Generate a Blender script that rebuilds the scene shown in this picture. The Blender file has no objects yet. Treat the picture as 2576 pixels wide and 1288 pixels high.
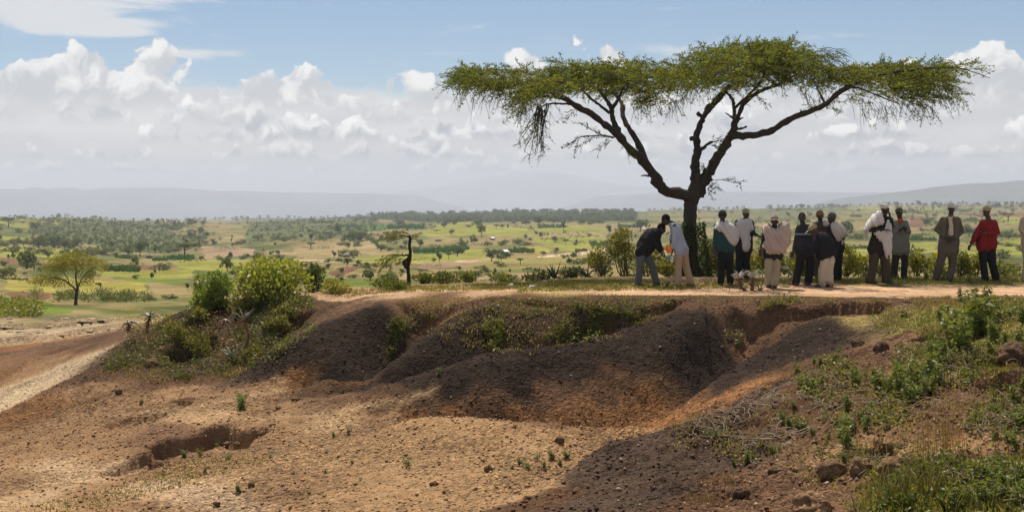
import bpy, math, random
import numpy as np
from mathutils import Vector
rng = np.random.default_rng(11)
random.seed(11)
SC = bpy.context.scene
COL = SC.collection
# ------------------------------------------------------------------ camera, world, sun, exposure
F, CX, HY, CZ = 3539.0, 1288.0, 480.0, 2.05      # focal length, centre, horizon (in 2576-wide picture units), eye height
cam_d = bpy.data.cameras.new('camera')
cam_d.sensor_width = 36.0
cam_d.lens = 36.0 * F / 2576.0
cam_d.shift_y = -(644.0 - HY) / 2576.0
cam_d.clip_start = 0.3
cam_d.clip_end = 60000.0
cam = bpy.data.objects.new('camera', cam_d)
COL.objects.link(cam)
cam.location = (0, 0, CZ)
cam.rotation_euler = (math.radians(90), 0, 0)
SC.camera = cam
SC.view_settings.view_transform = 'Standard'
SC.view_settings.look = 'None'
SC.view_settings.exposure = 0.32
SC.view_settings.gamma = 1.0
SC.cycles.use_denoising = True
SC.cycles.max_bounces = 6
SC.cycles.diffuse_bounces = 3
SC.cycles.transparent_max_bounces = 6
SC.cycles.volume_bounces = 0
SC.cycles.sample_clamp_indirect = 4.0
SUN_EL, SUN_AZ = math.radians(61), math.radians(-14)
sun_d = bpy.data.lights.new('sun', 'SUN')
sun_d.energy = 4.9
sun_d.angle = math.radians(0.5)
sun_d.color = (1.0, 0.905, 0.765)
sun = bpy.data.objects.new('sun', sun_d)
COL.objects.link(sun)
sdir = Vector((math.sin(SUN_AZ) * math.cos(SUN_EL), math.cos(SUN_AZ) * math.cos(SUN_EL), math.sin(SUN_EL)))
sun.rotation_euler = (-sdir).to_track_quat('-Z', 'Y').to_euler()
sun.location = sdir * 60

class NT:
    """small helper around a node tree"""
    def __init__(s, nt):
        s.t = nt
        s.L = nt.links
    def n(s, typ, **kw):
        d = s.t.nodes.new(typ)
        for k, v in kw.items():
            setattr(d, k, v)
        return d
    def put(s, sock, v):
        if isinstance(v, (int, float)):
            if sock.type in ('VECTOR', 'RGBA'):
                sock.default_value = (v, v, v, 1) if sock.type == 'RGBA' else (v, v, v)
            else:
                sock.default_value = v
        elif isinstance(v, (tuple, list)):
            if sock.type == 'RGBA' and len(v) == 3:
                v = (*v, 1)
            sock.default_value = v
        else:
            s.L.new(v, sock)
    def m(s, op, a, b=None, c=None, clamp=False):
        d = s.n('ShaderNodeMath', operation=op, use_clamp=clamp)
        for i, v in enumerate((a, b, c)):
            if v is not None:
                s.put(d.inputs[i], v)
        return d.outputs[0]
    def vm(s, op, a, b=None):
        d = s.n('ShaderNodeVectorMath', operation=op)
        s.put(d.inputs[0], a)
        if b is not None:
            s.put(d.inputs[1], b)
        return d.outputs[1] if op in ('LENGTH', 'DOT_PRODUCT') else d.outputs[0]
    def smooth(s, v, lo, hi, to0=0.0, to1=1.0):
        d = s.n('ShaderNodeMapRange', interpolation_type='SMOOTHSTEP')
        for i, x in enumerate((v, lo, hi, to0, to1)):
            s.put(d.inputs[i], x)
        return d.outputs[0]
    def mix(s, f, a, b, blend='MIX'):
        d = s.n('ShaderNodeMix', data_type='RGBA', blend_type=blend)
        s.put(d.inputs[0], f)
        s.put(d.inputs[6], a)
        s.put(d.inputs[7], b)
        return d.outputs[2]
    def comb(s, x, y, z=0.0):
        d = s.n('ShaderNodeCombineXYZ')
        for i, v in enumerate((x, y, z)):
            s.put(d.inputs[i], v)
        return d.outputs[0]
    def noise(s, vec, scale, detail=4, rough=0.5, dist=0.0, dim='3D'):
        d = s.n('ShaderNodeTexNoise', noise_dimensions=dim)
        if vec is not None:
            s.L.new(vec, d.inputs['Vector'])
        d.inputs['Scale'].default_value = scale
        d.inputs['Detail'].default_value = detail
        d.inputs['Roughness'].default_value = rough
        d.inputs['Distortion'].default_value = dist
        return d.outputs['Fac']

def cloud_group():
    """cloud density as a function of sky direction; direction is (azimuth, elevation) in units of 100/F radians"""
    g = bpy.data.node_groups.new('cloud_density', 'ShaderNodeTree')
    g.interface.new_socket('Dir', in_out='INPUT', socket_type='NodeSocketVector')
    g.interface.new_socket('Density', in_out='OUTPUT', socket_type='NodeSocketFloat')
    N = NT(g)
    gi = N.n('NodeGroupInput')
    go = N.n('NodeGroupOutput')
    v = gi.outputs[0]
    sep = N.n('ShaderNodeSeparateXYZ')
    N.L.new(v, sep.inputs[0])
    V = sep.outputs[1]
    # cauliflower warp
    wn = N.n('ShaderNodeTexNoise', noise_dimensions='2D')
    wn.inputs['Scale'].default_value = 1.3
    wn.inputs['Detail'].default_value = 5
    N.L.new(v, wn.inputs['Vector'])
    w = N.vm('SCALE', N.vm('SUBTRACT', wn.outputs['Color'], (0.5, 0.5, 0.5)))
    w.node.inputs['Scale'].default_value = 0.55
    p = N.vm('ADD', v, w)
    sp = N.n('ShaderNodeSeparateXYZ')
    N.L.new(p, sp.inputs[0])
    base = N.smooth(sp.outputs[1], 2.55, 3.45, 0.30, -0.42)
    tot = base
    blobs = [(330, 180, 200, 105, .55), (415, 140, 85, 60, .85), (250, 170, 90, 60, .3), (60, 205, 150, 75, .50), (230, 150, 110, 40, .35),
             (620, 170, 130, 42, -.42), (860, 228, 90, 20, -.22), (730, 172, 100, 40, .42), (890, 196, 90, 36, .40),
             (1045, 180, 75, 36, .45), (1150, 185, 60, 30, .30), (1325, 150, 85, 50, .95), (1525, 115, 95, 72, 1.15), (1440, 100, 26, 34, .8),
             (1600, 150, 130, 46, .42), (1800, 150, 160, 40, .2), (2110, 150, 300, 40, .42), (2425, 140, 60, 60, .9), (2520, 215, 130, 70, .58),
             (2400, 215, 120, 60, .35), (2300, 200, 200, 60, .25), (560, 120, 100, 14, -.1)]
    for (x, y, rx, ry, a) in blobs:
        d = N.vm('SUBTRACT', p, ((x - CX) / 100, (HY - y) / 100, 0))
        d = N.vm('MULTIPLY', d, (100 / rx, 100 / ry, 0))
        l = N.vm('LENGTH', d)
        b = N.smooth(l, 0.15, 1.45, a, 0.0)
        tot = N.m('ADD', tot, b)
    N.L.new(tot, go.inputs[0])
    return g

world = bpy.data.worlds.new('World')
SC.world = world
world.use_nodes = True
world.cycles.sampling_method = 'MANUAL'
world.cycles.sample_map_resolution = 512
W = NT(world.node_tree)
world.node_tree.nodes.clear()
sky = W.n('ShaderNodeTexSky', sky_type='NISHITA')
sky.sun_disc = False
sky.sun_elevation = SUN_EL
sky.sun_rotation = SUN_AZ
sky.altitude = 1800
sky.air_density = 1.0
sky.dust_density = 0.4
sky.ozone_density = 2.0
tc = W.n('ShaderNodeTexCoord')
sx = W.n('ShaderNodeSeparateXYZ')
W.L.new(tc.outputs['Generated'], sx.inputs[0])
az = W.m('MULTIPLY', W.m('ARCTAN2', sx.outputs[0], sx.outputs[1]), F / 100)
el = W.m('MULTIPLY', W.m('ARCSINE', sx.outputs[2]), F / 100)
dirv = W.comb(az, el, 0.0)
cg = cloud_group()
def dens(vec):
    d = W.n('ShaderNodeGroup')
    d.node_tree = cg
    W.L.new(vec, d.inputs[0])
    return d.outputs[0]
def cloud_row():
    """one row of cumulus: flat base, billowing top; returns cover and brightness"""
    g = bpy.data.node_groups.new('cloud_row', 'ShaderNodeTree')
    for nm, ty in (('Dir', 'NodeSocketVector'), ('Base', 'NodeSocketFloat'), ('Height', 'NodeSocketFloat'), ('Scale', 'NodeSocketFloat'), ('Seed', 'NodeSocketFloat'), ('Cover', 'NodeSocketFloat')):
        g.interface.new_socket(nm, in_out='INPUT', socket_type=ty)
    g.interface.new_socket('Alpha', in_out='OUTPUT', socket_type='NodeSocketFloat')
    g.interface.new_socket('Light', in_out='OUTPUT', socket_type='NodeSocketFloat')
    N = NT(g)
    gi = N.n('NodeGroupInput').outputs
    go = N.n('NodeGroupOutput')
    off = N.comb(N.m('MULTIPLY', gi[4], 7.3), N.m('MULTIPLY', gi[4], 3.1), gi[4])
    q = N.n('ShaderNodeVectorMath', operation='SCALE')
    N.L.new(gi[0], q.inputs[0])
    N.L.new(gi[3], q.inputs['Scale'])
    q = N.vm('ADD', q.outputs[0], off)
    wn = N.n('ShaderNodeTexNoise', noise_dimensions='2D')
    wn.inputs['Scale'].default_value = 1.7
    wn.inputs['Detail'].default_value = 6
    N.L.new(q, wn.inputs['Vector'])
    w = N.vm('SCALE', N.vm('SUBTRACT', wn.outputs['Color'], (.5, .5, .5)))
    w.node.inputs['Scale'].default_value = .55
    q = N.vm('ADD', q, w)
    def puff(vec):
        v = N.n('ShaderNodeTexVoronoi', feature='F1', voronoi_dimensions='2D')
        v.inputs['Scale'].default_value = 1.5
        v.inputs['Detail'].default_value = 3.0
        v.inputs['Roughness'].default_value = .55
        N.L.new(vec, v.inputs['Vector'])
        return N.m('SUBTRACT', .45, v.outputs['Distance'])
    p0 = puff(q)
    p1 = puff(N.vm('ADD', q, (-.10, .24, 0)))
    sp = N.n('ShaderNodeSeparateXYZ')
    N.L.new(gi[0], sp.inputs[0])
    big = N.noise(N.vm('MULTIPLY', q, (.38, .30, 1)), 1.0, 3, .5, 0, '2D')
    wob = N.m('MULTIPLY', N.m('SUBTRACT', N.noise(q, .7, 3, .5, 0, '2D'), .5), .25)
    t = N.m('DIVIDE', N.m('SUBTRACT', N.m('ADD', sp.outputs[1], wob), gi[1]), gi[2])
    dn = N.m('ADD', N.m('MULTIPLY', N.m('SUBTRACT', big, .5), 2.4), N.m('MULTIPLY', p0, .95))
    dn = N.m('ADD', dn, N.m('SUBTRACT', .42, N.m('MULTIPLY', t, .95)))
    dn = N.m('ADD', dn, gi[5])
    a = N.m('MULTIPLY', N.smooth(dn, .0, .26), N.smooth(t, -.30, .12))
    li = N.m('ADD', N.m('MULTIPLY', t, .75), N.m('MULTIPLY', N.m('SUBTRACT', p0, p1), 1.25))
    li = N.m('ADD', li, N.smooth(dn, .55, .0, 0.0, .28))
    N.L.new(a, go.inputs[0])
    N.L.new(N.smooth(li, -.05, .95), go.inputs[1])
    return g
cr = cloud_row()
ccol, alpha = None, None
rows = [(.42, .46, 1.1, 1, .26, 2.8), (.85, .68, .85, 3, .24, 2.6), (1.35, .95, .66, 4, .20, 2.2), (1.85, 1.15, .56, 5, .12, 1.7), (2.20, 1.55, .60, 6, None, 1.25)]
wash = W.smooth(el, 2.2, 3.15, 1.0, 0.0)
base_noise = W.noise(W.vm('MULTIPLY', dirv, (.30, .9, 1)), 1.0, 5, .55, 0, '2D')
c_low = W.mix(W.smooth(base_noise, .36, .66), (6.35, 6.2, 6.15), (5.3, 5.3, 5.35))
alpha = W.m('MULTIPLY', wash, W.smooth(W.m('ADD', base_noise, W.m('MULTIPLY', W.smooth(el, 1.6, 3.1, .5, -.25), 1.0)), .30, .62))
ccol = c_low
for (b_, h_, s_, sd_, cv_, st_) in rows:
    d = W.n('ShaderNodeGroup')
    d.node_tree = cr
    W.L.new(dirv, d.inputs[0])
    for k_, v_ in ((1, b_), (2, h_), (3, s_), (4, sd_)):
        d.inputs[k_].default_value = v_
    if cv_ is None:
        W.L.new(W.m('MULTIPLY', W.m('SUBTRACT', dens(dirv), .02), 1.25), d.inputs[5])
    else:
        d.inputs[5].default_value = cv_
    g_, w_ = (5.0, 5.08, 5.22), (7.5, 7.4, 7.25)
    g2, w2 = tuple(6.2 + (x - 6.2) * st_ for x in g_), tuple(6.2 + (x - 6.2) * st_ for x in w_)
    lum = W.mix(d.outputs[1], g2, w2)
    a_ = W.m('MULTIPLY', d.outputs[0], .95)
    ccol = W.mix(a_, ccol, lum)
    alpha = W.m('SUBTRACT', 1.0, W.m('MULTIPLY', W.m('SUBTRACT', 1.0, alpha), W.m('SUBTRACT', 1.0, a_)))
# thin high streaks
st = W.noise(W.vm('MULTIPLY', W.vm('ADD', dirv, (0, 9, 3)), (0.33, 2.2, 1)), 1.0, 7, 0.6, 0.6, '2D')
cir = None
for (x, y, rx, ry, a) in [(90, 38, 230, 48, .42), (235, 82, 200, 40, .42), (400, 12, 260, 40, .34), (150, 60, 330, 60, .22), (330, 95, 150, 26, .26), (480, 145, 200, 18, .34), (1100, 145, 160, 22, .20), (800, 128, 130, 12, .16),
                          (60, 120, 130, 30, .1), (1700, 125, 120, 20, .2), (2080, 105, 120, 18, .2), (430, 70, 160, 12, .12), (1150, 110, 60, 10, .14), (2200, 92, 40, 8, .12)]:
    d = W.vm('MULTIPLY', W.vm('SUBTRACT', dirv, ((x - CX) / 100, (HY - y) / 100, 0)), (100 / rx, 100 / ry, 0))
    b = W.smooth(W.vm('LENGTH', d), 0.0, 1.2, a, 0.0)
    cir = b if cir is None else W.m('ADD', cir, b)
cir = W.smooth(W.m('ADD', cir, W.m('MULTIPLY', W.m('SUBTRACT', st, 0.5), 0.9)), 0.08, 0.42, 0.0, 0.85)
cir = W.m('MULTIPLY', cir, W.smooth(el, 2.9, 3.3))
# rows fade with height; unseen overhead cloud added to whiten the fill light
hi = W.smooth(el, 6.0, 12.0, 1.0, 0.0)
fill_cloud_n = W.noise(tc.outputs['Generated'], 3.0, 6, 0.55)
alpha = W.m('MAXIMUM', W.m('MULTIPLY', alpha, hi), W.smooth(fill_cloud_n, 0.40, 0.58, 0.0, W.m('SUBTRACT', 0.85, W.m('MULTIPLY', hi, .85))))
skyc = W.mix(1.0, sky.outputs[0], (0.65, 0.655, 0.665), 'MULTIPLY')
c1 = W.mix(cir, skyc, (6.2, 6.25, 6.3))
c2 = W.mix(alpha, c1, ccol)
low = W.smooth(el, 0.1, 1.9, 0.72, 0.0)
c3 = W.mix(low, c2, (4.75, 4.65, 4.65))
bg = W.n('ShaderNodeBackground')
W.L.new(c3, bg.inputs[0])
bg.inputs[1].default_value = 0.1
wo = W.n('ShaderNodeOutputWorld')
W.L.new(bg.outputs[0], wo.inputs[0])

# ------------------------------------------------------------------ helpers
def P3(X, Y, d):
    return np.array([(X - CX) / F * d, d, CZ + (HY - Y) / F * d])

def tag(o, label=None, cat=None, group=None, kind=None):
    if label: o['label'] = label
    if cat: o['category'] = cat
    if group: o['group'] = group
    if kind: o['kind'] = kind
    return o

def empty(name, loc=(0, 0, 0), rz=0.0):
    o = bpy.data.objects.new(name, None)
    o.empty_display_size = 0.2
    o.location = loc
    o.rotation_euler = (0, 0, rz)
    COL.objects.link(o)
    return o

def link(name, me, parent=None):
    o = bpy.data.objects.new(name, me)
    COL.objects.link(o)
    if parent is not None:
        o.parent = parent
    return o

def mesh_np(name, V, faces, mats, col=None, smooth=False, extra=None):
    """faces: list of int arrays (n,k)"""
    me = bpy.data.meshes.new(name)
    V = np.asarray(V, dtype=np.float32)
    faces = [np.asarray(f, dtype=np.int32) for f in faces if len(f)]
    me.vertices.add(len(V))
    me.vertices.foreach_set('co', V.ravel())
    flat = np.concatenate([f.ravel() for f in faces])
    tot = np.concatenate([np.full(len(f), f.shape[1], np.int32) for f in faces])
    start = np.concatenate([[0], np.cumsum(tot)[:-1]]).astype(np.int32)
    me.loops.add(len(flat))
    me.loops.foreach_set('vertex_index', flat)
    me.polygons.add(len(tot))
    me.polygons.foreach_set('loop_start', start)
    if smooth:
        me.polygons.foreach_set('use_smooth', np.ones(len(tot), bool))
    if col is not None:
        a = me.color_attributes.new('Col', 'FLOAT_COLOR', 'POINT')
        c = np.ones((len(V), 4), np.float32)
        c[:, :3] = col
        a.data.foreach_set('color', c.ravel())
    me.update(calc_edges=True)
    for m in (mats if isinstance(mats, (list, tuple)) else [mats]):
        me.materials.append(m)
    return me

class MB:
    """collects tubes, leaves and raw faces into one mesh"""
    def __init__(s):
        s.V, s.F3, s.F4, s.C, s.n = [], [], [], [], 0
    def raw(s, V, F, col=(1, 1, 1)):
        V = np.asarray(V, float)
        F = np.asarray(F, int)
        if len(F):
            (s.F3 if F.shape[1] == 3 else s.F4).append(F + s.n)
        s.V.append(V)
        c = np.empty((len(V), 3))
        c[:] = col
        s.C.append(c)
        s.n += len(V)
    def tube(s, pts, rad, n=8, col=(1, 1, 1), cap=True, lump=0.0):
        pts = np.asarray(pts, float)
        rad = np.asarray(rad, float) * np.ones(len(pts))
        T = np.gradient(pts, axis=0)
        T /= np.linalg.norm(T, axis=1)[:, None] + 1e-9
        up = np.array([0.13, 0.21, 0.97]) if abs(T[0, 2]) < 0.9 else np.array([0.95, 0.2, 0.1])
        V = []
        a = np.arange(n) / n * 2 * np.pi
        u = None
        for i in range(len(pts)):
            t = T[i]
            if u is None:
                u = np.cross(up, t)
            else:
                u = u - t * np.dot(u, t)
            u /= np.linalg.norm(u) + 1e-9
            w = np.cross(t, u)
            r = rad[i] * (1 + (lump * rng.normal(size=n) if lump else 0))
            V.append(pts[i] + (np.cos(a) * r)[:, None] * u + (np.sin(a) * r)[:, None] * w)
        V = np.concatenate(V)
        m = len(pts)
        i = np.arange(m - 1)[:, None] * n
        j = np.arange(n)[None, :]
        k = (np.arange(n) + 1)[None, :] % n
        Fq = np.stack([i + j, i + k, i + n + k, i + n + j], -1).reshape(-1, 4)
        if cap and n > 3:
            V = np.concatenate([V, pts[:1] - T[:1] * rad[0] * .3, pts[-1:] + T[-1:] * rad[-1] * .5])
            c0, c1 = m * n, m * n + 1
            f0 = np.stack([np.full(n, c0), (np.arange(n) + 1) % n, np.arange(n)], -1)
            f1 = np.stack([np.full(n, c1), (m - 1) * n + np.arange(n), (m - 1) * n + (np.arange(n) + 1) % n], -1)
            s.raw(V, Fq, col)
            s.F3.append(np.concatenate([f0, f1]) + s.n - len(V))
        else:
            s.raw(V, Fq, col)
    def leaves(s, P, D, Ln, Wd, col, bend=0.25, roll=None):
        """diamond leaves with a fold: P base, D direction, Ln length, Wd width; col (n,3)"""
        P = np.asarray(P, float)
        n = len(P)
        if n == 0:
            return
        D = D / (np.linalg.norm(D, axis=1)[:, None] + 1e-9)
        R = rng.normal(size=(n, 3)) * (1.0 if roll is None else roll) + (0 if roll is None else np.array([0, 0, 1.0]))
        S = np.cross(D, R)
        S /= np.linalg.norm(S, axis=1)[:, None] + 1e-9
        Nn = np.cross(S, D)
        Ln = (np.asarray(Ln) * np.ones(n))[:, None]
        Wd = (np.asarray(Wd) * np.ones(n))[:, None]
        mid = P + D * Ln * .45 + Nn * Ln * bend * .3
        tip = P + D * Ln - Nn * Ln * bend * .3
        V = np.stack([P, mid + S * Wd * .5, tip, mid - S * Wd * .5], 1).reshape(-1, 3)
        Fq = np.arange(n * 4).reshape(n, 4)
        s.raw(V, Fq, np.repeat(np.asarray(col) * np.ones((n, 3)), 4, axis=0))
    def mesh(s, name, mat, smooth=False):
        fs = []
        if s.F4: fs.append(np.concatenate(s.F4))
        if s.F3: fs.append(np.concatenate(s.F3))
        return mesh_np(name, np.concatenate(s.V), fs, mat, np.concatenate(s.C), smooth)
    def build(s, name, mat, parent=None, smooth=False):
        return link(name, s.mesh(name, mat, smooth), parent)

def copy_tree(o, parent=None):
    c = o.copy()
    COL.objects.link(c)
    if parent is not None:
        c.parent = parent
    for ch in o.children:
        copy_tree(ch, c)
    return c

def hash2(ix, iy, seed):
    h = (ix.astype(np.int64) * 374761393 + iy.astype(np.int64) * 668265263 + seed * 1442695041) & 0x7fffffff
    h = ((h ^ (h >> 13)) * 1274126177) & 0x7fffffff
    return ((h ^ (h >> 16)) & 0xffff) / 65535.0

def vnoise(x, y, seed=0):
    ix, iy = np.floor(x), np.floor(y)
    fx, fy = x - ix, y - iy
    fx = fx * fx * fx * (fx * (fx * 6 - 15) + 10)
    fy = fy * fy * fy * (fy * (fy * 6 - 15) + 10)
    a, b = hash2(ix, iy, seed), hash2(ix + 1, iy, seed)
    c, d = hash2(ix, iy + 1, seed), hash2(ix + 1, iy + 1, seed)
    return (a + (b - a) * fx) * (1 - fy) + (c + (d - c) * fx) * fy

def fbm(x, y, seed=0, octv=4, rough=0.5):
    r, a, t = 0.0, 1.0, 0.0
    for o in range(octv):
        r = r + a * vnoise(x * 2 ** o + 17.3 * o, y * 2 ** o - 9.1 * o, seed + o)
        t += a
        a *= rough
    return r / t - 0.5

def in_poly(px, py, poly):
    ins = np.zeros(px.shape, bool)
    n = len(poly)
    for i in range(n):
        x1, y1 = poly[i]
        x2, y2 = poly[(i + 1) % n]
        if y1 == y2:
            continue
        c = ((y1 > py) != (y2 > py)) & (px < (x2 - x1) * (py - y1) / (y2 - y1) + x1)
        ins ^= c
    return ins

def sstep(a, b, t):
    t = np.clip((t - a) / (b - a), 0, 1)
    return t * t * (3 - 2 * t)

def curve(pts, n):
    """smooth resample of a polyline (Catmull-Rom), any dimension"""
    p = np.asarray(pts, float)
    p = np.concatenate([2 * p[:1] - p[1:2], p, 2 * p[-1:] - p[-2:-1]])
    m = len(p) - 3
    t = np.linspace(0, m - 1e-6, n)
    i = np.floor(t).astype(int)
    f = (t - i)[:, None]
    a, b, c, d = p[i], p[i + 1], p[i + 2], p[i + 3]
    return 0.5 * (2 * b + (c - a) * f + (2 * a - 5 * b + 4 * c - d) * f ** 2 + (3 * b - a - 3 * c + d) * f ** 3)
# ------------------------------------------------------------------ materials
def new_mat(name):
    m = bpy.data.materials.new(name)
    m.use_nodes = True
    N = NT(m.node_tree)
    b = m.node_tree.nodes['Principled BSDF']
    return m, N, b

def attr_col(N):
    a = N.n('ShaderNodeAttribute', attribute_name='Col')
    return a.outputs['Color']

def obj_co(N):
    return N.n('ShaderNodeTexCoord').outputs['Object']

def mat_ground():
    m, N, b = new_mat('soil')
    co = obj_co(N)
    c = attr_col(N)
    n_big = N.noise(co, 1.3, 5, 0.6)
    n_mid = N.noise(co, 9.0, 6, 0.65)
    n_fine = N.noise(co, 55.0, 3, 0.6)
    vor = N.n('ShaderNodeTexVoronoi')
    N.L.new(co, vor.inputs['Vector'])
    vor.inputs['Scale'].default_value = 21.0
    vor.inputs['Randomness'].default_value = 1.0
    k = N.m('ADD', N.m('ADD', N.m('MULTIPLY', n_big, 0.55), N.m('MULTIPLY', n_mid, 0.75)), N.m('MULTIPLY', n_fine, 0.75))
    k = N.m('ADD', N.m('MULTIPLY', N.m('SUBTRACT', k, 1.02), 2.5), 1.0)
    k = N.m('MAXIMUM', k, 0.25)
    vs = N.n('ShaderNodeSeparateColor')
    N.L.new(vor.outputs['Color'], vs.inputs[0])
    k = N.m('MULTIPLY', k, N.m('ADD', 0.58, N.m('MULTIPLY', vs.outputs[0], 0.84)))
    # packed dusty stretches between the rough crumbly ones
    msk = N.smooth(N.noise(co, .42, 4, .6), .38, .60, .38, 1.0)
    k = N.m('ADD', 1.0, N.m('MULTIPLY', N.m('SUBTRACT', k, 1.0), msk))
    out = N.vm('SCALE', c)
    N.L.new(k, out.node.inputs['Scale'])
    N.L.new(out, b.inputs['Base Color'])
    b.inputs['Roughness'].default_value = 0.95
    b.inputs['Specular IOR Level'].default_value = 0.12
    h = N.m('ADD', N.m('MULTIPLY', n_mid, 0.13), N.m('ADD', N.m('MULTIPLY', n_fine, 0.045), N.m('MULTIPLY', vor.outputs['Distance'], -0.06)))
    bp = N.n('ShaderNodeBump')
    bp.inputs['Strength'].default_value = 0.9
    h = N.m('MULTIPLY', h, msk)
    bp.inputs['Distance'].default_value = 1.0
    N.L.new(h, bp.inputs['Height'])
    N.L.new(bp.outputs[0], b.inputs['Normal'])
    return m

def mat_path():
    m, N, b = new_mat('trodden_earth')
    co = obj_co(N)
    c = attr_col(N)
    k = N.m('ADD', N.m('MULTIPLY', N.noise(co, 1.1, 6, 0.62), 0.8), N.m('MULTIPLY', N.noise(co, 16.0, 4, 0.6), 0.7))
    k = N.m('MAXIMUM', N.m('ADD', N.m('MULTIPLY', N.m('SUBTRACT', k, 0.75), 1.9), 1.0), 0.4)
    out = N.vm('SCALE', c)
    N.L.new(k, out.node.inputs['Scale'])
    N.L.new(out, b.inputs['Base Color'])
    b.inputs['Roughness'].default_value = 0.95
    b.inputs['Specular IOR Level'].default_value = 0.12
    bp = N.n('ShaderNodeBump')
    bp.inputs['Strength'].default_value = 0.6
    bp.inputs['Distance'].default_value = 1.0
    N.L.new(N.m('MULTIPLY', N.noise(co, 12.0, 6, 0.65), 0.06), bp.inputs['Height'])
    N.L.new(bp.outputs[0], b.inputs['Normal'])
    return m

def mat_valley():
    m, N, b = new_mat('valley_land')
    co = obj_co(N)
    c = attr_col(N)
    k = N.m('ADD', N.m('MULTIPLY', N.noise(co, 0.02, 6, 0.6), 0.7), N.m('MULTIPLY', N.noise(co, 0.17, 5, 0.65), 0.8))
    k = N.m('MAXIMUM', N.m('ADD', N.m('MULTIPLY', N.m('SUBTRACT', k, 0.75), 1.7), 1.0), 0.3)
    out = N.vm('SCALE', c)
    N.L.new(k, out.node.inputs['Scale'])
    N.L.new(out, b.inputs['Base Color'])
    b.inputs['Roughness'].default_value = 1.0
    b.inputs['Specular IOR Level'].default_value = 0.0
    return m

def mat_leaf(name, trans=0.45, rough=0.6, spec=0.25, tint=(1.25, 1.25, 0.6)):
    m, N, b = new_mat(name)
    c = attr_col(N)
    N.L.new(c, b.inputs['Base Color'])
    b.inputs['Roughness'].default_value = rough
    b.inputs['Specular IOR Level'].default_value = spec
    t = N.n('ShaderNodeBsdfTranslucent')
    N.L.new(N.mix(1.0, c, tint, 'MULTIPLY'), t.inputs[0])
    mx = N.n('ShaderNodeMixShader')
    mx.inputs[0].default_value = trans
    N.L.new(b.outputs[0], mx.inputs[1])
    N.L.new(t.outputs[0], mx.inputs[2])
    o = [x for x in m.node_tree.nodes if x.type == 'OUTPUT_MATERIAL'][0]
    N.L.new(mx.outputs[0], o.inputs[0])
    return m

def mat_bark(name, scale=9.0, strength=0.8):
    m, N, b = new_mat(name)
    co = obj_co(N)
    c = attr_col(N)
    st = N.vm('MULTIPLY', co, (1, 1, 0.3))
    n = N.noise(st, scale, 6, 0.65)
    out = N.vm('SCALE', c)
    N.L.new(N.m('ADD', 0.45, N.m('MULTIPLY', n, 1.1)), out.node.inputs['Scale'])
    N.L.new(out, b.inputs['Base Color'])
    b.inputs['Roughness'].default_value = 0.95
    b.inputs['Specular IOR Level'].default_value = 0.15
    bp = N.n('ShaderNodeBump')
    bp.inputs['Strength'].default_value = strength
    bp.inputs['Distance'].default_value = 0.06
    N.L.new(n, bp.inputs['Height'])
    N.L.new(bp.outputs[0], b.inputs['Normal'])
    return m

_fab = {}
def mat_fabric(name, col, rough=0.9, stripes=None, fold=0.5, trans=0.0):
    if name in _fab:
        return _fab[name]
    m, N, b = new_mat(name)
    co = obj_co(N)
    n = N.noise(co, 7.0, 5, 0.6)
    n2 = N.noise(co, 60.0, 2, 0.5)
    base = N.mix(N.m('MULTIPLY', n, 0.5), col, tuple(x * 0.62 for x in col))
    if stripes:
        sp = N.n('ShaderNodeSeparateXYZ')
        N.L.new(co, sp.inputs[0])
        for (z0, z1, sc) in stripes:
            f = N.m('MULTIPLY', N.m('GREATER_THAN', sp.outputs[2], z0), N.m('LESS_THAN', sp.outputs[2], z1))
            base = N.mix(f, base, sc)
    N.L.new(base, b.inputs['Base Color'])
    b.inputs['Roughness'].default_value = rough
    b.inputs['Specular IOR Level'].default_value = 0.15
    bp = N.n('ShaderNodeBump')
    bp.inputs['Strength'].default_value = fold
    bp.inputs['Distance'].default_value = 0.016
    N.L.new(N.m('ADD', n, N.m('MULTIPLY', n2, 0.15)), bp.inputs['Height'])
    N.L.new(bp.outputs[0], b.inputs['Normal'])
    if trans:
        t = N.n('ShaderNodeBsdfTranslucent')
        N.L.new(base, t.inputs[0])
        mx = N.n('ShaderNodeMixShader')
        mx.inputs[0].default_value = trans
        N.L.new(b.outputs[0], mx.inputs[1])
        N.L.new(t.outputs[0], mx.inputs[2])
        o = [x for x in m.node_tree.nodes if x.type == 'OUTPUT_MATERIAL'][0]
        N.L.new(mx.outputs[0], o.inputs[0])
    _fab[name] = m
    return m

def mat_plain(name, col, rough=0.6, spec=0.3, var=0.35, scale=12.0, trans=0.0):
    m, N, b = new_mat(name)
    co = obj_co(N)
    n = N.noise(co, scale, 4, 0.6)
    N.L.new(N.mix(n, tuple(x * (1 - var) for x in col), tuple(min(1, x * (1 + var)) for x in col)), b.inputs['Base Color'])
    b.inputs['Roughness'].default_value = rough
    b.inputs['Specular IOR Level'].default_value = spec
    if trans:
        b.inputs['Transmission Weight'].default_value = trans
    return m

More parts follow.
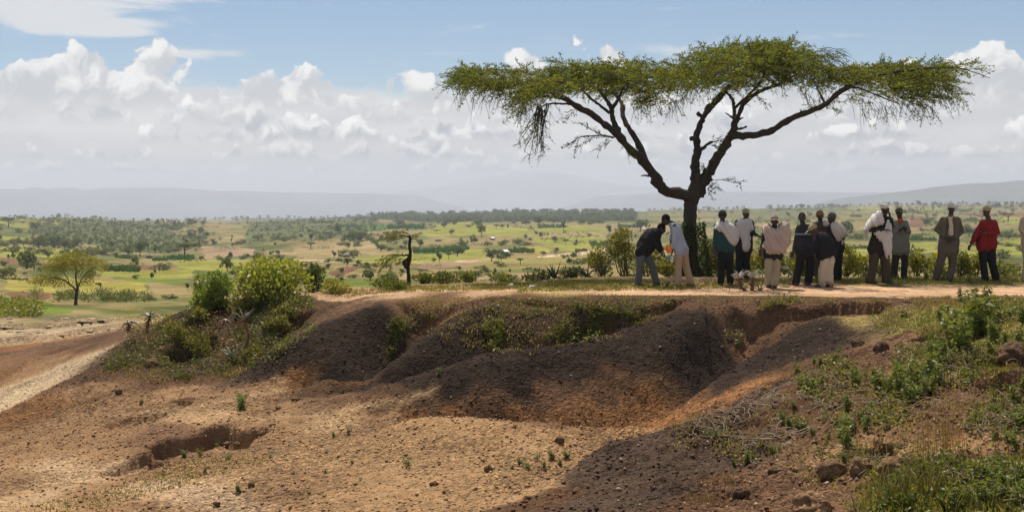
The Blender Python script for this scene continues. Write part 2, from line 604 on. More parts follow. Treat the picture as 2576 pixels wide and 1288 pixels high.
M_GROUND, M_PATH, M_VALLEY = mat_ground(), mat_path(), mat_valley()
M_ACACIA = mat_leaf('acacia_leaf', 0.50, 0.65, 0.2)
M_LEAF = mat_leaf('broad_leaf', 0.42, 0.48, 0.32)
M_FAR = mat_leaf('far_foliage', 0.34, 0.8, 0.1)
M_GRASS = mat_leaf('grass_blade', 0.45, 0.7, 0.2, (1.2, 1.15, 0.7))
M_ALOE = mat_leaf('aloe_leaf', 0.12, 0.38, 0.5, (1.1, 1.1, 0.8))
M_BARK = mat_bark('acacia_bark')
M_TWIG = mat_bark('dry_twig', 20, 0.3)
M_STONE = mat_bark('stone', 14, 0.6)
M_SKIN = mat_plain('dark_skin', (0.045, 0.024, 0.016), 0.5, 0.4, 0.2)
M_HAIR = mat_plain('black_hair', (0.008, 0.007, 0.007), 0.9, 0.2, 0.3, 80)
M_EYE = mat_plain('eye', (0.13, 0.11, 0.10), 0.3, 0.5, 0.05)
M_SHOE = mat_plain('worn_leather', (0.05, 0.04, 0.034), 0.7, 0.3)
# ------------------------------------------------------------------ terrain: control points (X, Y, distance) on the ground
def zY(d, z):
    return HY + (CZ - z) / d * F
CP = []
def cz(X, d, z): CP.append((X, zY(d, z), d))
def cy(X, Y, d): CP.append((X, Y, d))
# own standing ground, under the frame
for X in (-200, 500, 1288, 2000, 2800):
    cz(X, 3.0, 0.25); cz(X, 5.0, 0.15)
cz(-200, 8, -0.9); cz(500, 8, -0.8); cz(1288, 8.5, -0.55); cz(-200, 12, -1.6); cz(500, 12, -1.45); cz(1200, 11.5, -1.05)
# plateau with the path
for X in (1500, 1700, 1900, 2100, 2300, 2600, 2850):
    cz(X, 27.6, 0.0); cz(X, 30.5, 0.0); cz(X, 33.5, 0.0)
    cz(X, 39, -0.9); cz(X, 46, -2.4); cz(X, 70, -5.0)
cz(1500, 26.7, -.02); cz(1750, 26.0, 0.02); cz(1950, 26.6, 0); cz(2150, 26.2, 0); cz(2300, 25.6, 0.02)
for X, d, z in ((1300, 27.2, -.03), (1300, 30, -.03), (1000, 28.2, -.1), (1000, 30.5, -.1), (1150, 27.7, -.06), (1150, 30, -.06), (900, 29.3, -.2), (900, 31, -.25)):
    cz(X, d, z)
cy(1027, 718, 34); cy(1300, 710, 33.5); cy(900, 729, 33); cy(800, 742, 33)
for X in (800, 1000, 1200, 1350):
    cz(X, 40, -1.35); cz(X, 55, -3.6); cz(X, 75, -5.6)
# mound with bushes at the left end of the plateau
for X, Y, d in ((800, 762, 30), (700, 758, 30.6), (620, 770, 31), (540, 785, 31.2), (460, 790, 31.6), (420, 830, 31), (330, 880, 30.6), (250, 925, 29.8),
                (450, 900, 29.2), (560, 850, 29.8), (680, 820, 29.2), (560, 905, 28.4), (700, 870, 28.0), (430, 950, 27.6), (620, 945, 26.4), (300, 935, 28.6), (520, 955, 27.0)):
    cy(X, Y, d)
cy(600, 775, 33.5); cy(480, 800, 34); cy(700, 770, 33.5); cy(560, 830, 38); cy(400, 850, 36)
# spurs and ravines
for X, Y, d in ((960, 785, 27.3), (900, 815, 27.0), (800, 850, 26.8), (700, 900, 26.3),          # spur A
                (900, 880, 26.2), (820, 915, 25.6), (900, 945, 25.0), (780, 955, 25.2),
                (1050, 790, 27.4), (1010, 850, 26.7), (985, 890, 26.2), (960, 925, 25.5),         # ravine AB
                (1250, 768, 26.7), (1150, 815, 26.1), (1060, 855, 25.7), (980, 895, 25.2), (880, 940, 24.8), # spur B
                (1180, 860, 25.6), (1080, 900, 25.1), (960, 950, 24.6),
                (1450, 775, 26.4), (1330, 800, 26.0), (1250, 850, 25.6), (1300, 890, 25.0), (1230, 915, 24.8), (1120, 960, 24.4), # ravine BC
                (1500, 800, 25.9), (1420, 850, 25.2), (1600, 800, 25.7),
                (1700, 800, 25.2), (1560, 845, 24.6), (1450, 870, 24.2), (1380, 882, 23.9), (1280, 888, 23.6), (1180, 905, 23.5), (1090, 930, 23.4), (980, 962, 23.2), (880, 990, 23.1), # spur C
                (1300, 940, 23.1), (1450, 930, 23.4), (1150, 985, 22.7), (1350, 1000, 22.6), (1480, 1000, 22.6), (1180, 1040, 22.1), (1020, 1030, 22.2),
                (1300, 1085, 21.9), (1450, 1088, 21.8), (1150, 1072, 21.8), (1000, 1062, 21.8),
                (1760, 768, 25.8), (1790, 825, 24.9), (1700, 880, 24.2), (1600, 930, 23.5), (1520, 985, 22.8), (1560, 1060, 21.8), # spur D
                (1860, 800, 25.6), (1850, 865, 24.7), (1760, 925, 23.7), (1660, 990, 22.8), (1600, 1045, 22.0),       # ravine DE
                (2100, 790, 25.5), (2020, 850, 24.5), (1920, 905, 23.5), (1820, 965, 22.6), (1720, 1020, 21.8), (1980, 800, 25.6), # spur E
                (2050, 880, 23.0), (1960, 950, 21.8), (1850, 1005, 21.0), (1720, 1055, 20.5), (1600, 1086, 20.4)):  # orange valley
    cy(X, Y, d)
# tan crest and flats
for X, Y, d in ((1560, 1092, 20.3), (1400, 1090, 20.4), (1280, 1083, 20.6), (1180, 1077, 20.7), (1080, 1078, 20.9), (960, 1092, 21.0),
                (1200, 1140, 19.3), (1350, 1150, 18.9), (1000, 1150, 19.3), (1200, 1210, 17.6), (1000, 1288, 16.5), (1250, 1288, 15.6),
                (700, 960, 25.4), (700, 1010, 24.0), (850, 1020, 22.9), (700, 1060, 22.5), (850, 1090, 21.3), (700, 1130, 20.7), (850, 1180, 18.9),
                (500, 990, 25.6), (500, 1040, 23.8), (560, 1090, 22.0), (500, 1150, 20.3), (600, 1220, 18.4), (700, 1288, 16.9), (400, 1288, 17.3),
                (300, 1000, 26.2), (300, 1060, 24.2), (330, 1130, 21.8), (250, 1200, 20.0), (150, 1288, 17.9), (0, 1288, 18.3),
                (200, 960, 28.6), (150, 1020, 27.0), (100, 1080, 25.0), (0, 1100, 25.5), (150, 1150, 22.6), (0, 1180, 22.5),
                (100, 975, 31.0), (0, 1030, 29.0), (180, 925, 33), (60, 960, 34), (0, 990, 33), (0, 910, 39), (120, 900, 37), (230, 870, 36), (300, 850, 36),
                (0, 870, 44), (120, 865, 43), (230, 840, 44), (330, 820, 44)):
    cy(X, Y, d)
# near right slope
for X, Y, d in ((1950, 990, 18.6), (1840, 1030, 17.8), (1720, 1070, 17.0), (1600, 1110, 16.2), (1480, 1150, 15.5), (1380, 1200, 14.8), (1290, 1288, 13.6),
                (2060, 950, 19.3), (2180, 880, 20.6), (2280, 820, 22.5), (2240, 800, 24.4), (2330, 785, 24.0), (2450, 778, 23.6), (2576, 772, 23.8), (2750, 772, 23.8),
                (2350, 840, 20.6), (2450, 840, 20.2), (2576, 830, 20.2), (2250, 870, 19.4), (2400, 900, 17.4), (2530, 900, 17.2), (2700, 900, 17),
                (2200, 960, 17.2), (2350, 990, 15.6), (2480, 990, 15.3), (2600, 1010, 14.6), (2050, 1040, 16.2), (2200, 1080, 14.6), (2400, 1090, 13.3), (2576, 1100, 12.5),
                (1900, 1090, 16.0), (1750, 1150, 14.8), (1600, 1210, 13.9), (1900, 1180, 13.8), (2100, 1150, 13.2), (2300, 1170, 12.0), (2500, 1190, 11.2),
                (1500, 1288, 12.6), (1750, 1288, 11.7), (2000, 1288, 11.0), (2300, 1288, 10.0), (2600, 1288, 9.2), (2800, 1288, 9)):
    cy(X, Y, d)
for X, d, z in ((1950, 19.8, -0.95), (1800, 19.0, -1.3), (1650, 18.6, -1.5), (1500, 17.6, -1.55), (1400, 16.6, -1.55), (1320, 15.4, -1.5)):
    cz(X, d, z)
# land beyond: left valley, gorge, middle fields, right fields
for X, pts in {
    -100: [(55, 805), (80, 765), (130, 728), (200, 700), (350, 655), (500, 622), (700, 588), (1000, 563), (1300, 541), (1700, 580), (2600, 600)],
    200: [(55, 800), (80, 769), (130, 732), (200, 702), (350, 664), (500, 636), (700, 606), (1000, 578), (1300, 551), (1700, 585), (2600, 590)],
    430: [(55, 800), (75, 772), (110, 745), (160, 716), (220, 692), (350, 664), (500, 645), (700, 618), (1000, 588), (1400, 561), (1900, 590), (2600, 575), (3000, 559), (3600, 575)],
    600: [(55, 800), (80, 770), (110, 745), (160, 712), (230, 684), (320, 664), (450, 652), (600, 640), (800, 610), (1100, 588), (1600, 570), (2200, 562), (3000, 552), (3700, 575)],
    800: [(75, 765), (110, 728), (170, 702), (240, 682), (350, 662), (500, 634), (700, 606), (1000, 578), (1500, 556), (2100, 548), (2800, 560), (3700, 575)],
    1050: [(75, 760), (120, 715), (180, 694), (260, 672), (380, 650), (540, 622), (760, 596), (1050, 572), (1500, 556), (2000, 546), (2600, 558), (3700, 572)],
    1350: [(75, 760), (125, 712), (180, 692), (260, 670), (380, 646), (560, 616), (780, 590), (1050, 568), (1500, 552), (2100, 539), (2700, 552), (3700, 570)],
    1650: [(120, 716), (180, 692), (260, 668), (380, 642), (560, 612), (780, 585), (1100, 562), (1600, 545), (2300, 533), (3000, 550), (3700, 568)],
    1950: [(120, 716), (180, 690), (260, 664), (380, 636), (560, 606), (780, 580), (1100, 556), (1600, 539), (2400, 525), (3200, 545), (3900, 565)],
    2250: [(120, 716), (180, 688), (260, 660), (380, 630), (560, 600), (780, 574), (1100, 550), (1600, 534), (2400, 519), (3200, 540), (3900, 565)],
    2650: [(120, 714), (180, 685), (260, 656), (380, 626), (560, 596), (780, 570), (1100, 546), (1600, 529), (2400, 515), (3200, 540), (3900, 560)]}.items():
    for d, Y in pts:
        cy(X, Y, d)
for X in (-100, 430, 1050, 1650, 2250, 2650):
    cy(X, 566, 5200); cy(X, 548, 8000); cy(X, 524, 13000)

cp = np.array(CP)
cs = (cp[:, 0] - CX) / F
cl = np.log(cp[:, 2])
def tps_k(r2):
    return 0.5 * r2 * np.log(r2 + 1e-12)
n = len(cp)
A = np.zeros((n + 3, n + 3))
r2 = (cs[:, None] - cs[None]) ** 2 + (cl[:, None] - cl[None]) ** 2
A[:n, :n] = tps_k(r2) + np.eye(n) * 2e-5
A[:n, n:] = np.stack([np.ones(n), cs, cl], 1)
A[n:, :n] = A[:n, n:].T
tps_w = np.linalg.solve(A, np.concatenate([cp[:, 1], np.zeros(3)]))
def tps(s, l):
    sh = s.shape
    s, l = s.ravel(), l.ravel()
    o = np.empty(len(s))
    for i in range(0, len(s), 20000):
        r2 = (s[i:i + 20000, None] - cs) ** 2 + (l[i:i + 20000, None] - cl) ** 2
        o[i:i + 20000] = tps_k(r2) @ tps_w[:n]
    return (o + tps_w[n] + tps_w[n + 1] * s + tps_w[n + 2] * l).reshape(sh)

gs = np.concatenate([np.linspace(-0.66, -0.392, 36), np.linspace(-0.385, 0.385, 820), np.linspace(0.392, 0.66, 36)])
gy = np.concatenate([np.linspace(2.6, 8.9, 64), np.linspace(9, 34, 540), np.geomspace(34.12, 60, 90), np.geomspace(60.6, 13000, 520)])
gl = np.log(gy)
# coarse evaluation then bilinear
qs = np.linspace(gs[0], gs[-1], 330)
ql = np.linspace(gl[0], gl[-1], 560)
Q = tps(np.clip(np.repeat(qs[None], len(ql), 0), -0.40, 0.40), np.repeat(ql[:, None], len(qs), 1))
def bil(Q, qs, ql, s, l):
    i = np.clip((s - qs[0]) / (qs[1] - qs[0]), 0, len(qs) - 1.001)
    j = np.clip((l - ql[0]) / (ql[1] - ql[0]), 0, len(ql) - 1.001)
    i0, j0 = i.astype(int), j.astype(int)
    fi, fj = i - i0, j - j0
    return (Q[j0, i0] * (1 - fi) + Q[j0, i0 + 1] * fi) * (1 - fj) + (Q[j0 + 1, i0] * (1 - fi) + Q[j0 + 1, i0 + 1] * fi) * fj
S2, L2 = np.meshgrid(gs, gl)
Yb = bil(Q, qs, ql, S2, L2)
GYY = np.exp(L2)
GX = S2 * GYY
GZ = CZ - (Yb - HY) / F * GYY
near = GYY < 60
# broad and fine relief
plat = sstep(26.0, 27.2, GYY) * sstep(36.5, 34.5, GYY) * sstep(-0.12, -0.08, S2)
rough_amp = (1 - 0.85 * plat) * sstep(60, 40, GYY)
GZ += rough_amp * (0.16 * fbm(GX * .55, GYY * .55, 3, 4) + 0.10 * fbm(GX * 1.9, GYY * 1.9, 8, 4, 0.6) + 0.085 * fbm(GX * 6.5, GYY * 6.5, 21, 4, 0.65))
rightside = sstep(-0.02, 0.12, S2 + 0.03 * fbm(GX, GYY, 5)) * sstep(23.5, 20.5, GYY)
GZ += rightside * (0.20 * fbm(GX * 1.6, GYY * 1.6, 31, 4, 0.6) + 0.24 * np.abs(fbm(GX * 3.6, GYY * 3.6, 37, 4, .6)) - .05)
# rills running down the slopes (towards the viewer and to the left)
ru = GX * 0.80 + GYY * 0.55
slope = sstep(21.5, 22.5, GYY) * sstep(27, 25.8, GYY) * sstep(-0.2, -0.16, S2)
GZ += slope * (0.09 * fbm(ru * 1.7, (GYY * .8 - GX * .5) * .28, 55, 3) - .045 * (.5 - np.abs(fbm(ru * 2.6, (GYY * .8 - GX * .5) * .5, 57, 3, .6))))
farf = sstep(45, 200, GYY)
GZ += farf * GYY * (0.0030 * fbm(S2 * 26, L2 * 7, 61, 4) + 0.0016 * fbm(S2 * 120, L2 * 30, 63, 3)) * sstep(5000, 3000, GYY)
# banks: polylines in (X, d), downhill side towards the camera; h, ramp width, length over which it eases out
BANKS = [
    ([(985, 28.0), (1080, 27.7), (1200, 27.2), (1330, 27.05), (1470, 26.75)], .14, .10, .7),
    ([(1455, 26.75), (1500, 26.55), (1560, 26.7), (1620, 26.45), (1700, 26.4), (1740, 26.25)], .24, .08, .8),
    ([(1835, 26.3), (1880, 26.1), (1950, 26.3), (2030, 26.15), (2100, 26.25), (2170, 26.0), (2262, 25.9)], .27, .09, .9),
    ([(355, 22.0), (400, 22.1), (471, 22.0), (536, 22.45), (575, 22.5), (612, 22.1), (655, 22.2), (700, 22.1)], .36, .13, .6),
    ([(225, 20.2), (291, 20.7), (341, 21.3), (398, 21.5), (455, 21.5)], .22, .13, .6),
    ([(255, 24.2), (325, 24.2), (383, 24.2), (450, 24.0)], .13, .06, .45),
    ([(425, 25.2), (470, 25.35), (516, 25.3)], .16, .06, .5),
    ([(2190, 20.6), (2235, 20.9), (2280, 20.7), (2330, 20.9)], .34, .09, .9),
    ([(2095, 19.7), (2150, 20.0), (2200, 19.6)], .2, .09, .6),
    ([(2420, 16.1), (2480, 16.3), (2540, 16.2), (2640, 16.1), (2800, 16.0)], .34, .10, .9),
    ([(2050, 13.5), (2110, 13.7), (2180, 13.6), (2240, 13.75), (2310, 13.5)], .28, .06, .6),
    ([(1760, 12.8), (1830, 13.0), (1900, 12.9)], .14, .06, .5),
    ([(1290, 25.7), (1360, 25.6), (1440, 25.7)], .18, .15, .6),
    ([(690, 29.4), (750, 29.5), (800, 29.4)], .34, .2, .6),
    ([(400, 29.6), (480, 29.9), (560, 29.7)], .32, .2, .6),
    ([(-60, 45.5), (60, 46.0), (140, 45.2), (230, 46.5), (330, 47.5)], .22, .12, 1.2),
    ([(-60, 50.5), (90, 51.5), (160, 50.2), (290, 52)], .22, .12, 1.2)]
warp = 0.34 * fbm(GX * 1.7, GYY * 1.7, 71, 5, 0.6)
bank_face = np.zeros_like(GZ)
# ravines between the spurs, and the rounded spur crests
CUTS = [([(1065, 27.3), (1020, 26.8), (990, 26.2), (955, 25.4), (880, 25.2), (780, 25.4)], .42, .42),
        ([(1530, 26.3), (1430, 25.7), (1330, 25.1), (1230, 24.75), (1130, 24.45), (1020, 24.2), (900, 24.15)], .70, .52),
        ([(1875, 25.5), (1845, 24.7), (1765, 23.8), (1665, 22.9), (1595, 22.0)], .50, .50), ([(1650, 25.0), (1600, 24.2), (1560, 23.2)], .16, .4),
        ([(1395, 23.3), (1360, 22.6), (1335, 22.0)], .14, .35), ([(1040, 21.9), (1200, 21.75), (1350, 21.65), (1500, 21.45), (1600, 21.3)], .45, .5),
        ([(960, 21.0), (1180, 20.75), (1300, 20.6), (1450, 20.35), (1570, 20.3)], -.13, .6),
        ([(1700, 25.0), (1560, 24.45), (1450, 24.0), (1330, 23.6), (1180, 23.4), (1050, 23.2), (930, 23.05), (830, 23.0), (740, 23.3)], -.07, .6),
        ([(1240, 26.7), (1160, 26.1), (1070, 25.6), (970, 25.05), (870, 24.75)], -.16, .50),
        ([(960, 27.2), (880, 26.9), (790, 26.7), (700, 26.3), (640, 26.0)], -.20, .5), ([(2090, 25.4), (2010, 24.5), (1920, 23.6), (1830, 22.7)], -.15, .5), ([(1770, 25.5), (1700, 24.5), (1620, 23.6)], -.14, .5)]
for pl, h, w in CUTS:
    pw = [((x - CX) / F * d, d) for x, d in pl]
    r0, r1 = np.searchsorted(gy, [min(p[1] for p in pw) - 2, max(p[1] for p in pw) + 2])
    gx, gyy = GX[r0:r1], GYY[r0:r1]
    best = np.full(gx.shape, 1e9)
    for (ax, ay), (bx, by) in zip(pw[:-1], pw[1:]):
        ex, ey = bx - ax, by - ay
        t = np.clip(((gx - ax) * ex + (gyy - ay) * ey) / (ex * ex + ey * ey), 0, 1)
        best = np.minimum(best, np.hypot(gx - ax - t * ex, gyy - ay - t * ey))
    best = best + .12 * fbm(gx * 1.5, gyy * 1.5, 73, 3)
    GZ[r0:r1] -= h * np.exp(-(best / w) ** 2)
for pl, h, w, el_ in BANKS:
    pw = [((x - CX) / F * d, d) for x, d in pl]
    d0, d1 = min(p[1] for p in pw) - 4 * el_ - .5, max(p[1] for p in pw) + 1.5
    x0, x1 = min(p[0] for p in pw) - .6, max(p[0] for p in pw) + .6
    r0, r1 = np.searchsorted(gy, [d0, d1])
    sub = (slice(r0, r1), slice(None))
    gx, gyy = GX[sub], GYY[sub]
    best = np.full(gx.shape, 1e9)
    sd = np.full(gx.shape, -1e9)
    tt = np.zeros(gx.shape)
    m = len(pw) - 1
    for i in range(m):
        ax, ay = pw[i]
        bx, by = pw[i + 1]
        ex, ey = bx - ax, by - ay
        t = np.clip(((gx - ax) * ex + (gyy - ay) * ey) / (ex * ex + ey * ey), 0, 1)
        dx, dy = gx - ax - t * ex, gyy - ay - t * ey
        d = np.hypot(dx, dy)
        side = (ex * (gyy - ay) - ey * (gx - ax))      # >0 behind the line
        b = d < best
        best[b] = d[b]
        sd[b] = (np.where(side > 0, -1, 1) * d)[b]
        tt[b] = ((i + t) / m)[b]
    sd = sd + warp[sub] * min(1.0, h * 2.5)
    fade = sstep(0, .12, tt) * sstep(1, .88, tt)
    inside = (gx > x0) & (gx < x1)
    prof = sstep(0, w, sd) * np.exp(-np.maximum(sd - w, 0) / el_)
    lip = 0.12 * np.exp(-((sd + .12) / .16) ** 2)
    GZ[sub] += np.where(inside, (-prof + lip * .5) * h * fade, 0)
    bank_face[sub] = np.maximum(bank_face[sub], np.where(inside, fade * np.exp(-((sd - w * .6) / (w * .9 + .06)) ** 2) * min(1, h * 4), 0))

def gz(x, y):
    """ground height at x, y"""
    x, y = np.asarray(x, float), np.asarray(y, float)
    s = x / y
    j = np.clip(np.searchsorted(gs, s) - 1, 0, len(gs) - 2)
    i = np.clip(np.searchsorted(gy, y) - 1, 0, len(gy) - 2)
    fs = np.clip((s - gs[j]) / (gs[j + 1] - gs[j]), 0, 1)
    fy = np.clip((y - gy[i]) / (gy[i + 1] - gy[i]), 0, 1)
    return (GZ[i, j] * (1 - fs) + GZ[i, j + 1] * fs) * (1 - fy) + (GZ[i + 1, j] * (1 - fs) + GZ[i + 1, j + 1] * fs) * fy
PROJ = HY - (GZ - CZ) / GYY * F          # picture row of every ground vertex
def ground_at(X, Y, dmin=0.0):
    """first ground point met along the direction of picture point X, Y"""
    s = (X - CX) / F
    j = int(np.clip(np.searchsorted(gs, s) - 1, 0, len(gs) - 2))
    col = PROJ[:, j]
    ok = np.nonzero((col <= Y) & (gy > dmin))[0]
    if len(ok) == 0:
        return None
    i = ok[0]
    if i > 0 and col[i - 1] > Y:
        f = (col[i - 1] - Y) / (col[i - 1] - col[i])
        d = gy[i - 1] + f * (gy[i] - gy[i - 1])
    else:
        d = gy[i]
    return np.array([s * d, d, float(gz(s * d, d))])
# nearest visible row mask: what the standing place can see (used to choose soil kinds by patch, never shade)
# ---- soil colours
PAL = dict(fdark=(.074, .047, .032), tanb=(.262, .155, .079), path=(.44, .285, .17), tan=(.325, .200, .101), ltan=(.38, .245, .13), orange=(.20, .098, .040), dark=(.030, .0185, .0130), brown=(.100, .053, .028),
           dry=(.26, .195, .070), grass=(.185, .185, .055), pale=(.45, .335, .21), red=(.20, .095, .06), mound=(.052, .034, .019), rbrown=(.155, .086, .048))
SEED = [(1000, 748, 'path'), (1200, 742, 'path'), (1400, 738, 'dry'), (1600, 735, 'path'), (1800, 738, 'path'), (2000, 735, 'path'), (2200, 735, 'path'), (2400, 730, 'path'), (2560, 735, 'path'),
    (1400, 715, 'dry'), (1600, 715, 'dry'), (1750, 715, 'path'), (1900, 718, 'path'), (2000, 715, 'path'), (2150, 708, 'dry'), (2300, 704, 'grass'), (2450, 704, 'dry'), (2560, 700, 'grass'), (1100, 728, 'dry'), (1250, 725, 'dry'), (900, 742, 'path'),
    (1000, 765, 'rbrown'), (1150, 762, 'rbrown'), (1300, 770, 'brown'), (1500, 768, 'brown'), (1650, 775, 'brown'), (900, 775, 'rbrown'), (1080, 785, 'rbrown'),
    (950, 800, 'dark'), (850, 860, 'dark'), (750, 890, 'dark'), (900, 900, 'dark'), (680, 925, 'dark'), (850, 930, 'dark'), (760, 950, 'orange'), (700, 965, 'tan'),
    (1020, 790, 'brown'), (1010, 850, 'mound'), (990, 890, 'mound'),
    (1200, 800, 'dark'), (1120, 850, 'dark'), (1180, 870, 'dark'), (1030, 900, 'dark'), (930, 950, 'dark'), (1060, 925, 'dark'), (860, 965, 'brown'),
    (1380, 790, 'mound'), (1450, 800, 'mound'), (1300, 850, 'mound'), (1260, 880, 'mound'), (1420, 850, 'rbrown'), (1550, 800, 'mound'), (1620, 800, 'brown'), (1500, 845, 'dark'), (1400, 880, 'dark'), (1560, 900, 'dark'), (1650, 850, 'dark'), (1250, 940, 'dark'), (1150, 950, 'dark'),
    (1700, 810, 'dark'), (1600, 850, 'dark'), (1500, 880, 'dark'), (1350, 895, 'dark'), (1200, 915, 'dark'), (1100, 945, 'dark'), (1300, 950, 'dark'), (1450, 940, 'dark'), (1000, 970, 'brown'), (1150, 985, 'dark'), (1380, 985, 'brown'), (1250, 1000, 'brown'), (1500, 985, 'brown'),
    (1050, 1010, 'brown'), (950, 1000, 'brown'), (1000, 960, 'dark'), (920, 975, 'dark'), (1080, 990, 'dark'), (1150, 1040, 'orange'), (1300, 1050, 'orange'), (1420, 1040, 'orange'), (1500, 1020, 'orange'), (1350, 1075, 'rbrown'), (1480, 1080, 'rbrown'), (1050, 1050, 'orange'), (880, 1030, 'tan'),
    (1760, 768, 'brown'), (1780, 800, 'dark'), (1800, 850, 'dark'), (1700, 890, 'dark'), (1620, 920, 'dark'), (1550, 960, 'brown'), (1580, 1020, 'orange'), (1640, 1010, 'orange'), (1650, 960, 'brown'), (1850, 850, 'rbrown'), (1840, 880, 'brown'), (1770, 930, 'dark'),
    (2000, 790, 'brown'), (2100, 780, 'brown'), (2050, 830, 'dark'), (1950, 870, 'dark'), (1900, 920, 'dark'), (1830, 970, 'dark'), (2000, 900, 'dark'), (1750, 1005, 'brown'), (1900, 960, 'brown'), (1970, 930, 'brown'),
    (1720, 1035, 'orange'), (1800, 1020, 'orange'), (1640, 1070, 'orange'), (1560, 1088, 'tan'),
    (1250, 1090, 'tan'), (1100, 1090, 'tan'), (1400, 1110, 'tan'), (1200, 1150, 'tan'), (1000, 1120, 'tan'), (1050, 1200, 'tan'), (1250, 1220, 'tan'), (900, 1250, 'tan'), (1150, 1270, 'tan'), (800, 1150, 'tan'), (700, 1230, 'tan'),
    (1000, 1055, 'tan'), (850, 1060, 'ltan'), (1130, 955, 'dark'), (1040, 955, 'dark'), (1100, 1005, 'brown'), (1200, 1015, 'brown'), (960, 1015, 'rbrown'), (880, 1005, 'rbrown'), (700, 1050, 'tan'), (600, 1000, 'tan'), (450, 980, 'tan'), (350, 1010, 'tan'), (500, 1050, 'ltan'), (560, 1085, 'tan'), (620, 1120, 'tan'), (450, 1110, 'rbrown'), (400, 1090, 'rbrown'),
    (300, 1090, 'tan'), (200, 1080, 'tan'), (100, 1090, 'tan'), (50, 1120, 'tan'), (160, 1170, 'ltan'), (250, 1150, 'tan'), (180, 1200, 'ltan'), (50, 1200, 'tan'), (250, 1240, 'tan'), (400, 1200, 'tan'), (480, 1240, 'ltan'), (540, 1255, 'ltan'), (60, 1270, 'ltan'), (300, 1275, 'tan'), (600, 1280, 'tan'),
    (100, 1020, 'orange'), (200, 980, 'tan'), (260, 950, 'brown'), (60, 985, 'pale'), (30, 1000, 'pale'), (110, 950, 'pale'), (160, 925, 'pale'), (60, 930, 'tan'), (20, 940, 'orange'), (150, 900, 'tan'), (200, 880, 'brown'), (100, 872, 'rbrown'), (30, 880, 'orange'), (270, 850, 'brown'),
    (50, 840, 'pale'), (150, 830, 'pale'), (250, 820, 'pale'), (20, 800, 'pale'), (120, 800, 'ltan'), (220, 790, 'ltan'), (320, 790, 'dry'), (300, 770, 'tan'), (380, 770, 'dry'),
    (450, 850, 'mound'), (550, 850, 'mound'), (650, 820, 'mound'), (400, 900, 'mound'), (500, 920, 'mound'), (580, 900, 'mound'), (700, 800, 'mound'), (330, 900, 'mound'), (460, 790, 'mound'), (600, 780, 'mound'), (750, 790, 'brown'), (560, 950, 'brown'), (420, 960, 'brown'),
    (1900, 1010, 'fdark'), (1800, 1060, 'fdark'), (1700, 1110, 'fdark'), (1600, 1150, 'fdark'), (1500, 1200, 'fdark'), (1750, 1180, 'fdark'), (1600, 1250, 'fdark'), (1850, 1120, 'fdark'), (1400, 1250, 'brown'), (1350, 1230, 'tan'), (1300, 1280, 'brown'), (1480, 1270, 'fdark'),
    (2000, 1000, 'brown'), (1950, 1070, 'brown'), (2050, 1100, 'rbrown'), (1900, 1200, 'rbrown'), (2000, 1250, 'rbrown'), (1800, 1250, 'brown'), (2150, 1150, 'tan'), (2300, 1130, 'tan'), (2200, 1230, 'rbrown'), (2400, 1200, 'brown'), (2500, 1270, 'grass'), (2350, 1280, 'grass'), (2560, 1200, 'brown'),
    (2200, 800, 'dry'), (2300, 790, 'dry'), (2400, 790, 'grass'), (2550, 800, 'dry'), (2450, 850, 'dry'), (2550, 860, 'grass'), (2300, 830, 'dry'), (2250, 850, 'rbrown'), (2330, 850, 'rbrown'), (2150, 880, 'brown'), (2200, 900, 'rbrown'), (2100, 930, 'brown'), (2400, 900, 'dry'), (2500, 900, 'grass'), (2450, 940, 'dry'),
    (2200, 980, 'brown'), (2300, 1000, 'brown'), (2400, 1000, 'rbrown'), (2500, 980, 'brown'), (2560, 940, 'brown'), (2350, 1060, 'rbrown'), (2500, 1060, 'rbrown'), (2150, 1040, 'brown'), (2250, 760, 'brown'), (2400, 760, 'rbrown'), (2550, 755, 'rbrown')]
sp_, sc_ = [], []
for X, Y, k in SEED:
    g = ground_at(X, Y)
    if g is not None and g[1] < 60:
        sp_.append((g[0] / g[1], math.log(g[1])))
        sc_.append(PAL['tanb' if k == 'tan' and X < 800 else k])
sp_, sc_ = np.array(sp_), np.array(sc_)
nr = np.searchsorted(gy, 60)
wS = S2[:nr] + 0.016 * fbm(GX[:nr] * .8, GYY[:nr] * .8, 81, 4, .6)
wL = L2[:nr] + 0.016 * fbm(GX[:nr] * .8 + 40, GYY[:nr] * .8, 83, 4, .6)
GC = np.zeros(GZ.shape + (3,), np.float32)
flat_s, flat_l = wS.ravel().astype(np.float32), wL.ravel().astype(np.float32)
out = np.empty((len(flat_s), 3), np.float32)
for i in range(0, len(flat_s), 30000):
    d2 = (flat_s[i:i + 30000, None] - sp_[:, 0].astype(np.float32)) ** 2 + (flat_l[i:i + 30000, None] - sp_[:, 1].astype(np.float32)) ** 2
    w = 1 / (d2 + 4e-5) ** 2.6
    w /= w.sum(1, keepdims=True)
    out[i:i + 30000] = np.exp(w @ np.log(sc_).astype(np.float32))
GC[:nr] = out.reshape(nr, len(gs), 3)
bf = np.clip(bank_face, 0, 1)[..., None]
GC = GC * (1 - bf * .7) + np.array((.19, .105, .058)) * bf * .7
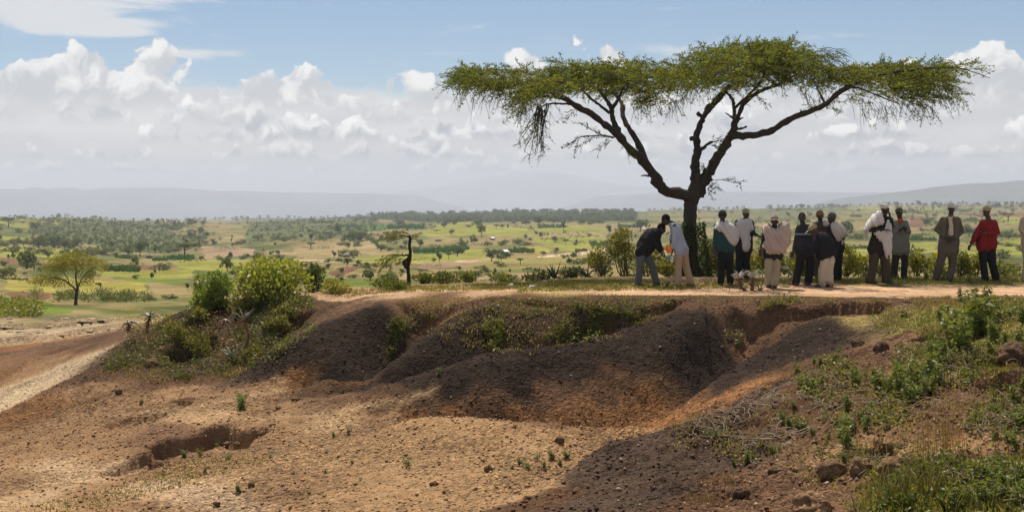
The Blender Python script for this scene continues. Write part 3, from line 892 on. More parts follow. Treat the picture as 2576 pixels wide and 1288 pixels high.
# ---- land use of the far fields, given as outlines on the land
def c4(p): return [(1148 + x * .2058, 494.7 + y * .2058) for x, y in p]
def c7(p): return [(618.4 + x * .2743, 512.4 + y * .2743) for x, y in p]
def c5(p): return [(x * .3017, 441.7 + y * .3017) for x, y in p]
def c2(p): return [(2067 + x * .2058, 494.7 + y * .2058) for x, y in p]
YG, YEL, TAN, WOOD, CROP, RED, PALE, PINK, SCRUB, GRN = (.205, .205, .052), (.245, .215, .060), (.24, .19, .095), (.05, .065, .033), (.065, .115, .03), (.155, .088, .058), (.40, .30, .20), (.27, .195, .120), (.095, .105, .045), (.12, .155, .035)
FIELDS = [
    (WOOD, c4([(-2400, 190), (0, 190), (1500, 180), (2200, 180), (2200, 300), (1000, 310), (0, 315), (-1200, 280)])),
    (SCRUB, c5([(250, 350), (1200, 380), (1450, 480), (1680, 570), (1430, 650), (1000, 630), (700, 570), (250, 500)])),
    (SCRUB, c7([(0, 160), (420, 130), (1150, 125), (1300, 240), (800, 300), (500, 300), (0, 390)])),
    (YG, c4([(0, 320), (180, 320), (450, 360), (950, 390), (1350, 360), (1800, 370), (1820, 430), (1050, 450), (560, 500), (380, 470), (0, 490)])),
    (YG, c4([(920, 490), (1800, 500), (1850, 610), (1380, 670), (950, 560)])), (YEL, c4([(780, 610), (1050, 600), (1180, 660), (1020, 710), (950, 690)])),
    (YG, c4([(0, 620), (340, 640), (340, 750), (0, 770)])), (TAN, c4([(1080, 450), (1820, 440), (1830, 500), (1080, 490)])),
    (PALE, c4([(0, 780), (320, 775), (450, 740), (450, 752), (320, 792), (0, 795)])), (PALE, c4([(1000, 735), (1380, 690), (1700, 662), (2100, 600), (2100, 615), (1700, 690), (1100, 760), (1000, 750)])),
    ((.22, .19, .075), c4([(300, 762), (1000, 750), (1600, 725), (1650, 830), (1400, 860), (1000, 880), (200, 900), (0, 860)])),
    (PINK, c4([(0, 960), (560, 930), (1000, 930), (1600, 900), (1600, 960), (700, 1000), (0, 1030)])),
    (YG, c7([(960, 510), (1500, 440), (1880, 470), (2150, 500), (1560, 540), (1100, 545)])), (YG, c7([(1620, 260), (1800, 180), (2060, 170), (2120, 240), (2100, 290), (1700, 310)])),
    (CROP, c7([(1540, 420), (1880, 390), (2050, 400), (1980, 460), (1560, 460)])), (CROP, c7([(850, 190), (1400, 180), (1640, 190), (1640, 230), (1200, 240), (850, 220)])),
    (GRN, c7([(0, 560), (180, 570), (190, 630), (0, 640)])), (GRN, c7([(660, 640), (820, 690), (820, 740), (680, 720)])), (RED, c7([(750, 640), (900, 580), (1040, 590), (920, 640), (760, 660)])),
    (TAN, c7([(640, 330), (1150, 350), (1400, 470), (900, 480), (480, 520), (450, 430)])), (PINK, c7([(1560, 540), (2150, 530), (2200, 560), (1600, 600)])),
    (PINK, c7([(1200, 680), (1500, 640), (2400, 640), (2576, 650), (2300, 690), (1560, 700)])), (PALE, c7([(450, 500), (780, 530), (1150, 540), (1150, 548), (780, 542), (480, 520)])), (GRN, c7([(700, 700), (1470, 720), (1470, 755), (900, 765)])),
    (PINK, c7([(0, 440), (260, 430), (480, 460), (420, 470), (0, 470)])),
    (YG, c5([(0, 590), (300, 600), (680, 620), (640, 700), (100, 690), (0, 680)])), (YG, c5([(0, 380), (350, 430), (280, 450), (0, 410)])), (YG, c5([(130, 345), (550, 380), (540, 410), (150, 370)])),
    (YG, c5([(0, 500), (270, 520), (260, 560), (0, 540)])),
    (YG, c5([(1430, 720), (1880, 700), (2108, 720), (2108, 800), (1600, 790), (1480, 760)])), (YG, c5([(770, 800), (1600, 790), (1600, 850), (900, 850)])), (YEL, c5([(40, 870), (500, 850), (1200, 900), (1250, 960), (700, 985), (60, 955)])),
    (GRN, c5([(900, 850), (1600, 860), (1500, 910), (1150, 890)])), (TAN, c5([(1240, 900), (1600, 920), (1500, 1000), (1290, 1000)])), (GRN, c5([(0, 1010), (200, 1000), (620, 1130), (300, 1180), (0, 1170)])),
    (RED, c5([(60, 970), (450, 975), (400, 1040), (100, 1030)])), (RED, c5([(0, 690), (330, 700), (340, 740), (0, 745)])), (RED, c5([(1000, 740), (1480, 760), (1300, 790), (1080, 780)])),
    (CROP, c5([(860, 740), (1150, 800), (900, 800)])), (CROP, c5([(1380, 660), (1620, 660), (1600, 710), (1400, 710)])), (PINK, c5([(1640, 600), (2108, 600), (2108, 660), (1720, 690)])),
    (YG, c2([(1080, 560), (1400, 560), (1420, 690), (1080, 690)])), (YG, c2([(2200, 510), (2600, 500), (2600, 590), (2230, 590)])), (YG, c2([(2160, 250), (2600, 280), (2600, 330), (2200, 320)])), (YG, c2([(240, 640), (580, 640), (580, 720), (240, 720)])),
    (RED, c2([(1050, 260), (1220, 250), (1230, 380), (1060, 370)])), (RED, c2([(1700, 210), (2600, 195), (2600, 240), (1700, 232)])), (YG, c2([(300, 120), (700, 130), (700, 160), (300, 150)])), (YG, c2([(860, 150), (1500, 150), (1500, 165), (860, 170)])),
    (YG, c2([(-300, 330), (-60, 330), (-60, 400), (-300, 390)])), (YG, c2([(1700, 600), (2473, 620), (2473, 720), (1700, 720)]))]
fr = np.searchsorted(gy, 42)
pX = CX + S2[fr:] * F
pY = PROJ[fr:]
jx = 34 * fbm(S2[fr:] * 45, L2[fr:] * 16, 91, 4)
jy = 9 * fbm(S2[fr:] * 60 + 9, L2[fr:] * 14, 93, 3)
nz = fbm(S2[fr:] * 22, L2[fr:] * 7, 95, 5, .6)[..., None]
t1 = sstep(-.12, .12, nz)
t1 = np.clip(t1 + .22 * sstep(650, 800, pX)[..., None] * sstep(1900, 1500, pX)[..., None], 0, 1)
base = np.array((.098, .112, .042)) * (1 - t1) + np.array((.215, .172, .082)) * t1
wd = sstep(600, 1600, GYY[fr:])[..., None]
base = base * (1 - .35 * wd) + np.array((.12, .125, .06)) * .35 * wd
for c, poly in FIELDS:
    mk = in_poly(pX + jx, pY + jy, poly)
    xs = [p[0] for p in poly]
    k = 1 + .35 * fbm(S2[fr:][mk] * 90, L2[fr:][mk] * 40, 97, 3)
    base[mk] = np.array(c) * k[:, None]
fade = sstep(42, 62, GYY[fr:])[..., None]
GC[fr:] = GC[fr:] * (1 - fade) + base * fade
# dry silt washed along the small channels of the flats
for pl, wd_, cc in [([(540, 1062), (700, 1047), (850, 1038), (1000, 1012), (1090, 982)], .09, (.36, .24, .13)), ([(360, 1226), (480, 1238), (560, 1262), (620, 1285)], .32, (.46, .32, .20)), ([(110, 1170), (170, 1192), (240, 1196), (300, 1170)], .30, (.44, .30, .18)),
                    ([(-40, 1262), (60, 1262), (130, 1240)], .30, (.42, .29, .17)), ([(1560, 1092), (1660, 1062), (1760, 1028), (1850, 990), (1930, 955)], .30, (.30, .145, .058)), ([(300, 1040), (450, 1030), (560, 1010), (700, 985)], .16, (.38, .25, .14)), ([(1000, 1075), (1200, 1080), (1400, 1092), (1560, 1090)], .35, (.34, .205, .10))]:
    pw = [ground_at(x, y) for x, y in pl]
    pw = [(g[0], g[1]) for g in pw if g is not None]
    best = np.full(GX[:nr].shape, 1e9)
    for (ax, ay), (bx, by) in zip(pw[:-1], pw[1:]):
        ex, ey = bx - ax, by - ay
        t = np.clip(((GX[:nr] - ax) * ex + (GYY[:nr] - ay) * ey) / (ex * ex + ey * ey), 0, 1)
        best = np.minimum(best, np.hypot(GX[:nr] - ax - t * ex, GYY[:nr] - ay - t * ey))
    best = best + .5 * wd_ * fbm(GX[:nr] * 2.2, GYY[:nr] * 2.2, 77, 4) * 2
    k = (np.exp(-(np.maximum(best, 0) / wd_) ** 2) * .8)[..., None]
    GC[:nr] = GC[:nr] * (1 - k) + np.array(cc) * k
# drop behind the plateau: weeds
hid = (sstep(34.5, 36.5, GYY) * sstep(75, 60, GYY) * sstep(-.14, -.10, S2))[..., None]
GC = GC * (1 - hid) + np.array((.15, .155, .05)) * hid

# ---- build: ground, path, valley out of one sheet
nS = len(gs)
def sheet(name, r0, r1, mask, mat):
    rows = np.arange(r0, r1)
    i = rows[:, None] * nS + np.arange(nS - 1)[None]
    Q4 = np.stack([i, i + 1, i + nS + 1, i + nS], -1).reshape(-1, 4)
    if mask is not None:
        Q4 = Q4[mask[r0:r1, :-1].ravel()]
    u, inv = np.unique(Q4, return_inverse=True)
    V = np.stack([GX.ravel()[u], GYY.ravel()[u], GZ.ravel()[u]], 1)
    me = mesh_np(name, V, [inv.reshape(-1, 4)], mat, GC.reshape(-1, 3)[u], True)
    return tag(link(name, me), kind='structure')
r_near = np.searchsorted(gy, 60)
pXn = CX + S2 * F
wob = 14 * fbm(GX * .7, GYY * .7, 101, 3)
path_m = np.zeros(GZ.shape, bool)
mid = np.interp(pXn, [780, 1000, 1300, 1600, 1800, 2100, 2300, 2600, 3000], [31.0, 29.6, 28.8, 28.6, 28.8, 28.6, 28.3, 28.2, 28.2])
half = np.interp(pXn, [780, 1000, 1300, 1600, 1800, 2100, 2300, 2600, 3000], [0.4, 0.7, .7, .9, 1.3, 1.7, 1.8, 1.7, 1.7])
path_m = (np.abs(GYY - mid + wob * .05) < half) & (pXn > 800) & (bank_face < .1)
GC[path_m] = GC[path_m] * .3 + np.array(PAL['path']) * .7
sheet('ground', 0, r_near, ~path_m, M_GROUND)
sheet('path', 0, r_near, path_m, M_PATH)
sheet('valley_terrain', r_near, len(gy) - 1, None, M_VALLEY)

# ---- far hills, each a real ridge with a front and a back slope
M_HILL = mat_valley()
def hill(name, prof, d, z0, depth, seed, col=(.10, .11, .07)):
    xs = np.linspace(prof[0][0], prof[-1][0], 420)
    Yt = np.interp(xs, [p[0] for p in prof], [p[1] for p in prof])
    Yt = Yt + 3.0 * fbm(xs / 90, xs * 0, seed, 5, .55)
    top = CZ + (HY - Yt) / F * d
    ts = np.linspace(-1, 1, 41)
    X = (xs - CX) / F * d
    V = []
    for t in ts:
        k = 1 - np.abs(t)
        k = np.clip(k + .16 * fbm(xs / 40, np.full_like(xs, t * 3), seed + 5, 4) * (1 - k) * k * 4, 0, 1)
        V.append(np.stack([X, np.full_like(X, d + t * depth), z0 + (top - z0) * (k ** 0.8)], 1))
    V = np.concatenate(V)
    m = len(xs)
    i = np.arange(40)[:, None] * m + np.arange(m - 1)[None]
    Q4 = np.stack([i, i + 1, i + m + 1, i + m], -1).reshape(-1, 4)
    c = np.array(col) * (1 + .5 * fbm(V[:, 0] / 300, V[:, 1] / 300, seed, 4))[:, None]  # hill colours are paled and blued to carry haze, the mountain most
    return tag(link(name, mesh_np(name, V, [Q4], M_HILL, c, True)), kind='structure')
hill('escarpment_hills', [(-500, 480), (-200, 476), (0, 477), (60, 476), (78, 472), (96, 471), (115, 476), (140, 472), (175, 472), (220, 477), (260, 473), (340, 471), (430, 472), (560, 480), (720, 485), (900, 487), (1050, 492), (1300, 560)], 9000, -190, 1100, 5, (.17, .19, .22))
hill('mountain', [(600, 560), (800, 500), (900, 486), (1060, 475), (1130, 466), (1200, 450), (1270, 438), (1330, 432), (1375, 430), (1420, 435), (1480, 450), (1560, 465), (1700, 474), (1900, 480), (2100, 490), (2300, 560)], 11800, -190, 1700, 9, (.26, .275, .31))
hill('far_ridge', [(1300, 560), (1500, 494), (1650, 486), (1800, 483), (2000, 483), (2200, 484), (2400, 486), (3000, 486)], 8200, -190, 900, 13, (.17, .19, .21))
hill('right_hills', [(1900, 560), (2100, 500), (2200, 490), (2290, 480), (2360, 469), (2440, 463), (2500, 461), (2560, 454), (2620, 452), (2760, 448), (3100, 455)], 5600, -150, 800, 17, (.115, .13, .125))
# ---- air: one closed box round everything, faint
bm_ = MB()
bx = 11000.0
bV = [(-bx, -60, -260), (bx, -60, -260), (bx, 14200, -260), (-bx, 14200, -260), (-bx, -60, 172), (bx, -60, 172), (bx, 14200, 172), (-bx, 14200, 172)]
bm_.raw(bV, [(0, 3, 2, 1), (4, 5, 6, 7), (0, 1, 5, 4), (1, 2, 6, 5), (2, 3, 7, 6), (3, 0, 4, 7)])
mh = bpy.data.materials.new('haze_air')
mh.use_nodes = True
mh.node_tree.nodes.clear()
pv = mh.node_tree.nodes.new('ShaderNodeVolumePrincipled')
pv.inputs['Color'].default_value = (0.80, 0.875, 1.0, 1)
pv.inputs['Density'].default_value = 0.000155
pv.inputs['Anisotropy'].default_value = 0.3
mo = mh.node_tree.nodes.new('ShaderNodeOutputMaterial')
mh.node_tree.links.new(pv.outputs[0], mo.inputs['Volume'])
tag(bm_.build('haze', mh), kind='stuff', label='pale bluish air haze lying over the valley and far hills', cat='haze')
# ------------------------------------------------------------------ the big umbrella acacia
TD = 34.2                                   # its distance
def c3p(x, y): return (1113.1 + x * .34293, 70.67 + y * .34293)
def c4p(x, y): return (1678.5 + x * .34293, 70.67 + y * .34293)
def limb(mb, pts, r0, r1, conv, dd=(0, 0), n=9, seg=26, col=(.05, .040, .030), lump=.07):
    """traced limb: picture points, distance offsets from dd[0] to dd[1]"""
    q = [conv(*p) for p in pts]
    k = np.linspace(0, 1, len(q))
    w = np.array([P3(X, Y, TD + dd[0] + (dd[1] - dd[0]) * t ** 1.3) for (X, Y), t in zip(q, k)])
    w = curve(w, seg)
    w[1:-1] += rng.normal(size=(seg - 2, 3)) * (r0 + r1) * .06
    mb.tube(w, np.linspace(r0, r1, seg) * (1 + .09 * rng.normal(size=seg)), n, col, lump=lump)
    return w
base_g = ground_at(1744, 706, 30)
tree_base = P3(1745, 705, TD)
tree_base[2] = float(gz(tree_base[0], tree_base[1])) - .05
acacia = empty('acacia_tree', tree_base)
tag(acacia, 'tall flat-topped umbrella acacia spreading over the standing people', 'tree')
def child(mb, name, mat, root, smooth=True):
    """geometry given in world space, parented under root"""
    o = mb.build(name, mat, None, smooth)
    loc = root.location
    co = np.empty(len(o.data.vertices) * 3, np.float32)
    o.data.vertices.foreach_get('co', co)
    co = co.reshape(-1, 3) - np.array(loc, np.float32)
    o.data.vertices.foreach_set('co', co.ravel())
    o.data.update()
    o.parent = root
    return o
tr = MB()
tp = curve([tree_base + np.array((.03, 0, -.1)), tree_base + np.array((.02, 0, .15))] + [P3(X, Y, TD) for X, Y in ((1740, 660), (1737, 610), (1736, 560), (1737, 520), (1742, 498), (1752, 470), (1757, 440))], 34)
tr.tube(tp, np.interp(np.linspace(0, 1, 34), [0, .08, .2, .5, .68, .8, .9, 1], [.27, .21, .17, .155, .165, .19, .17, .10]), 14, (.055, .044, .034), lump=.04)
for (x, y, r) in ((178, 1105, .06), (285, 1065, .10), (268, 1085, .12), (295, 1095, .10)):   # burls
    c = P3(*c4p(x, y), TD - .05)
    for k in range(4):
        o = rng.normal(size=3) * r * .35
        tr.tube([c + o - (0, 0, r * .6), c + o, c + o + (0, 0, r * .6)], [r * .4, r * .9, r * .35], 7, (.05, .04, .03), lump=.12)
child(tr, 'trunk', M_BARK, acacia)
LIMBS = []
def branch(parts):
    mb = MB()
    for p in parts:
        LIMBS.append(limb(mb, *p))
    child(mb, 'branch', M_BARK, acacia)
branch([([(1850, 1290), (1770, 1225), (1650, 1200), (1590, 1150), (1530, 1060), (1470, 970), (1380, 890), (1290, 790), (1200, 720), (1110, 650), (1000, 580), (900, 520), (820, 480)], .150, .050, c3p, (0, -1.2), 12, 44),
        ([(1490, 985), (1445, 860), (1370, 740), (1330, 660), (1315, 560), (1290, 520), (1230, 440)], .085, .035, c3p, (-.35, 1.6)),
        ([(1300, 790), (1250, 670), (1235, 580), (1200, 530), (1140, 440)], .075, .035, c3p, (-.5, .5)),
        ([(1240, 600), (1285, 530), (1330, 430)], .045, .025, c3p, (.0, -1.4)),
        ([(1222, 622), (1150, 565), (1085, 515), (1030, 460)], .035, .02, c3p, (0, -1.8)),
        ([(1000, 585), (940, 560), (870, 558), (800, 555), (740, 572), (700, 600)], .035, .014, c3p, (-.9, -1.4)),
        ([(830, 488), (700, 440), (520, 420), (330, 400)], .045, .02, c3p, (-1.0, .6)),
        ([(900, 525), (760, 500), (600, 520)], .035, .015, c3p, (-1.1, -2.2)),
        ([(1260, 805), (1180, 790), (1100, 792), (1010, 800), (940, 845)], .022, .008, c3p, (-.5, -1.0)),
        ([(1180, 790), (1080, 740), (1000, 690)], .012, .005, c3p, (-.6, -.9)),
        ([(1515, 1085), (1480, 1082), (1458, 1086)], .028, .012, c3p, (-.1, -.2), 7, 8)])
branch([([(235, 1200), (212, 1130), (205, 1040), (212, 960), (225, 890), (215, 820), (222, 765), (245, 700), (275, 640), (300, 590), (360, 520), (430, 450), (520, 380), (560, 300)], .115, .04, c4p, (0, .9), 11, 42),
        ([(290, 625), (340, 570), (390, 520), (450, 420)], .05, .03, c4p, (.4, -1.3)),
        ([(228, 905), (260, 885), (300, 850), (330, 838)], .045, .03, c4p, (.1, -.2), 8, 10),
        ([(320, 845), (360, 830), (420, 840)], .012, .005, c4p, (-.2, -.4), 5, 8),
        ([(170, 815), (195, 812), (225, 820)], .075, .06, c4p, (0, 0), 8, 6),
        ([(222, 625), (240, 640), (262, 650)], .05, .05, c4p, (.1, .2), 8, 6)])
branch([([(225, 1230), (270, 1130), (310, 1060), (360, 970), (425, 860), (475, 780), (497, 690)], .135, .085, c4p, (0, -.3), 11, 30),
        ([(497, 700), (490, 610), (480, 530), (430, 470)], .055, .03, c4p, (-.3, .9)),
        ([(500, 700), (530, 620), (570, 550), (640, 490), (700, 455), (790, 425), (860, 395), (930, 350)], .065, .03, c4p, (-.3, 1.2)),
        ([(490, 590), (560, 530), (620, 470), (690, 390), (720, 300)], .04, .025, c4p, (-.2, -1.6)),
        ([(480, 660), (450, 640), (428, 625)], .028, .012, c4p, (-.3, -.5), 7, 8),
        ([(500, 690), (540, 665), (558, 660)], .03, .012, c4p, (-.3, -.4), 7, 8),
        ([(505, 742), (545, 738), (583, 724)], .034, .022, c4p, (-.3, -.5), 7, 8),
        ([(290, 1135), (340, 1118), (410, 1114), (470, 1130), (545, 1142)], .010, .004, c4p, (-.1, -.4), 5, 14)])
branch([([(470, 790), (540, 792), (640, 785), (760, 755), (850, 700), (940, 650), (1050, 610), (1150, 570), (1230, 500), (1300, 440), (1400, 400), (1500, 365), (1700, 320)], .095, .035, c4p, (-.3, -1.3), 10, 44),
        ([(1240, 495), (1350, 430), (1450, 390), (1600, 380), (1800, 380)], .04, .015, c4p, (-.9, .9)),
        ([(1300, 445), (1400, 440), (1550, 500), (1700, 560)], .03, .010, c4p, (-1.0, -2.0)),
        ([(1700, 320), (1900, 300), (2050, 290), (2200, 310), (2370, 370)], .03, .006, c4p, (-1.2, -1.0)),
        ([(950, 645), (975, 620), (985, 606)], .025, .012, c4p, (-.6, -.7), 7, 6),
        ([(1160, 565), (1120, 480), (1080, 400)], .03, .015, c4p, (-.9, .6))])
# --- crown: pads of feathery twigs.  cx, cy, rx, ry in crop pixels, density, lean of droop
PADS = [(c3p, [(140, 385, 115, 55, .8), (230, 350, 120, 60, 1), (330, 390, 160, 75, 1), (430, 440, 120, 60, .6), (520, 370, 180, 85, 1), (480, 470, 120, 50, .5), (640, 530, 110, 55, .9), (720, 470, 150, 70, 1),
               (760, 400, 180, 95, 1), (600, 600, 80, 40, .4), (980, 348, 200, 70, 1), (900, 430, 180, 70, 1), (1150, 362, 220, 85, 1.1), (1050, 430, 150, 60, .8), (1350, 355, 220, 88, 1.1), (1300, 440, 200, 70, .9),
               (1480, 400, 170, 95, 1), (1560, 500, 130, 55, .7), (1650, 350, 140, 45, .7), (1680, 400, 90, 50, .5), (1000, 290, 180, 28, .6), (1400, 280, 260, 26, .6), (860, 268, 60, 22, .4), (1640, 560, 90, 28, .25), (1520, 560, 90, 40, .3)]),
        (c4p, [(60, 335, 140, 55, .8), (110, 400, 150, 70, .8), (250, 300, 190, 100, 1.1), (250, 410, 160, 60, .7), (360, 212, 160, 75, 1), (420, 330, 220, 110, 1.1), (560, 190, 210, 80, 1.1), (600, 270, 220, 100, 1.1), (700, 158, 190, 58, 1), (760, 230, 220, 110, 1.1),
               (900, 200, 150, 70, 1), (480, 420, 200, 60, .7), (700, 360, 200, 70, .9), (900, 320, 190, 85, 1), (1000, 270, 130, 70, .8), (1120, 350, 170, 75, .9), (1050, 430, 120, 50, .35), (1260, 350, 160, 80, .9), (1400, 362, 170, 75, 1),
               (1560, 335, 200, 66, 1), (1700, 318, 170, 45, .9), (1700, 390, 230, 85, 1), (1850, 345, 200, 75, 1), (1980, 315, 150, 45, .8), (1950, 420, 180, 65, .8), (1760, 480, 220, 60, .7), (1600, 480, 160, 50, .4), (1900, 520, 150, 45, .35), (2100, 285, 110, 22, .5), (2220, 300, 110, 16, .3), (1780, 570, 90, 35, .2), (1350, 510, 120, 50, .25), (2050, 500, 90, 30, .25)])]
leafm, twm = MB(), MB()
LP, LD, LC, LL = [], [], [], []
cax, cay = P3(1800, 300, TD)[0], TD + .3
def spray(p0, dirn, L, dens=1.0, droop=.35, dead=False):
    """one feathery twig: a thin curved stem with short leaf tufts on both sides"""
    n = 7
    t = np.linspace(0, 1, n)[:, None]
    d = dirn / (np.linalg.norm(dirn) + 1e-9)
    side = np.cross(d, (0, 0, 1.0))
    pts = p0 + d * L * t + np.array((0, 0, -1.0)) * droop * L * t ** 2 + side * L * .18 * np.sin(t * 3.0 + rng.uniform(0, 6)) * rng.normal()
    twm.tube(pts[::2], np.linspace(.007, .0025, 4), 3, (.045, .036, .024), cap=False)
    if dead:
        return pts
    m = int(30 * L / .5 * dens)
    u = rng.uniform(.08, 1, m)
    P = np.stack([np.interp(u, t[:, 0], pts[:, k]) for k in range(3)], 1) + rng.normal(size=(m, 3)) * .018
    D = d * .75 + rng.normal(size=(m, 3)) * (.75, .75, .42) + (0, 0, .12)
    LP.append(P); LD.append(D); LL.append(rng.uniform(.036, .088, m))
    g = rng.uniform(.62, 1.35, m)[:, None] * rng.uniform(.75, 1.2)
    h = rng.uniform(0, 1)
    LC.append((np.array((.120, .158, .024)) * (1 - h) + np.array((.185, .182, .030)) * h) * g)
    return pts
for conv, pads in PADS:
    for (x, y, rx, ry, den) in pads:
        X, Y = conv(x, y)
        ext = 4.0 * math.sqrt(max(.10, 1 - ((X - 1800) / 720) ** 2))
        rxm, rym = rx * .34293 / F * TD, ry * .34293 / F * TD
        nl = 3
        for layer in range(nl):
            dd = rng.uniform(-1, 1) * ext * .8 if layer else rng.uniform(-.3, .3)
            c = P3(X + rng.normal() * 4, Y + rng.normal() * 2, TD + .2 + dd)
            N_ = int(56 * den * (rxm * rym / .22) ** .7)
            out = np.array((c[0] - cax, (c[1] - cay) * 1.2, 0))
            out = out / (np.linalg.norm(out) + .8)
            for k in range(N_):
                q = rng.normal(size=3)
                q /= np.linalg.norm(q)
                q *= rng.uniform(.25, 1) ** .6
                hz = (1 - min(1, q[0] ** 2 + q[1] ** 2)) ** .5
                zz = rng.uniform(-.75, 1) * (.35 + .65 * hz)
                p0 = c + np.array((q[0] * rxm * .92, q[1] * max(rxm, .5) * .92, zz * rym * .92))
                dirn = out * .8 + np.array((q[0], q[1], 0)) * .6 + rng.normal(size=3) * (.5, .5, .2) + (0, 0, .10 + .25 * max(0, zz))
                spray(p0, dirn, rng.uniform(.22, .52), 1.0, .25 if zz > 0 else .5)
# loose twigs drooping from the underside, and the hanging half-dead branch at the left
def hang(conv, x0, x1, y0, y1, n, L0, L1, leafy, dx=0.0):
    for k in range(n):
        X, Y = conv(rng.uniform(x0, x1), rng.uniform(y0, y1))
        p = P3(X, Y, TD + rng.uniform(-1.5, .8))
        spray(p, np.array((dx + rng.normal() * .35, rng.normal() * .3, -.75)), rng.uniform(L0, L1), .5, .35, dead=rng.uniform() > leafy)
hang(c3p, 60, 560, 430, 520, 46, .2, .5, .45, -.3)
hang(c3p, 560, 800, 560, 640, 28, .2, .4, .5, -.2)
hang(c3p, 1380, 1720, 500, 580, 36, .2, .42, .5, .4)
hang(c4p, 60, 420, 430, 520, 30, .15, .35, .6, 0)
hang(c4p, 950, 1250, 430, 520, 26, .15, .35, .5, .1)
hang(c4p, 1350, 1950, 520, 600, 70, .2, .45, .6, .3)
hang(c4p, 1950, 2200, 430, 530, 22, .2, .4, .7, .5)
for k in range(13):                                               # hanging branch
    pts = [c3p(735 + rng.normal() * 25, 570 + rng.normal() * 14)]
    x, y = pts[0]
    vx = -.5 + rng.normal() * .5
    for q in range(9):
        vx += rng.normal() * .35 - .02 * (vx)
        x += vx * 3.2
        y += rng.uniform(10, 18) * (1 if k < 8 else .7)
        pts.append((x, y))
    dd = rng.uniform(-1.7, -1.2)
    w = curve([P3(X, Y, TD + dd + rng.normal() * .03) for X, Y in pts], 22)
    twm.tube(w, np.linspace(.016, .004, 22), 4, (.045, .036, .026), cap=False)
    for q in range(4, 22, 2):
        spray(w[q], np.array((rng.normal() - .3, rng.normal(), -.5)), rng.uniform(.10, .28), .5, .4, dead=rng.uniform() > .33)
for conv, segs in ((c3p, [(1250, 800, 1010, 800), (1010, 800, 925, 860), (1180, 790, 1000, 690), (1240, 830, 1150, 880), (1100, 795, 960, 890), (1340, 870, 1370, 920), (990, 590, 900, 670)]),
                   (c4p, [(330, 838, 420, 830), (320, 860, 400, 880), (410, 1114, 545, 1142), (320, 1130, 375, 1170), (300, 1160, 315, 1215), (1050, 610, 910, 640), (1180, 570, 1280, 630), (640, 490, 730, 560), (265, 1020, 290, 1035), (1100, 600, 1050, 560)])):
    for (xa, ya, xb, yb) in segs:
        for k in range(7):
            t = k / 7
            p = P3(*conv(xa + (xb - xa) * t, ya + (yb - ya) * t), TD - .7 * (conv is c3p) - .25)
            spray(p, np.array(((xb - xa) / 150 + rng.normal() * .4, rng.normal() * .4, -(yb - ya) / 150 + rng.normal() * .35)), rng.uniform(.12, .25), .75, .2)
# bare grey twigs at the right of the top
for k in range(70):
    X, Y = c4p(rng.uniform(1060, 1250), rng.uniform(150, 260))
    spray(P3(X, Y, TD + rng.uniform(-1, .6)), np.array((1.0, rng.normal() * .4, rng.normal() * .35 + .05)), rng.uniform(.25, .5), .5, .5, dead=rng.uniform() > .12)
for k in range(40):                                                 # upright tips along the top edge
    X = rng.uniform(1380, 2440)
    Y = np.interp(X, [1150, 1250, 1400, 1550, 1700, 1760, 1850, 1920, 2040, 2150, 2300, 2440], [185, 178, 170, 165, 162, 135, 105, 95, 105, 172, 165, 172]) + 6
    spray(P3(X, Y, TD + rng.uniform(-1, 1)), np.array((rng.normal() * .8, rng.normal() * .5, .6)), rng.uniform(.08, .18), .8, .0)
LP, LD, LC, LL = np.concatenate(LP), np.concatenate(LD), np.concatenate(LC), np.concatenate(LL)
leafm.leaves(LP, LD, LL, LL * .34, LC, .2)
child(leafm, 'crown', M_ACACIA, acacia, False)
child(twm, 'twigs', M_TWIG, acacia)
print('acacia leaves', len(LP))
# ------------------------------------------------------------------ people
def C1(x, y): return ((1780 + x / 4.293) * .8834, (560 + y / 4.293) * .8834)
def C2(x, y): return ((2340 + x / 4.2934) * .8834, (560 + y / 4.2934) * .8834)
def PC(x, y): return ((2220 + x / 4.954) * .8834, (570 + y / 4.954) * .8834)

def ell(mb, c, axes, n=12, m=8):
    """ellipsoid: axes are three scaled vectors"""
    c = np.asarray(c, float)
    A = np.asarray(axes, float)
    th = np.linspace(0, np.pi, m + 1)[1:-1]
    ph = np.arange(n) / n * 2 * np.pi
    U = np.stack([np.outer(np.sin(th), np.cos(ph)).ravel(), np.outer(np.sin(th), np.sin(ph)).ravel(), np.repeat(np.cos(th), n)], 1)
    V = np.concatenate([c + U @ A, [c + A[2], c - A[2]]])
    r = m - 1
    i = np.arange(r - 1)[:, None] * n
    j = np.arange(n)[None]
    k = (j + 1) % n
    Q = np.stack([i + j, i + n + j, i + n + k, i + k], -1).reshape(-1, 4)
    t, b = r * n, r * n + 1
    a = np.arange(n)
    T = np.concatenate([np.stack([np.full(n, t), a, (a + 1) % n], -1), np.stack([np.full(n, b), (r - 1) * n + (a + 1) % n, (r - 1) * n + a], -1)])
    n0 = mb.n
    mb.raw(V, Q)
    mb.F3.append(T + n0)

def cap(mb, pts, rads, n=10):
    """a rounded limb through pts with the given radii"""
    pts = np.asarray(pts, float)
    rads = np.asarray(rads, float) * np.ones(len(pts))
    d0 = pts[1] - pts[0]
    d1 = pts[-1] - pts[-2]
    d0 /= np.linalg.norm(d0) + 1e-9
    d1 /= np.linalg.norm(d1) + 1e-9
    P = [pts[0] - d0 * rads[0] * .95, pts[0] - d0 * rads[0] * .7] + list(pts) + [pts[-1] + d1 * rads[-1] * .7, pts[-1] + d1 * rads[-1] * .95]
    R = [rads[0] * .3, rads[0] * .71] + list(rads) + [rads[-1] * .71, rads[-1] * .3]
    mb.tube(P, R, n)

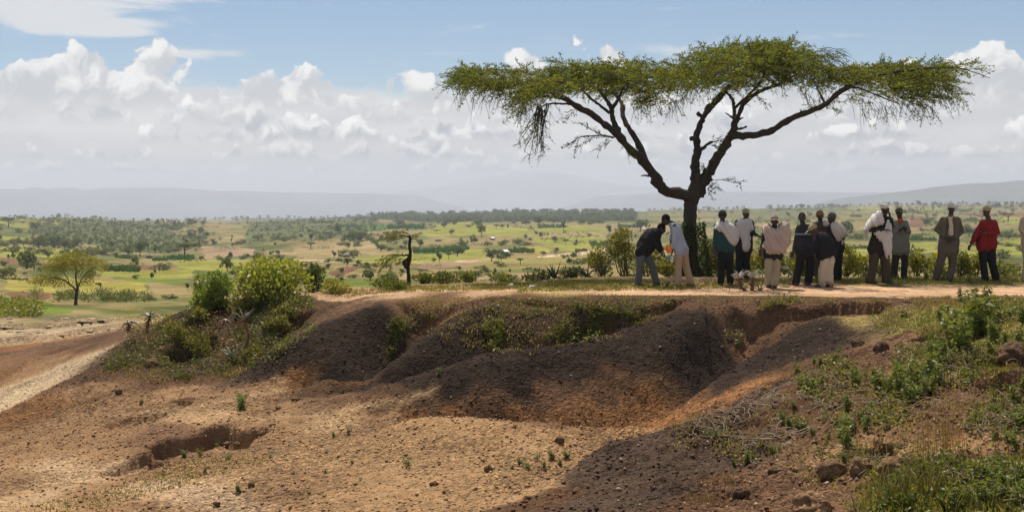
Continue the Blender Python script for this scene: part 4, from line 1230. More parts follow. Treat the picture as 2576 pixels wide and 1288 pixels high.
def solid(mb, name, voxel, mat, root, smooth=3, fold=0.0, fdir=None, seed=0, keep=None):
    """fuse everything in mb into one continuous surface, with cloth folds if asked"""
    me0 = mb.mesh('tmp', mat)
    o = bpy.data.objects.new('tmp', me0)
    COL.objects.link(o)
    r = o.modifiers.new('r', 'REMESH')
    r.mode = 'VOXEL'
    r.voxel_size = voxel
    r.use_smooth_shade = True
    if smooth:
        sm = o.modifiers.new('s', 'SMOOTH')
        sm.iterations = smooth
        sm.factor = .5
    dg = bpy.context.evaluated_depsgraph_get()
    me = bpy.data.meshes.new_from_object(o.evaluated_get(dg))
    bpy.data.objects.remove(o)
    bpy.data.meshes.remove(me0)
    nv = len(me.vertices)
    co = np.empty(nv * 3, np.float32)
    me.vertices.foreach_get('co', co)
    co = co.reshape(-1, 3).astype(float)
    if fold:
        nn = np.empty(nv * 3, np.float32)
        me.vertices.foreach_get('normal', nn)
        nn = nn.reshape(-1, 3)
        a, b = (co[:, 0] * 1.0 + co[:, 1] * .8), co[:, 2]
        if fdir is not None:
            a, b = co[:, 0] * fdir[1] - co[:, 2] * fdir[0] + co[:, 1] * .5, co[:, 0] * fdir[0] + co[:, 2] * fdir[1]
        if fdir is not None:                  # long hanging folds
            wv = fbm(a * 3.0, b * 2.2, 330 + seed, 2) * .35
            k = .25 - 2.9 * np.abs(fbm((a + wv * .5) * 13 + seed * 7.1, b * 1.3 + seed, 300 + seed, 2, .5)) + fbm(a * 4, b * 4, 320 + seed, 2) * .5
        else:
            k = fbm(a * 15 + seed * 7.1, b * 4 + seed, 300 + seed, 3, .55) * 2 + fbm(a * 6, b * 9, 320 + seed, 2) * .8
        co += nn * (fold * k)[:, None]
    co -= np.array(root.location)
    me.vertices.foreach_set('co', co.astype(np.float32).ravel())
    me.update()
    me.name = name
    if not me.materials:
        me.materials.append(mat)
    return link(name, me, root)

def pillow(mb, poly, thick, R, cell=.016):
    """cloth body with real depth from an outline: poly is a list of (x, z, y centre)"""
    p = np.array(poly, float)
    m = len(p)
    # smooth the outline
    q = curve(np.concatenate([p, p[:1]]), m * 5)
    x0, x1, z0, z1 = q[:, 0].min(), q[:, 0].max(), q[:, 1].min(), q[:, 1].max()
    xs = np.arange(x0 - cell, x1 + 2 * cell, cell)
    zs = np.arange(z0 - cell, z1 + 2 * cell, cell)
    GXx, GZz = np.meshgrid(xs, zs)
    ins = in_poly(GXx, GZz, [tuple(a[:2]) for a in q])
    D = np.full(GXx.shape, 1e9)
    Yc = np.zeros(GXx.shape)
    Wt = np.zeros(GXx.shape)
    for i in range(len(q)):
        d = np.hypot(GXx - q[i, 0], GZz - q[i, 1])
        D = np.minimum(D, d)
        w = 1 / (d * d + .01)
        Yc += w * q[i, 2]
        Wt += w
    Yc /= Wt
    t = np.clip(D / R, 0, 1)
    h = np.where(ins, thick * np.sqrt(1 - (1 - t) ** 2) + .008, 0)
    idx = -np.ones(GXx.shape, int)
    sel = np.argwhere(ins)
    for c, (a, b) in enumerate(sel):
        idx[a, b] = c
    Nn = len(sel)
    X_, Z_, Y_, H_ = GXx[ins], GZz[ins], Yc[ins], h[ins]
    V = np.concatenate([np.stack([X_, Y_ - H_, Z_], 1), np.stack([X_, Y_ + H_, Z_], 1)])
    quad = (idx[:-1, :-1] >= 0) & (idx[1:, :-1] >= 0) & (idx[1:, 1:] >= 0) & (idx[:-1, 1:] >= 0)
    A = np.argwhere(quad)
    f = np.stack([idx[A[:, 0], A[:, 1]], idx[A[:, 0], A[:, 1] + 1], idx[A[:, 0] + 1, A[:, 1] + 1], idx[A[:, 0] + 1, A[:, 1]]], 1)
    Fs = [f, f[:, ::-1] + Nn]
    # side walls
    edges = {}
    for fc in f:
        for k in range(4):
            e = (fc[k], fc[(k + 1) % 4])
            if (e[1], e[0]) in edges:
                del edges[(e[1], e[0])]
            else:
                edges[e] = 1
    Fs.append(np.array([(b, a, a + Nn, b + Nn) for a, b in edges]))
    mb.raw(V, np.concatenate(Fs))

UPV = np.array((0, 0, 1.0))
def unit(v):
    v = np.asarray(v, float)
    return v / (np.linalg.norm(v) + 1e-9)

def make_person(label, conv, d, J, face, hat, top, legs, seed, shawls=(), extra_top=(), stripes=None, tilt=(0, 0), hands='relaxed', shoe=None, hair_r=0, sole_px=None, fr=1.0):
    """J: joint name -> (px, py, depth offset); top/legs: dict of cloth"""
    # stand on the ground
    ax = [J['ankL'], J['ankR']]
    foot = [P3(*conv(a[0], a[1]), d + a[2]) for a in ax]
    gzv = [float(gz(f[0], f[1])) for f in foot]
    dz = np.mean(gzv) + .075 - np.mean([f[2] for f in foot])
    def W(j):
        return P3(*conv(j[0], j[1]), d + j[2])
    Wj = {k: W(v) for k, v in J.items()}
    # feet exactly on the ground, the rest shifted by the mean difference (fades upward)
    for k in Wj:
        Wj[k] = Wj[k] + (0, 0, dz)
    for s, k in enumerate(('ankL', 'ankR')):
        Wj[k][2] = gzv[s] + .075
    root = empty('person', ((foot[0][0] + foot[1][0]) / 2, (foot[0][1] + foot[1][1]) / 2, np.mean(gzv)))
    tag(root, label, 'person', 'men gathered under the acacia')
    f = unit((face[0], face[1], 0))
    up = unit((tilt[0], tilt[1], 1.0))
    f = unit(f - up * np.dot(f, up) * (1 if not len(face) > 2 else .3) + (0, 0, face[2] if len(face) > 2 else 0))
    up = unit(up - f * np.dot(f, up))
    r = unit(np.cross(f, up))
    b = MB()
    H = Wj['head']
    ell(b, H + up * .025 - f * .008, [r * .074, f * .094, up * .098], 14, 10)       # skull
    ell(b, H - up * .045 + f * .022, [r * .056, f * .066, up * .072], 12, 8)       # jaw
    ell(b, H - up * .012 + f * .088, [r * .014, f * .022, up * .024], 8, 6)        # nose
    ell(b, H + up * .022 + f * .082, [r * .048, f * .014, up * .012], 8, 6)        # brow
    ell(b, H - up * .058 + f * .084, [r * .026, f * .012, up * .010], 8, 6)        # lips
    for s in (-1, 1):
        ell(b, H + r * s * .076 - f * .005 - up * .005, [r * .012, f * .022, up * .034], 8, 6)
    cap(b, [H - up * .06 - f * .015, Wj['neck'], (Wj['shL'] + Wj['shR']) / 2 - up * .03], [.052, .056, .075])
    cap(b, [Wj['shL'], Wj['shR']], .052)
    mh_ = (Wj['hipL'] + Wj['hipR']) / 2
    ms_ = (Wj['shL'] + Wj['shR']) / 2
    cap(b, [ms_ - (ms_ - mh_) * .18, mh_], [.10, .10])
    cap(b, [Wj['hipL'], Wj['hipR']], .085)
    for s in 'LR':
        cap(b, [Wj['sh' + s], Wj['el' + s]], [.05, .040])
        ha = Wj['ha' + s]
        fd = unit(ha - Wj['el' + s])
        wrist = ha - fd * .05
        cap(b, [Wj['el' + s], wrist], [.039, .026])
        # hand: palm, four fingers of different length with a bend, thumb from the side of the palm
        pn = unit(np.cross(fd, r if abs(np.dot(fd, r)) < .9 else UPV) * (1 if s == 'L' else -1) + 1e-6)
        sd = unit(np.cross(fd, pn))
        ell(b, ha, [sd * .042, pn * .019, fd * .052], 10, 6)
        for q, (off, ln) in enumerate(((-.029, .066), (-.010, .076), (.010, .072), (.028, .058))):
            p0 = ha + fd * .036 + sd * off
            p1 = p0 + unit(fd + sd * off * 5 + pn * .18) * ln * .5
            p2 = p1 + unit(fd + pn * .8) * ln * .32
            p3 = p2 + unit(fd * .5 + pn * 1.0) * ln * .24
            cap(b, [p0, p1, p2, p3], [.0105, .010, .0092, .008], 6)
        t0 = ha - fd * .020 - sd * .034
        cap(b, [t0, t0 - sd * .022 + fd * .026 + pn * .006, t0 - sd * .026 + fd * .055 + pn * .016], [.014, .0115, .009], 6)
        cap(b, [Wj['hip' + s], Wj['kn' + s]], [.082, .056])
        cap(b, [Wj['kn' + s], Wj['ank' + s]], [.054, .036])
        tf = unit((f[0], f[1], 0))
        a = Wj['ank' + s]
        ell(b, a - UPV * .045 + tf * .05, [unit(np.cross(tf, UPV)) * .040, tf * .115, UPV * .030], 10, 6)
    solid(b, 'body', .0085, M_SKIN, root, 2)
    for s in (-1, 1):
        e = MB()
        ell(e, H + r * s * .031 + up * .005 + f * .083, [r * .013, f * .007, up * .008], 8, 6)
        o = e.build('eye', M_EYE, None, True)
        co_shift(o, root)
    # shoes
    for s in 'LR':
        sm_ = MB()
        a = Wj['ank' + s]
        tf = unit((f[0] + (.25 if s == 'R' else -.25) * r[0], f[1], 0))
        sr = unit(np.cross(tf, UPV))
        ell(sm_, a - UPV * .045 + tf * .055, [sr * .050, tf * .135, UPV * .034], 10, 6)
        ell(sm_, a - UPV * .030 - tf * .015, [sr * .047, tf * .065, UPV * .055], 10, 6)
        ell(sm_, a - UPV * .064 + tf * .05, [sr * .050, tf * .138, UPV * .014], 10, 6)
        solid(sm_, 'shoe', .010, shoe or M_SHOE, root, 1)
    # trousers
    if legs:
        t = MB()
        w = legs.get('w', 1.0)
        cap(t, [Wj['hipL'], Wj['hipR']], .105 * w)
        up_b = unit(ms_ - mh_)
        cap(t, [Wj['hipL'] + up_b * .10, Wj['hipR'] + up_b * .10], .098 * w)
        for s in 'LR':
            kn, an = Wj['kn' + s], Wj['ank' + s]
            cap(t, [Wj['hip' + s], Wj['hip' + s] * .5 + kn * .5, kn, kn * .45 + an * .55, an + UPV * .0 + (an - kn) * .02], [.100 * w, .093 * w, .080 * w, .079 * w, .078 * w], 12)
        o = solid(t, legs.get('name', 'trousers'), .013, legs['mat'], root, 3, .010, None, seed)
    if top:
        t = MB()
        w = top.get('w', 1.0)
        up_b = unit(ms_ - mh_)
        hem = top.get('hem', .06)
        hl, hr_ = Wj['hipL'] - up_b * hem, Wj['hipR'] - up_b * hem
        for k in (0, .5, 1):
            lo = hl * (1 - k) + hr_ * k
            hi_ = Wj['shL'] * (1 - k) + Wj['shR'] * k
            hi_ = hi_ - up_b * .085 + (ms_ - hi_) * .20
            lo2 = lo + (lo - (hl + hr_) / 2) * .15
            rl = max(.112 * w, .112 * (legs.get('w', 1.0) if legs else 1) + .012)
            cap(t, [lo2, lo * .72 + hi_ * .28, lo * .5 + hi_ * .5, hi_], [rl, rl, .110 * w, .115 * w], 12)
        cap(t, [Wj['shL'] - up_b * .035, ms_ - up_b * .02, Wj['shR'] - up_b * .035], [.072 * w, .085 * w, .072 * w])
        cap(t, [Wj['neck'] - up_b * .03, ms_ - up_b * .05], [.062, .085])
        sl = top.get('sleeve', 'long')
        for s in 'LR':
            if sl == 'long':
                e_, h_ = Wj['el' + s], Wj['ha' + s]
                cap(t, [Wj['sh' + s] - up_b * .02, e_, e_ * .12 + h_ * .88 - unit(h_ - e_) * .06], [.070 * w, .058 * w, .048 * w])
            elif sl == 'short':
                cap(t, [Wj['sh' + s] - up_b * .02, Wj['sh' + s] * .35 + Wj['el' + s] * .65], [.072 * w, .070 * w])
        for poly, th, R in extra_top:
            pillow(t, [tuple((lambda q: (q[0], q[2] + dz, q[1]))(W(p))) for p in poly], th, R)
        mt = top['mat']
        o = solid(t, top.get('name', 'shirt'), .013, mt, root, 3, top.get('fold', .012), None, seed + 3)
    for nm, polys, th, R, mt, fd_ in shawls:
        t = MB()
        for poly in (polys if isinstance(polys[0], list) else [polys]):
            pillow(t, [tuple((lambda q: (q[0], q[2] + dz, q[1]))(W(p))) for p in poly], th, R)
        solid(t, nm, .012, mt, root, 2, .040, fd_, seed + 9)
    # head wear
    if hat:
        kind, mt = hat[0], hat[1]
        hm = MB()
        if kind == 'cap':
            ell(hm, H + up * .052 - f * .008, [r * .086, f * .106, up * .078], 16, 10)
            bm = MB()
            bc = H + up * .046 + f * .135
            ell(bm, bc - up * .012, [r * .072, unit(f - up * .25) * .075, unit(up + f * .25) * .009], 16, 6)
            bo = solid(bm, 'brim', .008, hat[2] if len(hat) > 2 else mt, root, 1)
            co = solid(hm, 'cap', .010, mt, root, 2, .004, None, seed)
            bo.parent = co
        elif kind == 'brimhat':
            ell(hm, H + up * .062, [r * .088, f * .098, up * .085], 16, 10)
            bm = MB()
            a = np.arange(40) / 40 * 2 * np.pi
            rin, rout = .07, .165
            V = []
            for z, rr in ((.055, rin), (.040, rout), (.030, rout), (.040, rin)):
                V.append(H + up * (z) + np.outer(np.cos(a), r) * rr + np.outer(np.sin(a), f) * rr * 1.05 - np.outer(np.abs(np.cos(a)) ** 2, up) * .012 * (rr > .1))
            V = np.concatenate(V)
            Fq = [(k * 40 + i, k * 40 + (i + 1) % 40, ((k + 1) % 4) * 40 + (i + 1) % 40, ((k + 1) % 4) * 40 + i) for k in range(4) for i in range(40)]
            bm.raw(V, Fq)
            bo = solid(bm, 'brim', .008, mt, root, 1)
            co = solid(hm, 'hat', .010, mt, root, 2, .006, None, seed)
            bo.parent = co
        elif kind == 'knit':
            ell(hm, H + up * .058 - f * .012, [r * .088, f * .108, up * .088], 16, 10)
            rm = MB()
            a = np.linspace(0, 2 * np.pi, 30)[:-1]
            ring = [H + up * .035 - f * .010 + r * math.cos(x) * .086 + f * math.sin(x) * .106 for x in a]
            ring.append(ring[0])
            rm.tube(ring, .019, 8, cap=False)
            ro = solid(rm, 'rolled_edge', .008, hat[2] if len(hat) > 2 else mt, root, 1)
            co = solid(hm, 'knit_hat', .010, mt, root, 2, .004, None, seed)
            ro.parent = co
        elif kind == 'none':
            ell(hm, H + up * .034 - f * .016, [r * .079, f * .096, up * .095], 16, 10)
            solid(hm, 'hair', .010, M_HAIR, root, 1)
    return root, Wj, dz

def co_shift(o, root):
    co = np.empty(len(o.data.vertices) * 3, np.float32)
    o.data.vertices.foreach_get('co', co)
    o.data.vertices.foreach_set('co', (co.reshape(-1, 3) - np.array(root.location, np.float32)).ravel())
    o.data.update()
    o.parent = root

FB = mat_fabric
BLACK = FB('charcoal_cloth', (.018, .019, .021)); DGREY = FB('slate_cloth', (.035, .037, .040)); JEAN = FB('grey_blue_denim', (.10, .115, .125)); LBLUE = FB('pale_blue_shirt', (.36, .40, .50))
TANT = FB('tan_cotton', (.43, .31, .20)); TEAL = FB('teal_wool', (.025, .070, .075)); WHITE = FB('white_cotton', (.66, .62, .60), trans=.12); OFFW = FB('unbleached_cotton', (.60, .53, .48), trans=.12); PINKC = FB('blush_cotton', (.56, .44, .38), trans=.12)
KHAKI = FB('khaki_cotton', (.38, .32, .21)); BROWN = FB('brown_twill', (.075, .055, .042)); GREYJ = FB('grey_green_jacket', (.21, .20, .165)); SUIT = FB('olive_suit', (.125, .112, .085)); SUITT = FB('olive_suit_trousers', (.11, .092, .068)); RED_ = FB('red_wool', (.20, .018, .02))
CREAM = FB('cream_cotton', (.55, .46, .34)); WCAP = FB('white_cap', (.62, .57, .48)); CAMO = FB('camouflage', (.10, .10, .065)); CAMOL = FB('camouflage_brim', (.38, .33, .24)); ORNG = FB('orange_knit', (.30, .15, .06)); GRKN = FB('grey_green_knit', (.05, .055, .045)); PNKH = FB('dusty_straw', (.34, .24, .22)); BEIG = FB('beige_cap', (.34, .29, .17))
DARKP = FB('dark_wool', (.026, .026, .030)); TANJ = FB('light_tan_jacket', (.40, .34, .24)); ORS = FB('orange_shirt', (.50, .10, .04))
STRIPE = FB('striped_wool', (.036, .038, .046), stripes=[(1.10, 1.125, (.35, .35, .38)), (1.09, 1.10, (.12, .12, .14)), (.98, .99, (.10, .10, .12)), (.92, .93, (.10, .10, .12)), (.86, .87, (.09, .09, .11)), (.80, .81, (.08, .08, .1))])

def feet_d(conv, px, py):
    X, Y = conv(px, py)
    g = ground_at(X, Y, 26.5)
    return float(g[1])

# 1  man stooping, hands held out for water
d1 = 30.4
p1, w1, dz1 = make_person('man in black jacket stooping with cupped hands held out for water', C1, d1,
    dict(head=(443, 398, .0), neck=(398, 405, .0), shL=(372, 430, .14), shR=(352, 432, -.16), elL=(420, 590, .14), haL=(474, 690, .03), elR=(388, 600, -.18), haR=(448, 700, -.06),
         hipL=(235, 668, .08), hipR=(195, 668, -.09), knL=(335, 850, .10), knR=(185, 855, -.08), ankL=(380, 1040, .10), ankR=(158, 1050, -.06)),
    (1, -.15, -.35), ('none', M_HAIR), dict(mat=BLACK, name='jacket', w=1.02, hem=.02), dict(mat=JEAN, w=.98), 1, tilt=(.45, 0),
    extra_top=[([(330, 380, 0), (420, 390, 0), (450, 470, 0), (400, 600, 0), (330, 690, 0), (250, 745, 0), (185, 690, 0), (130, 610, 0), (190, 480, 0), (260, 400, 0)], .17, .17)])
# 2  man pouring from the jug
d2 = 30.4
p2, w2, dz2 = make_person('man in pale blue shirt and tan trousers leaning to pour from an orange jug', C1, d2,
    dict(head=(497, 300, .0), neck=(550, 330, 0), shL=(610, 360, .17), shR=(610, 375, -.17), elL=(570, 510, .18), haL=(553, 588, .10), elR=(600, 545, -.22), haR=(578, 690, -.14),
         hipL=(715, 665, .09), hipR=(660, 668, -.08), knL=(742, 860, .10), knR=(650, 865, -.08), ankL=(805, 1062, .08), ankR=(650, 1062, -.1)),
    (-1, .2, -.30), ('none', M_HAIR), dict(mat=LBLUE, name='shirt', w=.92, hem=.02), dict(mat=TANT, w=.95), 2, tilt=(-.35, 0),
    extra_top=[([(548, 345, 0), (600, 328, 0), (655, 345, 0), (695, 430, 0), (740, 560, 0), (758, 655, 0), (680, 672, 0), (600, 672, 0), (585, 560, 0), (550, 430, 0)], .17, .14)])
# 3  seen from behind
d3 = 30.6
p3, w3, dz3 = make_person('man seen from behind in dark knit hat, white shawl and teal sweater', C1, d3,
    dict(head=(1190, 268, .0), neck=(1195, 335, 0), shL=(1120, 375, 0), shR=(1300, 375, 0), elL=(1105, 560, .02), haL=(1103, 700, -.02), elR=(1345, 520, .02), haR=(1300, 610, .14),
         hipL=(1185, 660, 0), hipR=(1275, 660, 0), knL=(1180, 860, .02), knR=(1278, 860, .02), ankL=(1172, 1070, -.02), ankR=(1285, 1060, .04)),
    (.15, 1), ('knit', GRKN, BLACK), dict(mat=TEAL, name='sweater', hem=.0), dict(mat=BLACK), 3,
    shawls=[('shawl', [(1060, 430, -.03), (1110, 345, 0), (1190, 315, 0), (1270, 320, 0), (1340, 375, 0), (1385, 490, 0), (1370, 600, 0), (1310, 640, 0), (1255, 590, -.04), (1200, 490, -.06), (1130, 450, -.05)], .17, .14, WHITE, (.45, -.9))])
# 4
d4 = 32.2
p4, w4, dz4 = make_person('man in white cap and long white tunic reaching one dark sleeved arm sideways', C1, d4,
    dict(head=(1480, 250, .0), neck=(1470, 325, 0), shL=(1370, 345, 0), shR=(1545, 345, 0), elL=(1380, 520, 0), haL=(1395, 640, -.05), elR=(1572, 485, -.05), haR=(1645, 528, -.12),
         hipL=(1410, 660, 0), hipR=(1490, 660, 0), knL=(1395, 840, -.02), knR=(1480, 845, 0), ankL=(1378, 1010, -.02), ankR=(1490, 1010, 0)),
    (.3, -1), ('cap', BEIG), dict(mat=DARKP, name='sweater', w=.9), dict(mat=BLACK), 4,
    shawls=[('tunic', [(1335, 360, -.0), (1400, 290, 0), (1450, 300, -.03), (1530, 310, 0), (1575, 440, 0), (1535, 480, 0), (1545, 570, 0), (1500, 705, -.05), (1420, 690, -.05), (1400, 560, 0), (1345, 500, 0)], .17, .13, WHITE, (.1, -1))])
# 5
d5 = 30.0
p5, w5, dz5 = make_person('man in dusty brimmed hat wrapped in a big blush shawl over khaki trousers', C1, d5,
    dict(head=(1828, 295, .0), neck=(1820, 365, 0), shL=(1715, 385, 0), shR=(1925, 375, 0), elL=(1690, 540, -.02), haL=(1662, 660, -.06), elR=(1985, 480, .0), haR=(1975, 340, -.04),
         hipL=(1765, 690, 0), hipR=(1855, 690, 0), knL=(1752, 870, -.03), knR=(1850, 880, 0), ankL=(1748, 1050, -.0), ankR=(1828, 1072, -.10)),
    (-.1, -1), ('brimhat', PNKH), dict(mat=DARKP, name='sweater', w=.9, hem=.04), dict(mat=KHAKI, w=1.04), 5,
    shawls=[('shawl', [(1655, 430, -.02), (1690, 350, 0), (1760, 318, 0), (1840, 362, -.05), (1900, 305, -.03), (1985, 283, 0), (2012, 330, 0), (2020, 560, 0), (1955, 680, 0), (1885, 705, -.04), (1720, 690, -.04), (1700, 640, -.02), (1650, 615, 0), (1685, 520, 0)], .21, .17, PINKC, (.5, -.85))])
# 6
d6 = 30.6
p6, w6, dz6 = make_person('bareheaded man in dark sweater with a thin pale stripe across the chest', PC, d6,
    dict(head=(318, 192, .0), neck=(325, 265, 0), shL=(278, 318, 0), shR=(420, 310, 0), elL=(236, 520, .02), haL=(186, 685, -.05), elR=(478, 480, .05), haR=(490, 640, .04),
         hipL=(310, 655, 0), hipR=(425, 655, 0), knL=(280, 870, -.05), knR=(440, 880, 0), ankL=(228, 1090, -.05), ankR=(405, 1085, .05)),
    (-.15, -1), ('none', M_HAIR), dict(mat=STRIPE, name='sweater', w=1.05, hem=.03), dict(mat=FB('charcoal_trousers', (.024, .025, .028)), w=1.08), 6)
# 7
d7 = 33.0
p7, w7, dz7 = make_person('man in orange brown knit cap standing behind the stooping man', PC, d7,
    dict(head=(572, 222, .0), neck=(575, 295, 0), shL=(490, 335, 0), shR=(655, 325, 0), elL=(470, 500, 0), haL=(480, 640, -.05), elR=(670, 500, 0), haR=(660, 640, -.05),
         hipL=(530, 650, 0), hipR=(620, 650, 0), knL=(525, 850, 0), knR=(620, 850, 0), ankL=(520, 1040, 0), ankR=(625, 1040, 0)),
    (.1, -1), ('knit', ORNG), dict(mat=BROWN, name='coat', w=.95), dict(mat=BROWN), 7,
    shawls=[('scarf', [(595, 330, -.05), (630, 285, 0), (700, 280, 0), (715, 330, 0), (660, 370, -.05), (610, 365, -.05)], .14, .08, OFFW, (.7, -.7))])
# 8  stooping man in cream trousers
d8 = 30.2
p8, w8, dz8 = make_person('man in beige cap and black coat stooping forward, cream trousers showing below', PC, d8,
    dict(head=(478, 330, -.22), neck=(525, 385, -.15), shL=(505, 420, -.20), shR=(590, 400, .12), elL=(500, 570, -.26), haL=(498, 690, -.24), elR=(560, 560, .1), haR=(520, 690, .05),
         hipL=(640, 690, -.08), hipR=(730, 680, .06), knL=(625, 880, -.10), knR=(705, 880, .05), ankL=(612, 1085, -.06), ankR=(705, 1090, .06)),
    (-.8, .2, -.45), ('cap', BEIG), dict(mat=BLACK, name='coat', w=.95, hem=.0), dict(mat=CREAM, w=1.0), 8, tilt=(-.5, 0),
    extra_top=[([(468, 410, -.08), (520, 368, -.05), (590, 358, 0), (680, 385, 0), (745, 480, 0), (790, 600, 0), (795, 670, 0), (700, 725, 0), (600, 770, -.06), (500, 725, -.1), (475, 600, -.1)], .20, .18)],
    shawls=[('wrap_skirt', [(590, 770, -.05), (700, 700, 0), (775, 690, 0), (760, 850, 0), (738, 1085, 0), (650, 1090, -.03), (560, 1085, -.05), (553, 920, -.05)], .14, .10, CREAM, (.05, -1))])
# 9
d9 = 31.6
p9, w9, dz9 = make_person('man in camouflage cap looking left, pale shawl flaring over dark trousers', PC, d9,
    dict(head=(735, 235, .0), neck=(745, 300, 0), shL=(705, 350, -.05), shR=(845, 340, .05), elL=(720, 500, -.1), haL=(700, 600, -.15), elR=(900, 500, .05), haR=(860, 590, 0),
         hipL=(755, 620, -.02), hipR=(835, 620, .02), knL=(765, 840, 0), knR=(835, 840, 0), ankL=(765, 1070, -.0), ankR=(830, 1070, .05)),
    (-1, -.35), ('cap', CAMO, CAMOL), dict(mat=DARKP, name='sweater', w=.9), dict(mat=BLACK), 9,
    shawls=[('shawl', [[(690, 350, -.05), (740, 285, 0), (790, 262, 0), (890, 330, 0), (968, 460, 0), (880, 520, 0), (800, 580, -.04), (755, 500, -.08), (715, 420, -.08)],
                       [(835, 540, .04), (895, 520, .04), (890, 630, .04), (850, 640, .04), (830, 600, .04)]], .16, .13, OFFW, (.6, -.8))])
# 10
d10 = 31.0
p10, w10, dz10 = make_person('man in white cap with long white shawl hanging to his knee, hand at his chin', C2, d10,
    dict(head=(772, 165, .0), neck=(765, 235, 0), shL=(680, 270, 0), shR=(825, 280, 0), elL=(590, 425, -.10), haL=(790, 418, -.26), elR=(865, 375, -.05), haR=(832, 240, -.13),
         hipL=(650, 640, 0), hipR=(755, 640, 0), knL=(635, 850, -.02), knR=(780, 850, .02), ankL=(590, 1030, -.03), ankR=(785, 1030, .02)),
    (.75, -.65), ('cap', WCAP), dict(mat=FB('dark_tunic', (.030, .027, .026)), name='tunic', w=1.0, hem=.05), dict(mat=BROWN, w=1.22), 10,
    shawls=[('shawl', [[(510, 410, 0), (560, 300, 0), (620, 225, 0), (705, 175, 0), (740, 230, -.04), (765, 350, -.1), (700, 385, -.14), (620, 395, -.08), (560, 445, -.02), (565, 600, .04), (530, 480, .02)]], .19, .15, WHITE, (.6, -.8)),
            ('shawl_end', [[(790, 270, -.1), (840, 330, -.12), (862, 450, -.14), (866, 660, -.16), (840, 720, -.16), (815, 740, -.16), (818, 785, -.16), (790, 770, -.16), (745, 640, -.18), (700, 545, -.2), (640, 460, -.2), (720, 410, -.22), (770, 400, -.2)]], .06, .06, WHITE, (-.3, -1))])
# 11
d11 = 32.4
p11, w11, dz11 = make_person('man in camouflage cap and pale grey jacket over an orange shirt', C2, d11,
    dict(head=(948, 225, .0), neck=(960, 300, 0), shL=(900, 345, 0), shR=(1030, 342, 0), elL=(875, 480, -.02), haL=(965, 430, -.18), elR=(1068, 470, -.02), haR=(1020, 425, -.18),
         hipL=(920, 670, 0), hipR=(1005, 670, 0), knL=(900, 830, 0), knR=(1015, 830, 0), ankL=(875, 985, 0), ankR=(1005, 985, 0)),
    (.35, -1), ('cap', CAMO), dict(mat=GREYJ, name='jacket', w=.98, hem=.05), dict(mat=FB('dark_brown_trousers', (.045, .036, .032)), w=1.0), 11,
    shawls=[('shirt_front', [(925, 300, -.10), (960, 290, -.10), (990, 305, -.10), (985, 350, -.12), (968, 378, -.13), (945, 350, -.12)], .02, .03, ORS, None)])
# 12
d12 = 31.6
p12, w12, dz12 = make_person('man in white cap and open olive suit jacket over a cream shirt, hands folded', C2, d12,
    dict(head=(1585, 140, .0), neck=(1580, 212, 0), shL=(1482, 268, 0), shR=(1662, 266, 0), elL=(1395, 400, .03), haL=(1530, 512, -.17), elR=(1712, 430, .03), haR=(1600, 515, -.17),
         hipL=(1500, 620, 0), hipR=(1600, 620, 0), knL=(1440, 825, -.05), knR=(1598, 825, 0), ankL=(1400, 970, 0), ankR=(1565, 1000, -.1)),
    (.05, -1), ('cap', WCAP), dict(mat=SUIT, name='jacket', w=.98, hem=.08), dict(mat=SUITT, w=1.08), 12,
    shawls=[('shirt_front', [(1540, 225, -.12), (1575, 245, -.13), (1605, 225, -.12), (1612, 330, -.16), (1612, 468, -.17), (1570, 475, -.17), (1535, 460, -.17), (1548, 330, -.16)], .03, .05, CREAM, (0, -1))])
# 13
d13 = 31.4
p13, w13, dz13 = make_person('man in red pullover and dark trousers turning left with one arm out', C2, d13,
    dict(head=(2015, 190, .0), neck=(2035, 260, 0), shL=(1968, 312, -.02), shR=(2112, 315, 0), elL=(1885, 490, -.08), haL=(1815, 610, -.12), elR=(2160, 450, -.02), haR=(1975, 458, -.24),
         hipL=(1965, 620, 0), hipR=(2065, 620, 0), knL=(1975, 820, 0), knR=(2085, 820, 0), ankL=(1998, 1005, -.02), ankR=(2128, 1005, .03)),
    (-.9, -.5), ('cap', BEIG), dict(mat=RED_, name='pullover', w=1.0, hem=.0), dict(mat=BLACK, w=1.08), 13,
    shawls=[('vest', [(1940, 300, -.0), (1985, 285, 0), (1965, 330, 0), (1925, 440, 0), (1915, 560, 0), (1880, 570, 0), (1825, 520, 0), (1870, 420, 0)], .12, .10, BLACK, (-.4, -1))])
# 14 at the edge of the picture
d14 = 31.4
p14, w14, dz14 = make_person('man in light tan jacket and trousers cut by the right edge of the picture', C2, d14,
    dict(head=(2545, 150, .0), neck=(2545, 225, 0), shL=(2465, 265, 0), shR=(2640, 265, 0), elL=(2432, 400, -.02), haL=(2510, 470, -.2), elR=(2670, 420, 0), haR=(2600, 480, -.18),
         hipL=(2510, 620, 0), hipR=(2600, 620, 0), knL=(2500, 820, 0), knR=(2605, 820, 0), ankL=(2480, 1000, 0), ankR=(2610, 1000, 0)),
    (-.5, -1), ('cap', WCAP), dict(mat=TANJ, name='jacket', w=1.02, hem=.05), dict(mat=TANJ, w=1.0), 14)

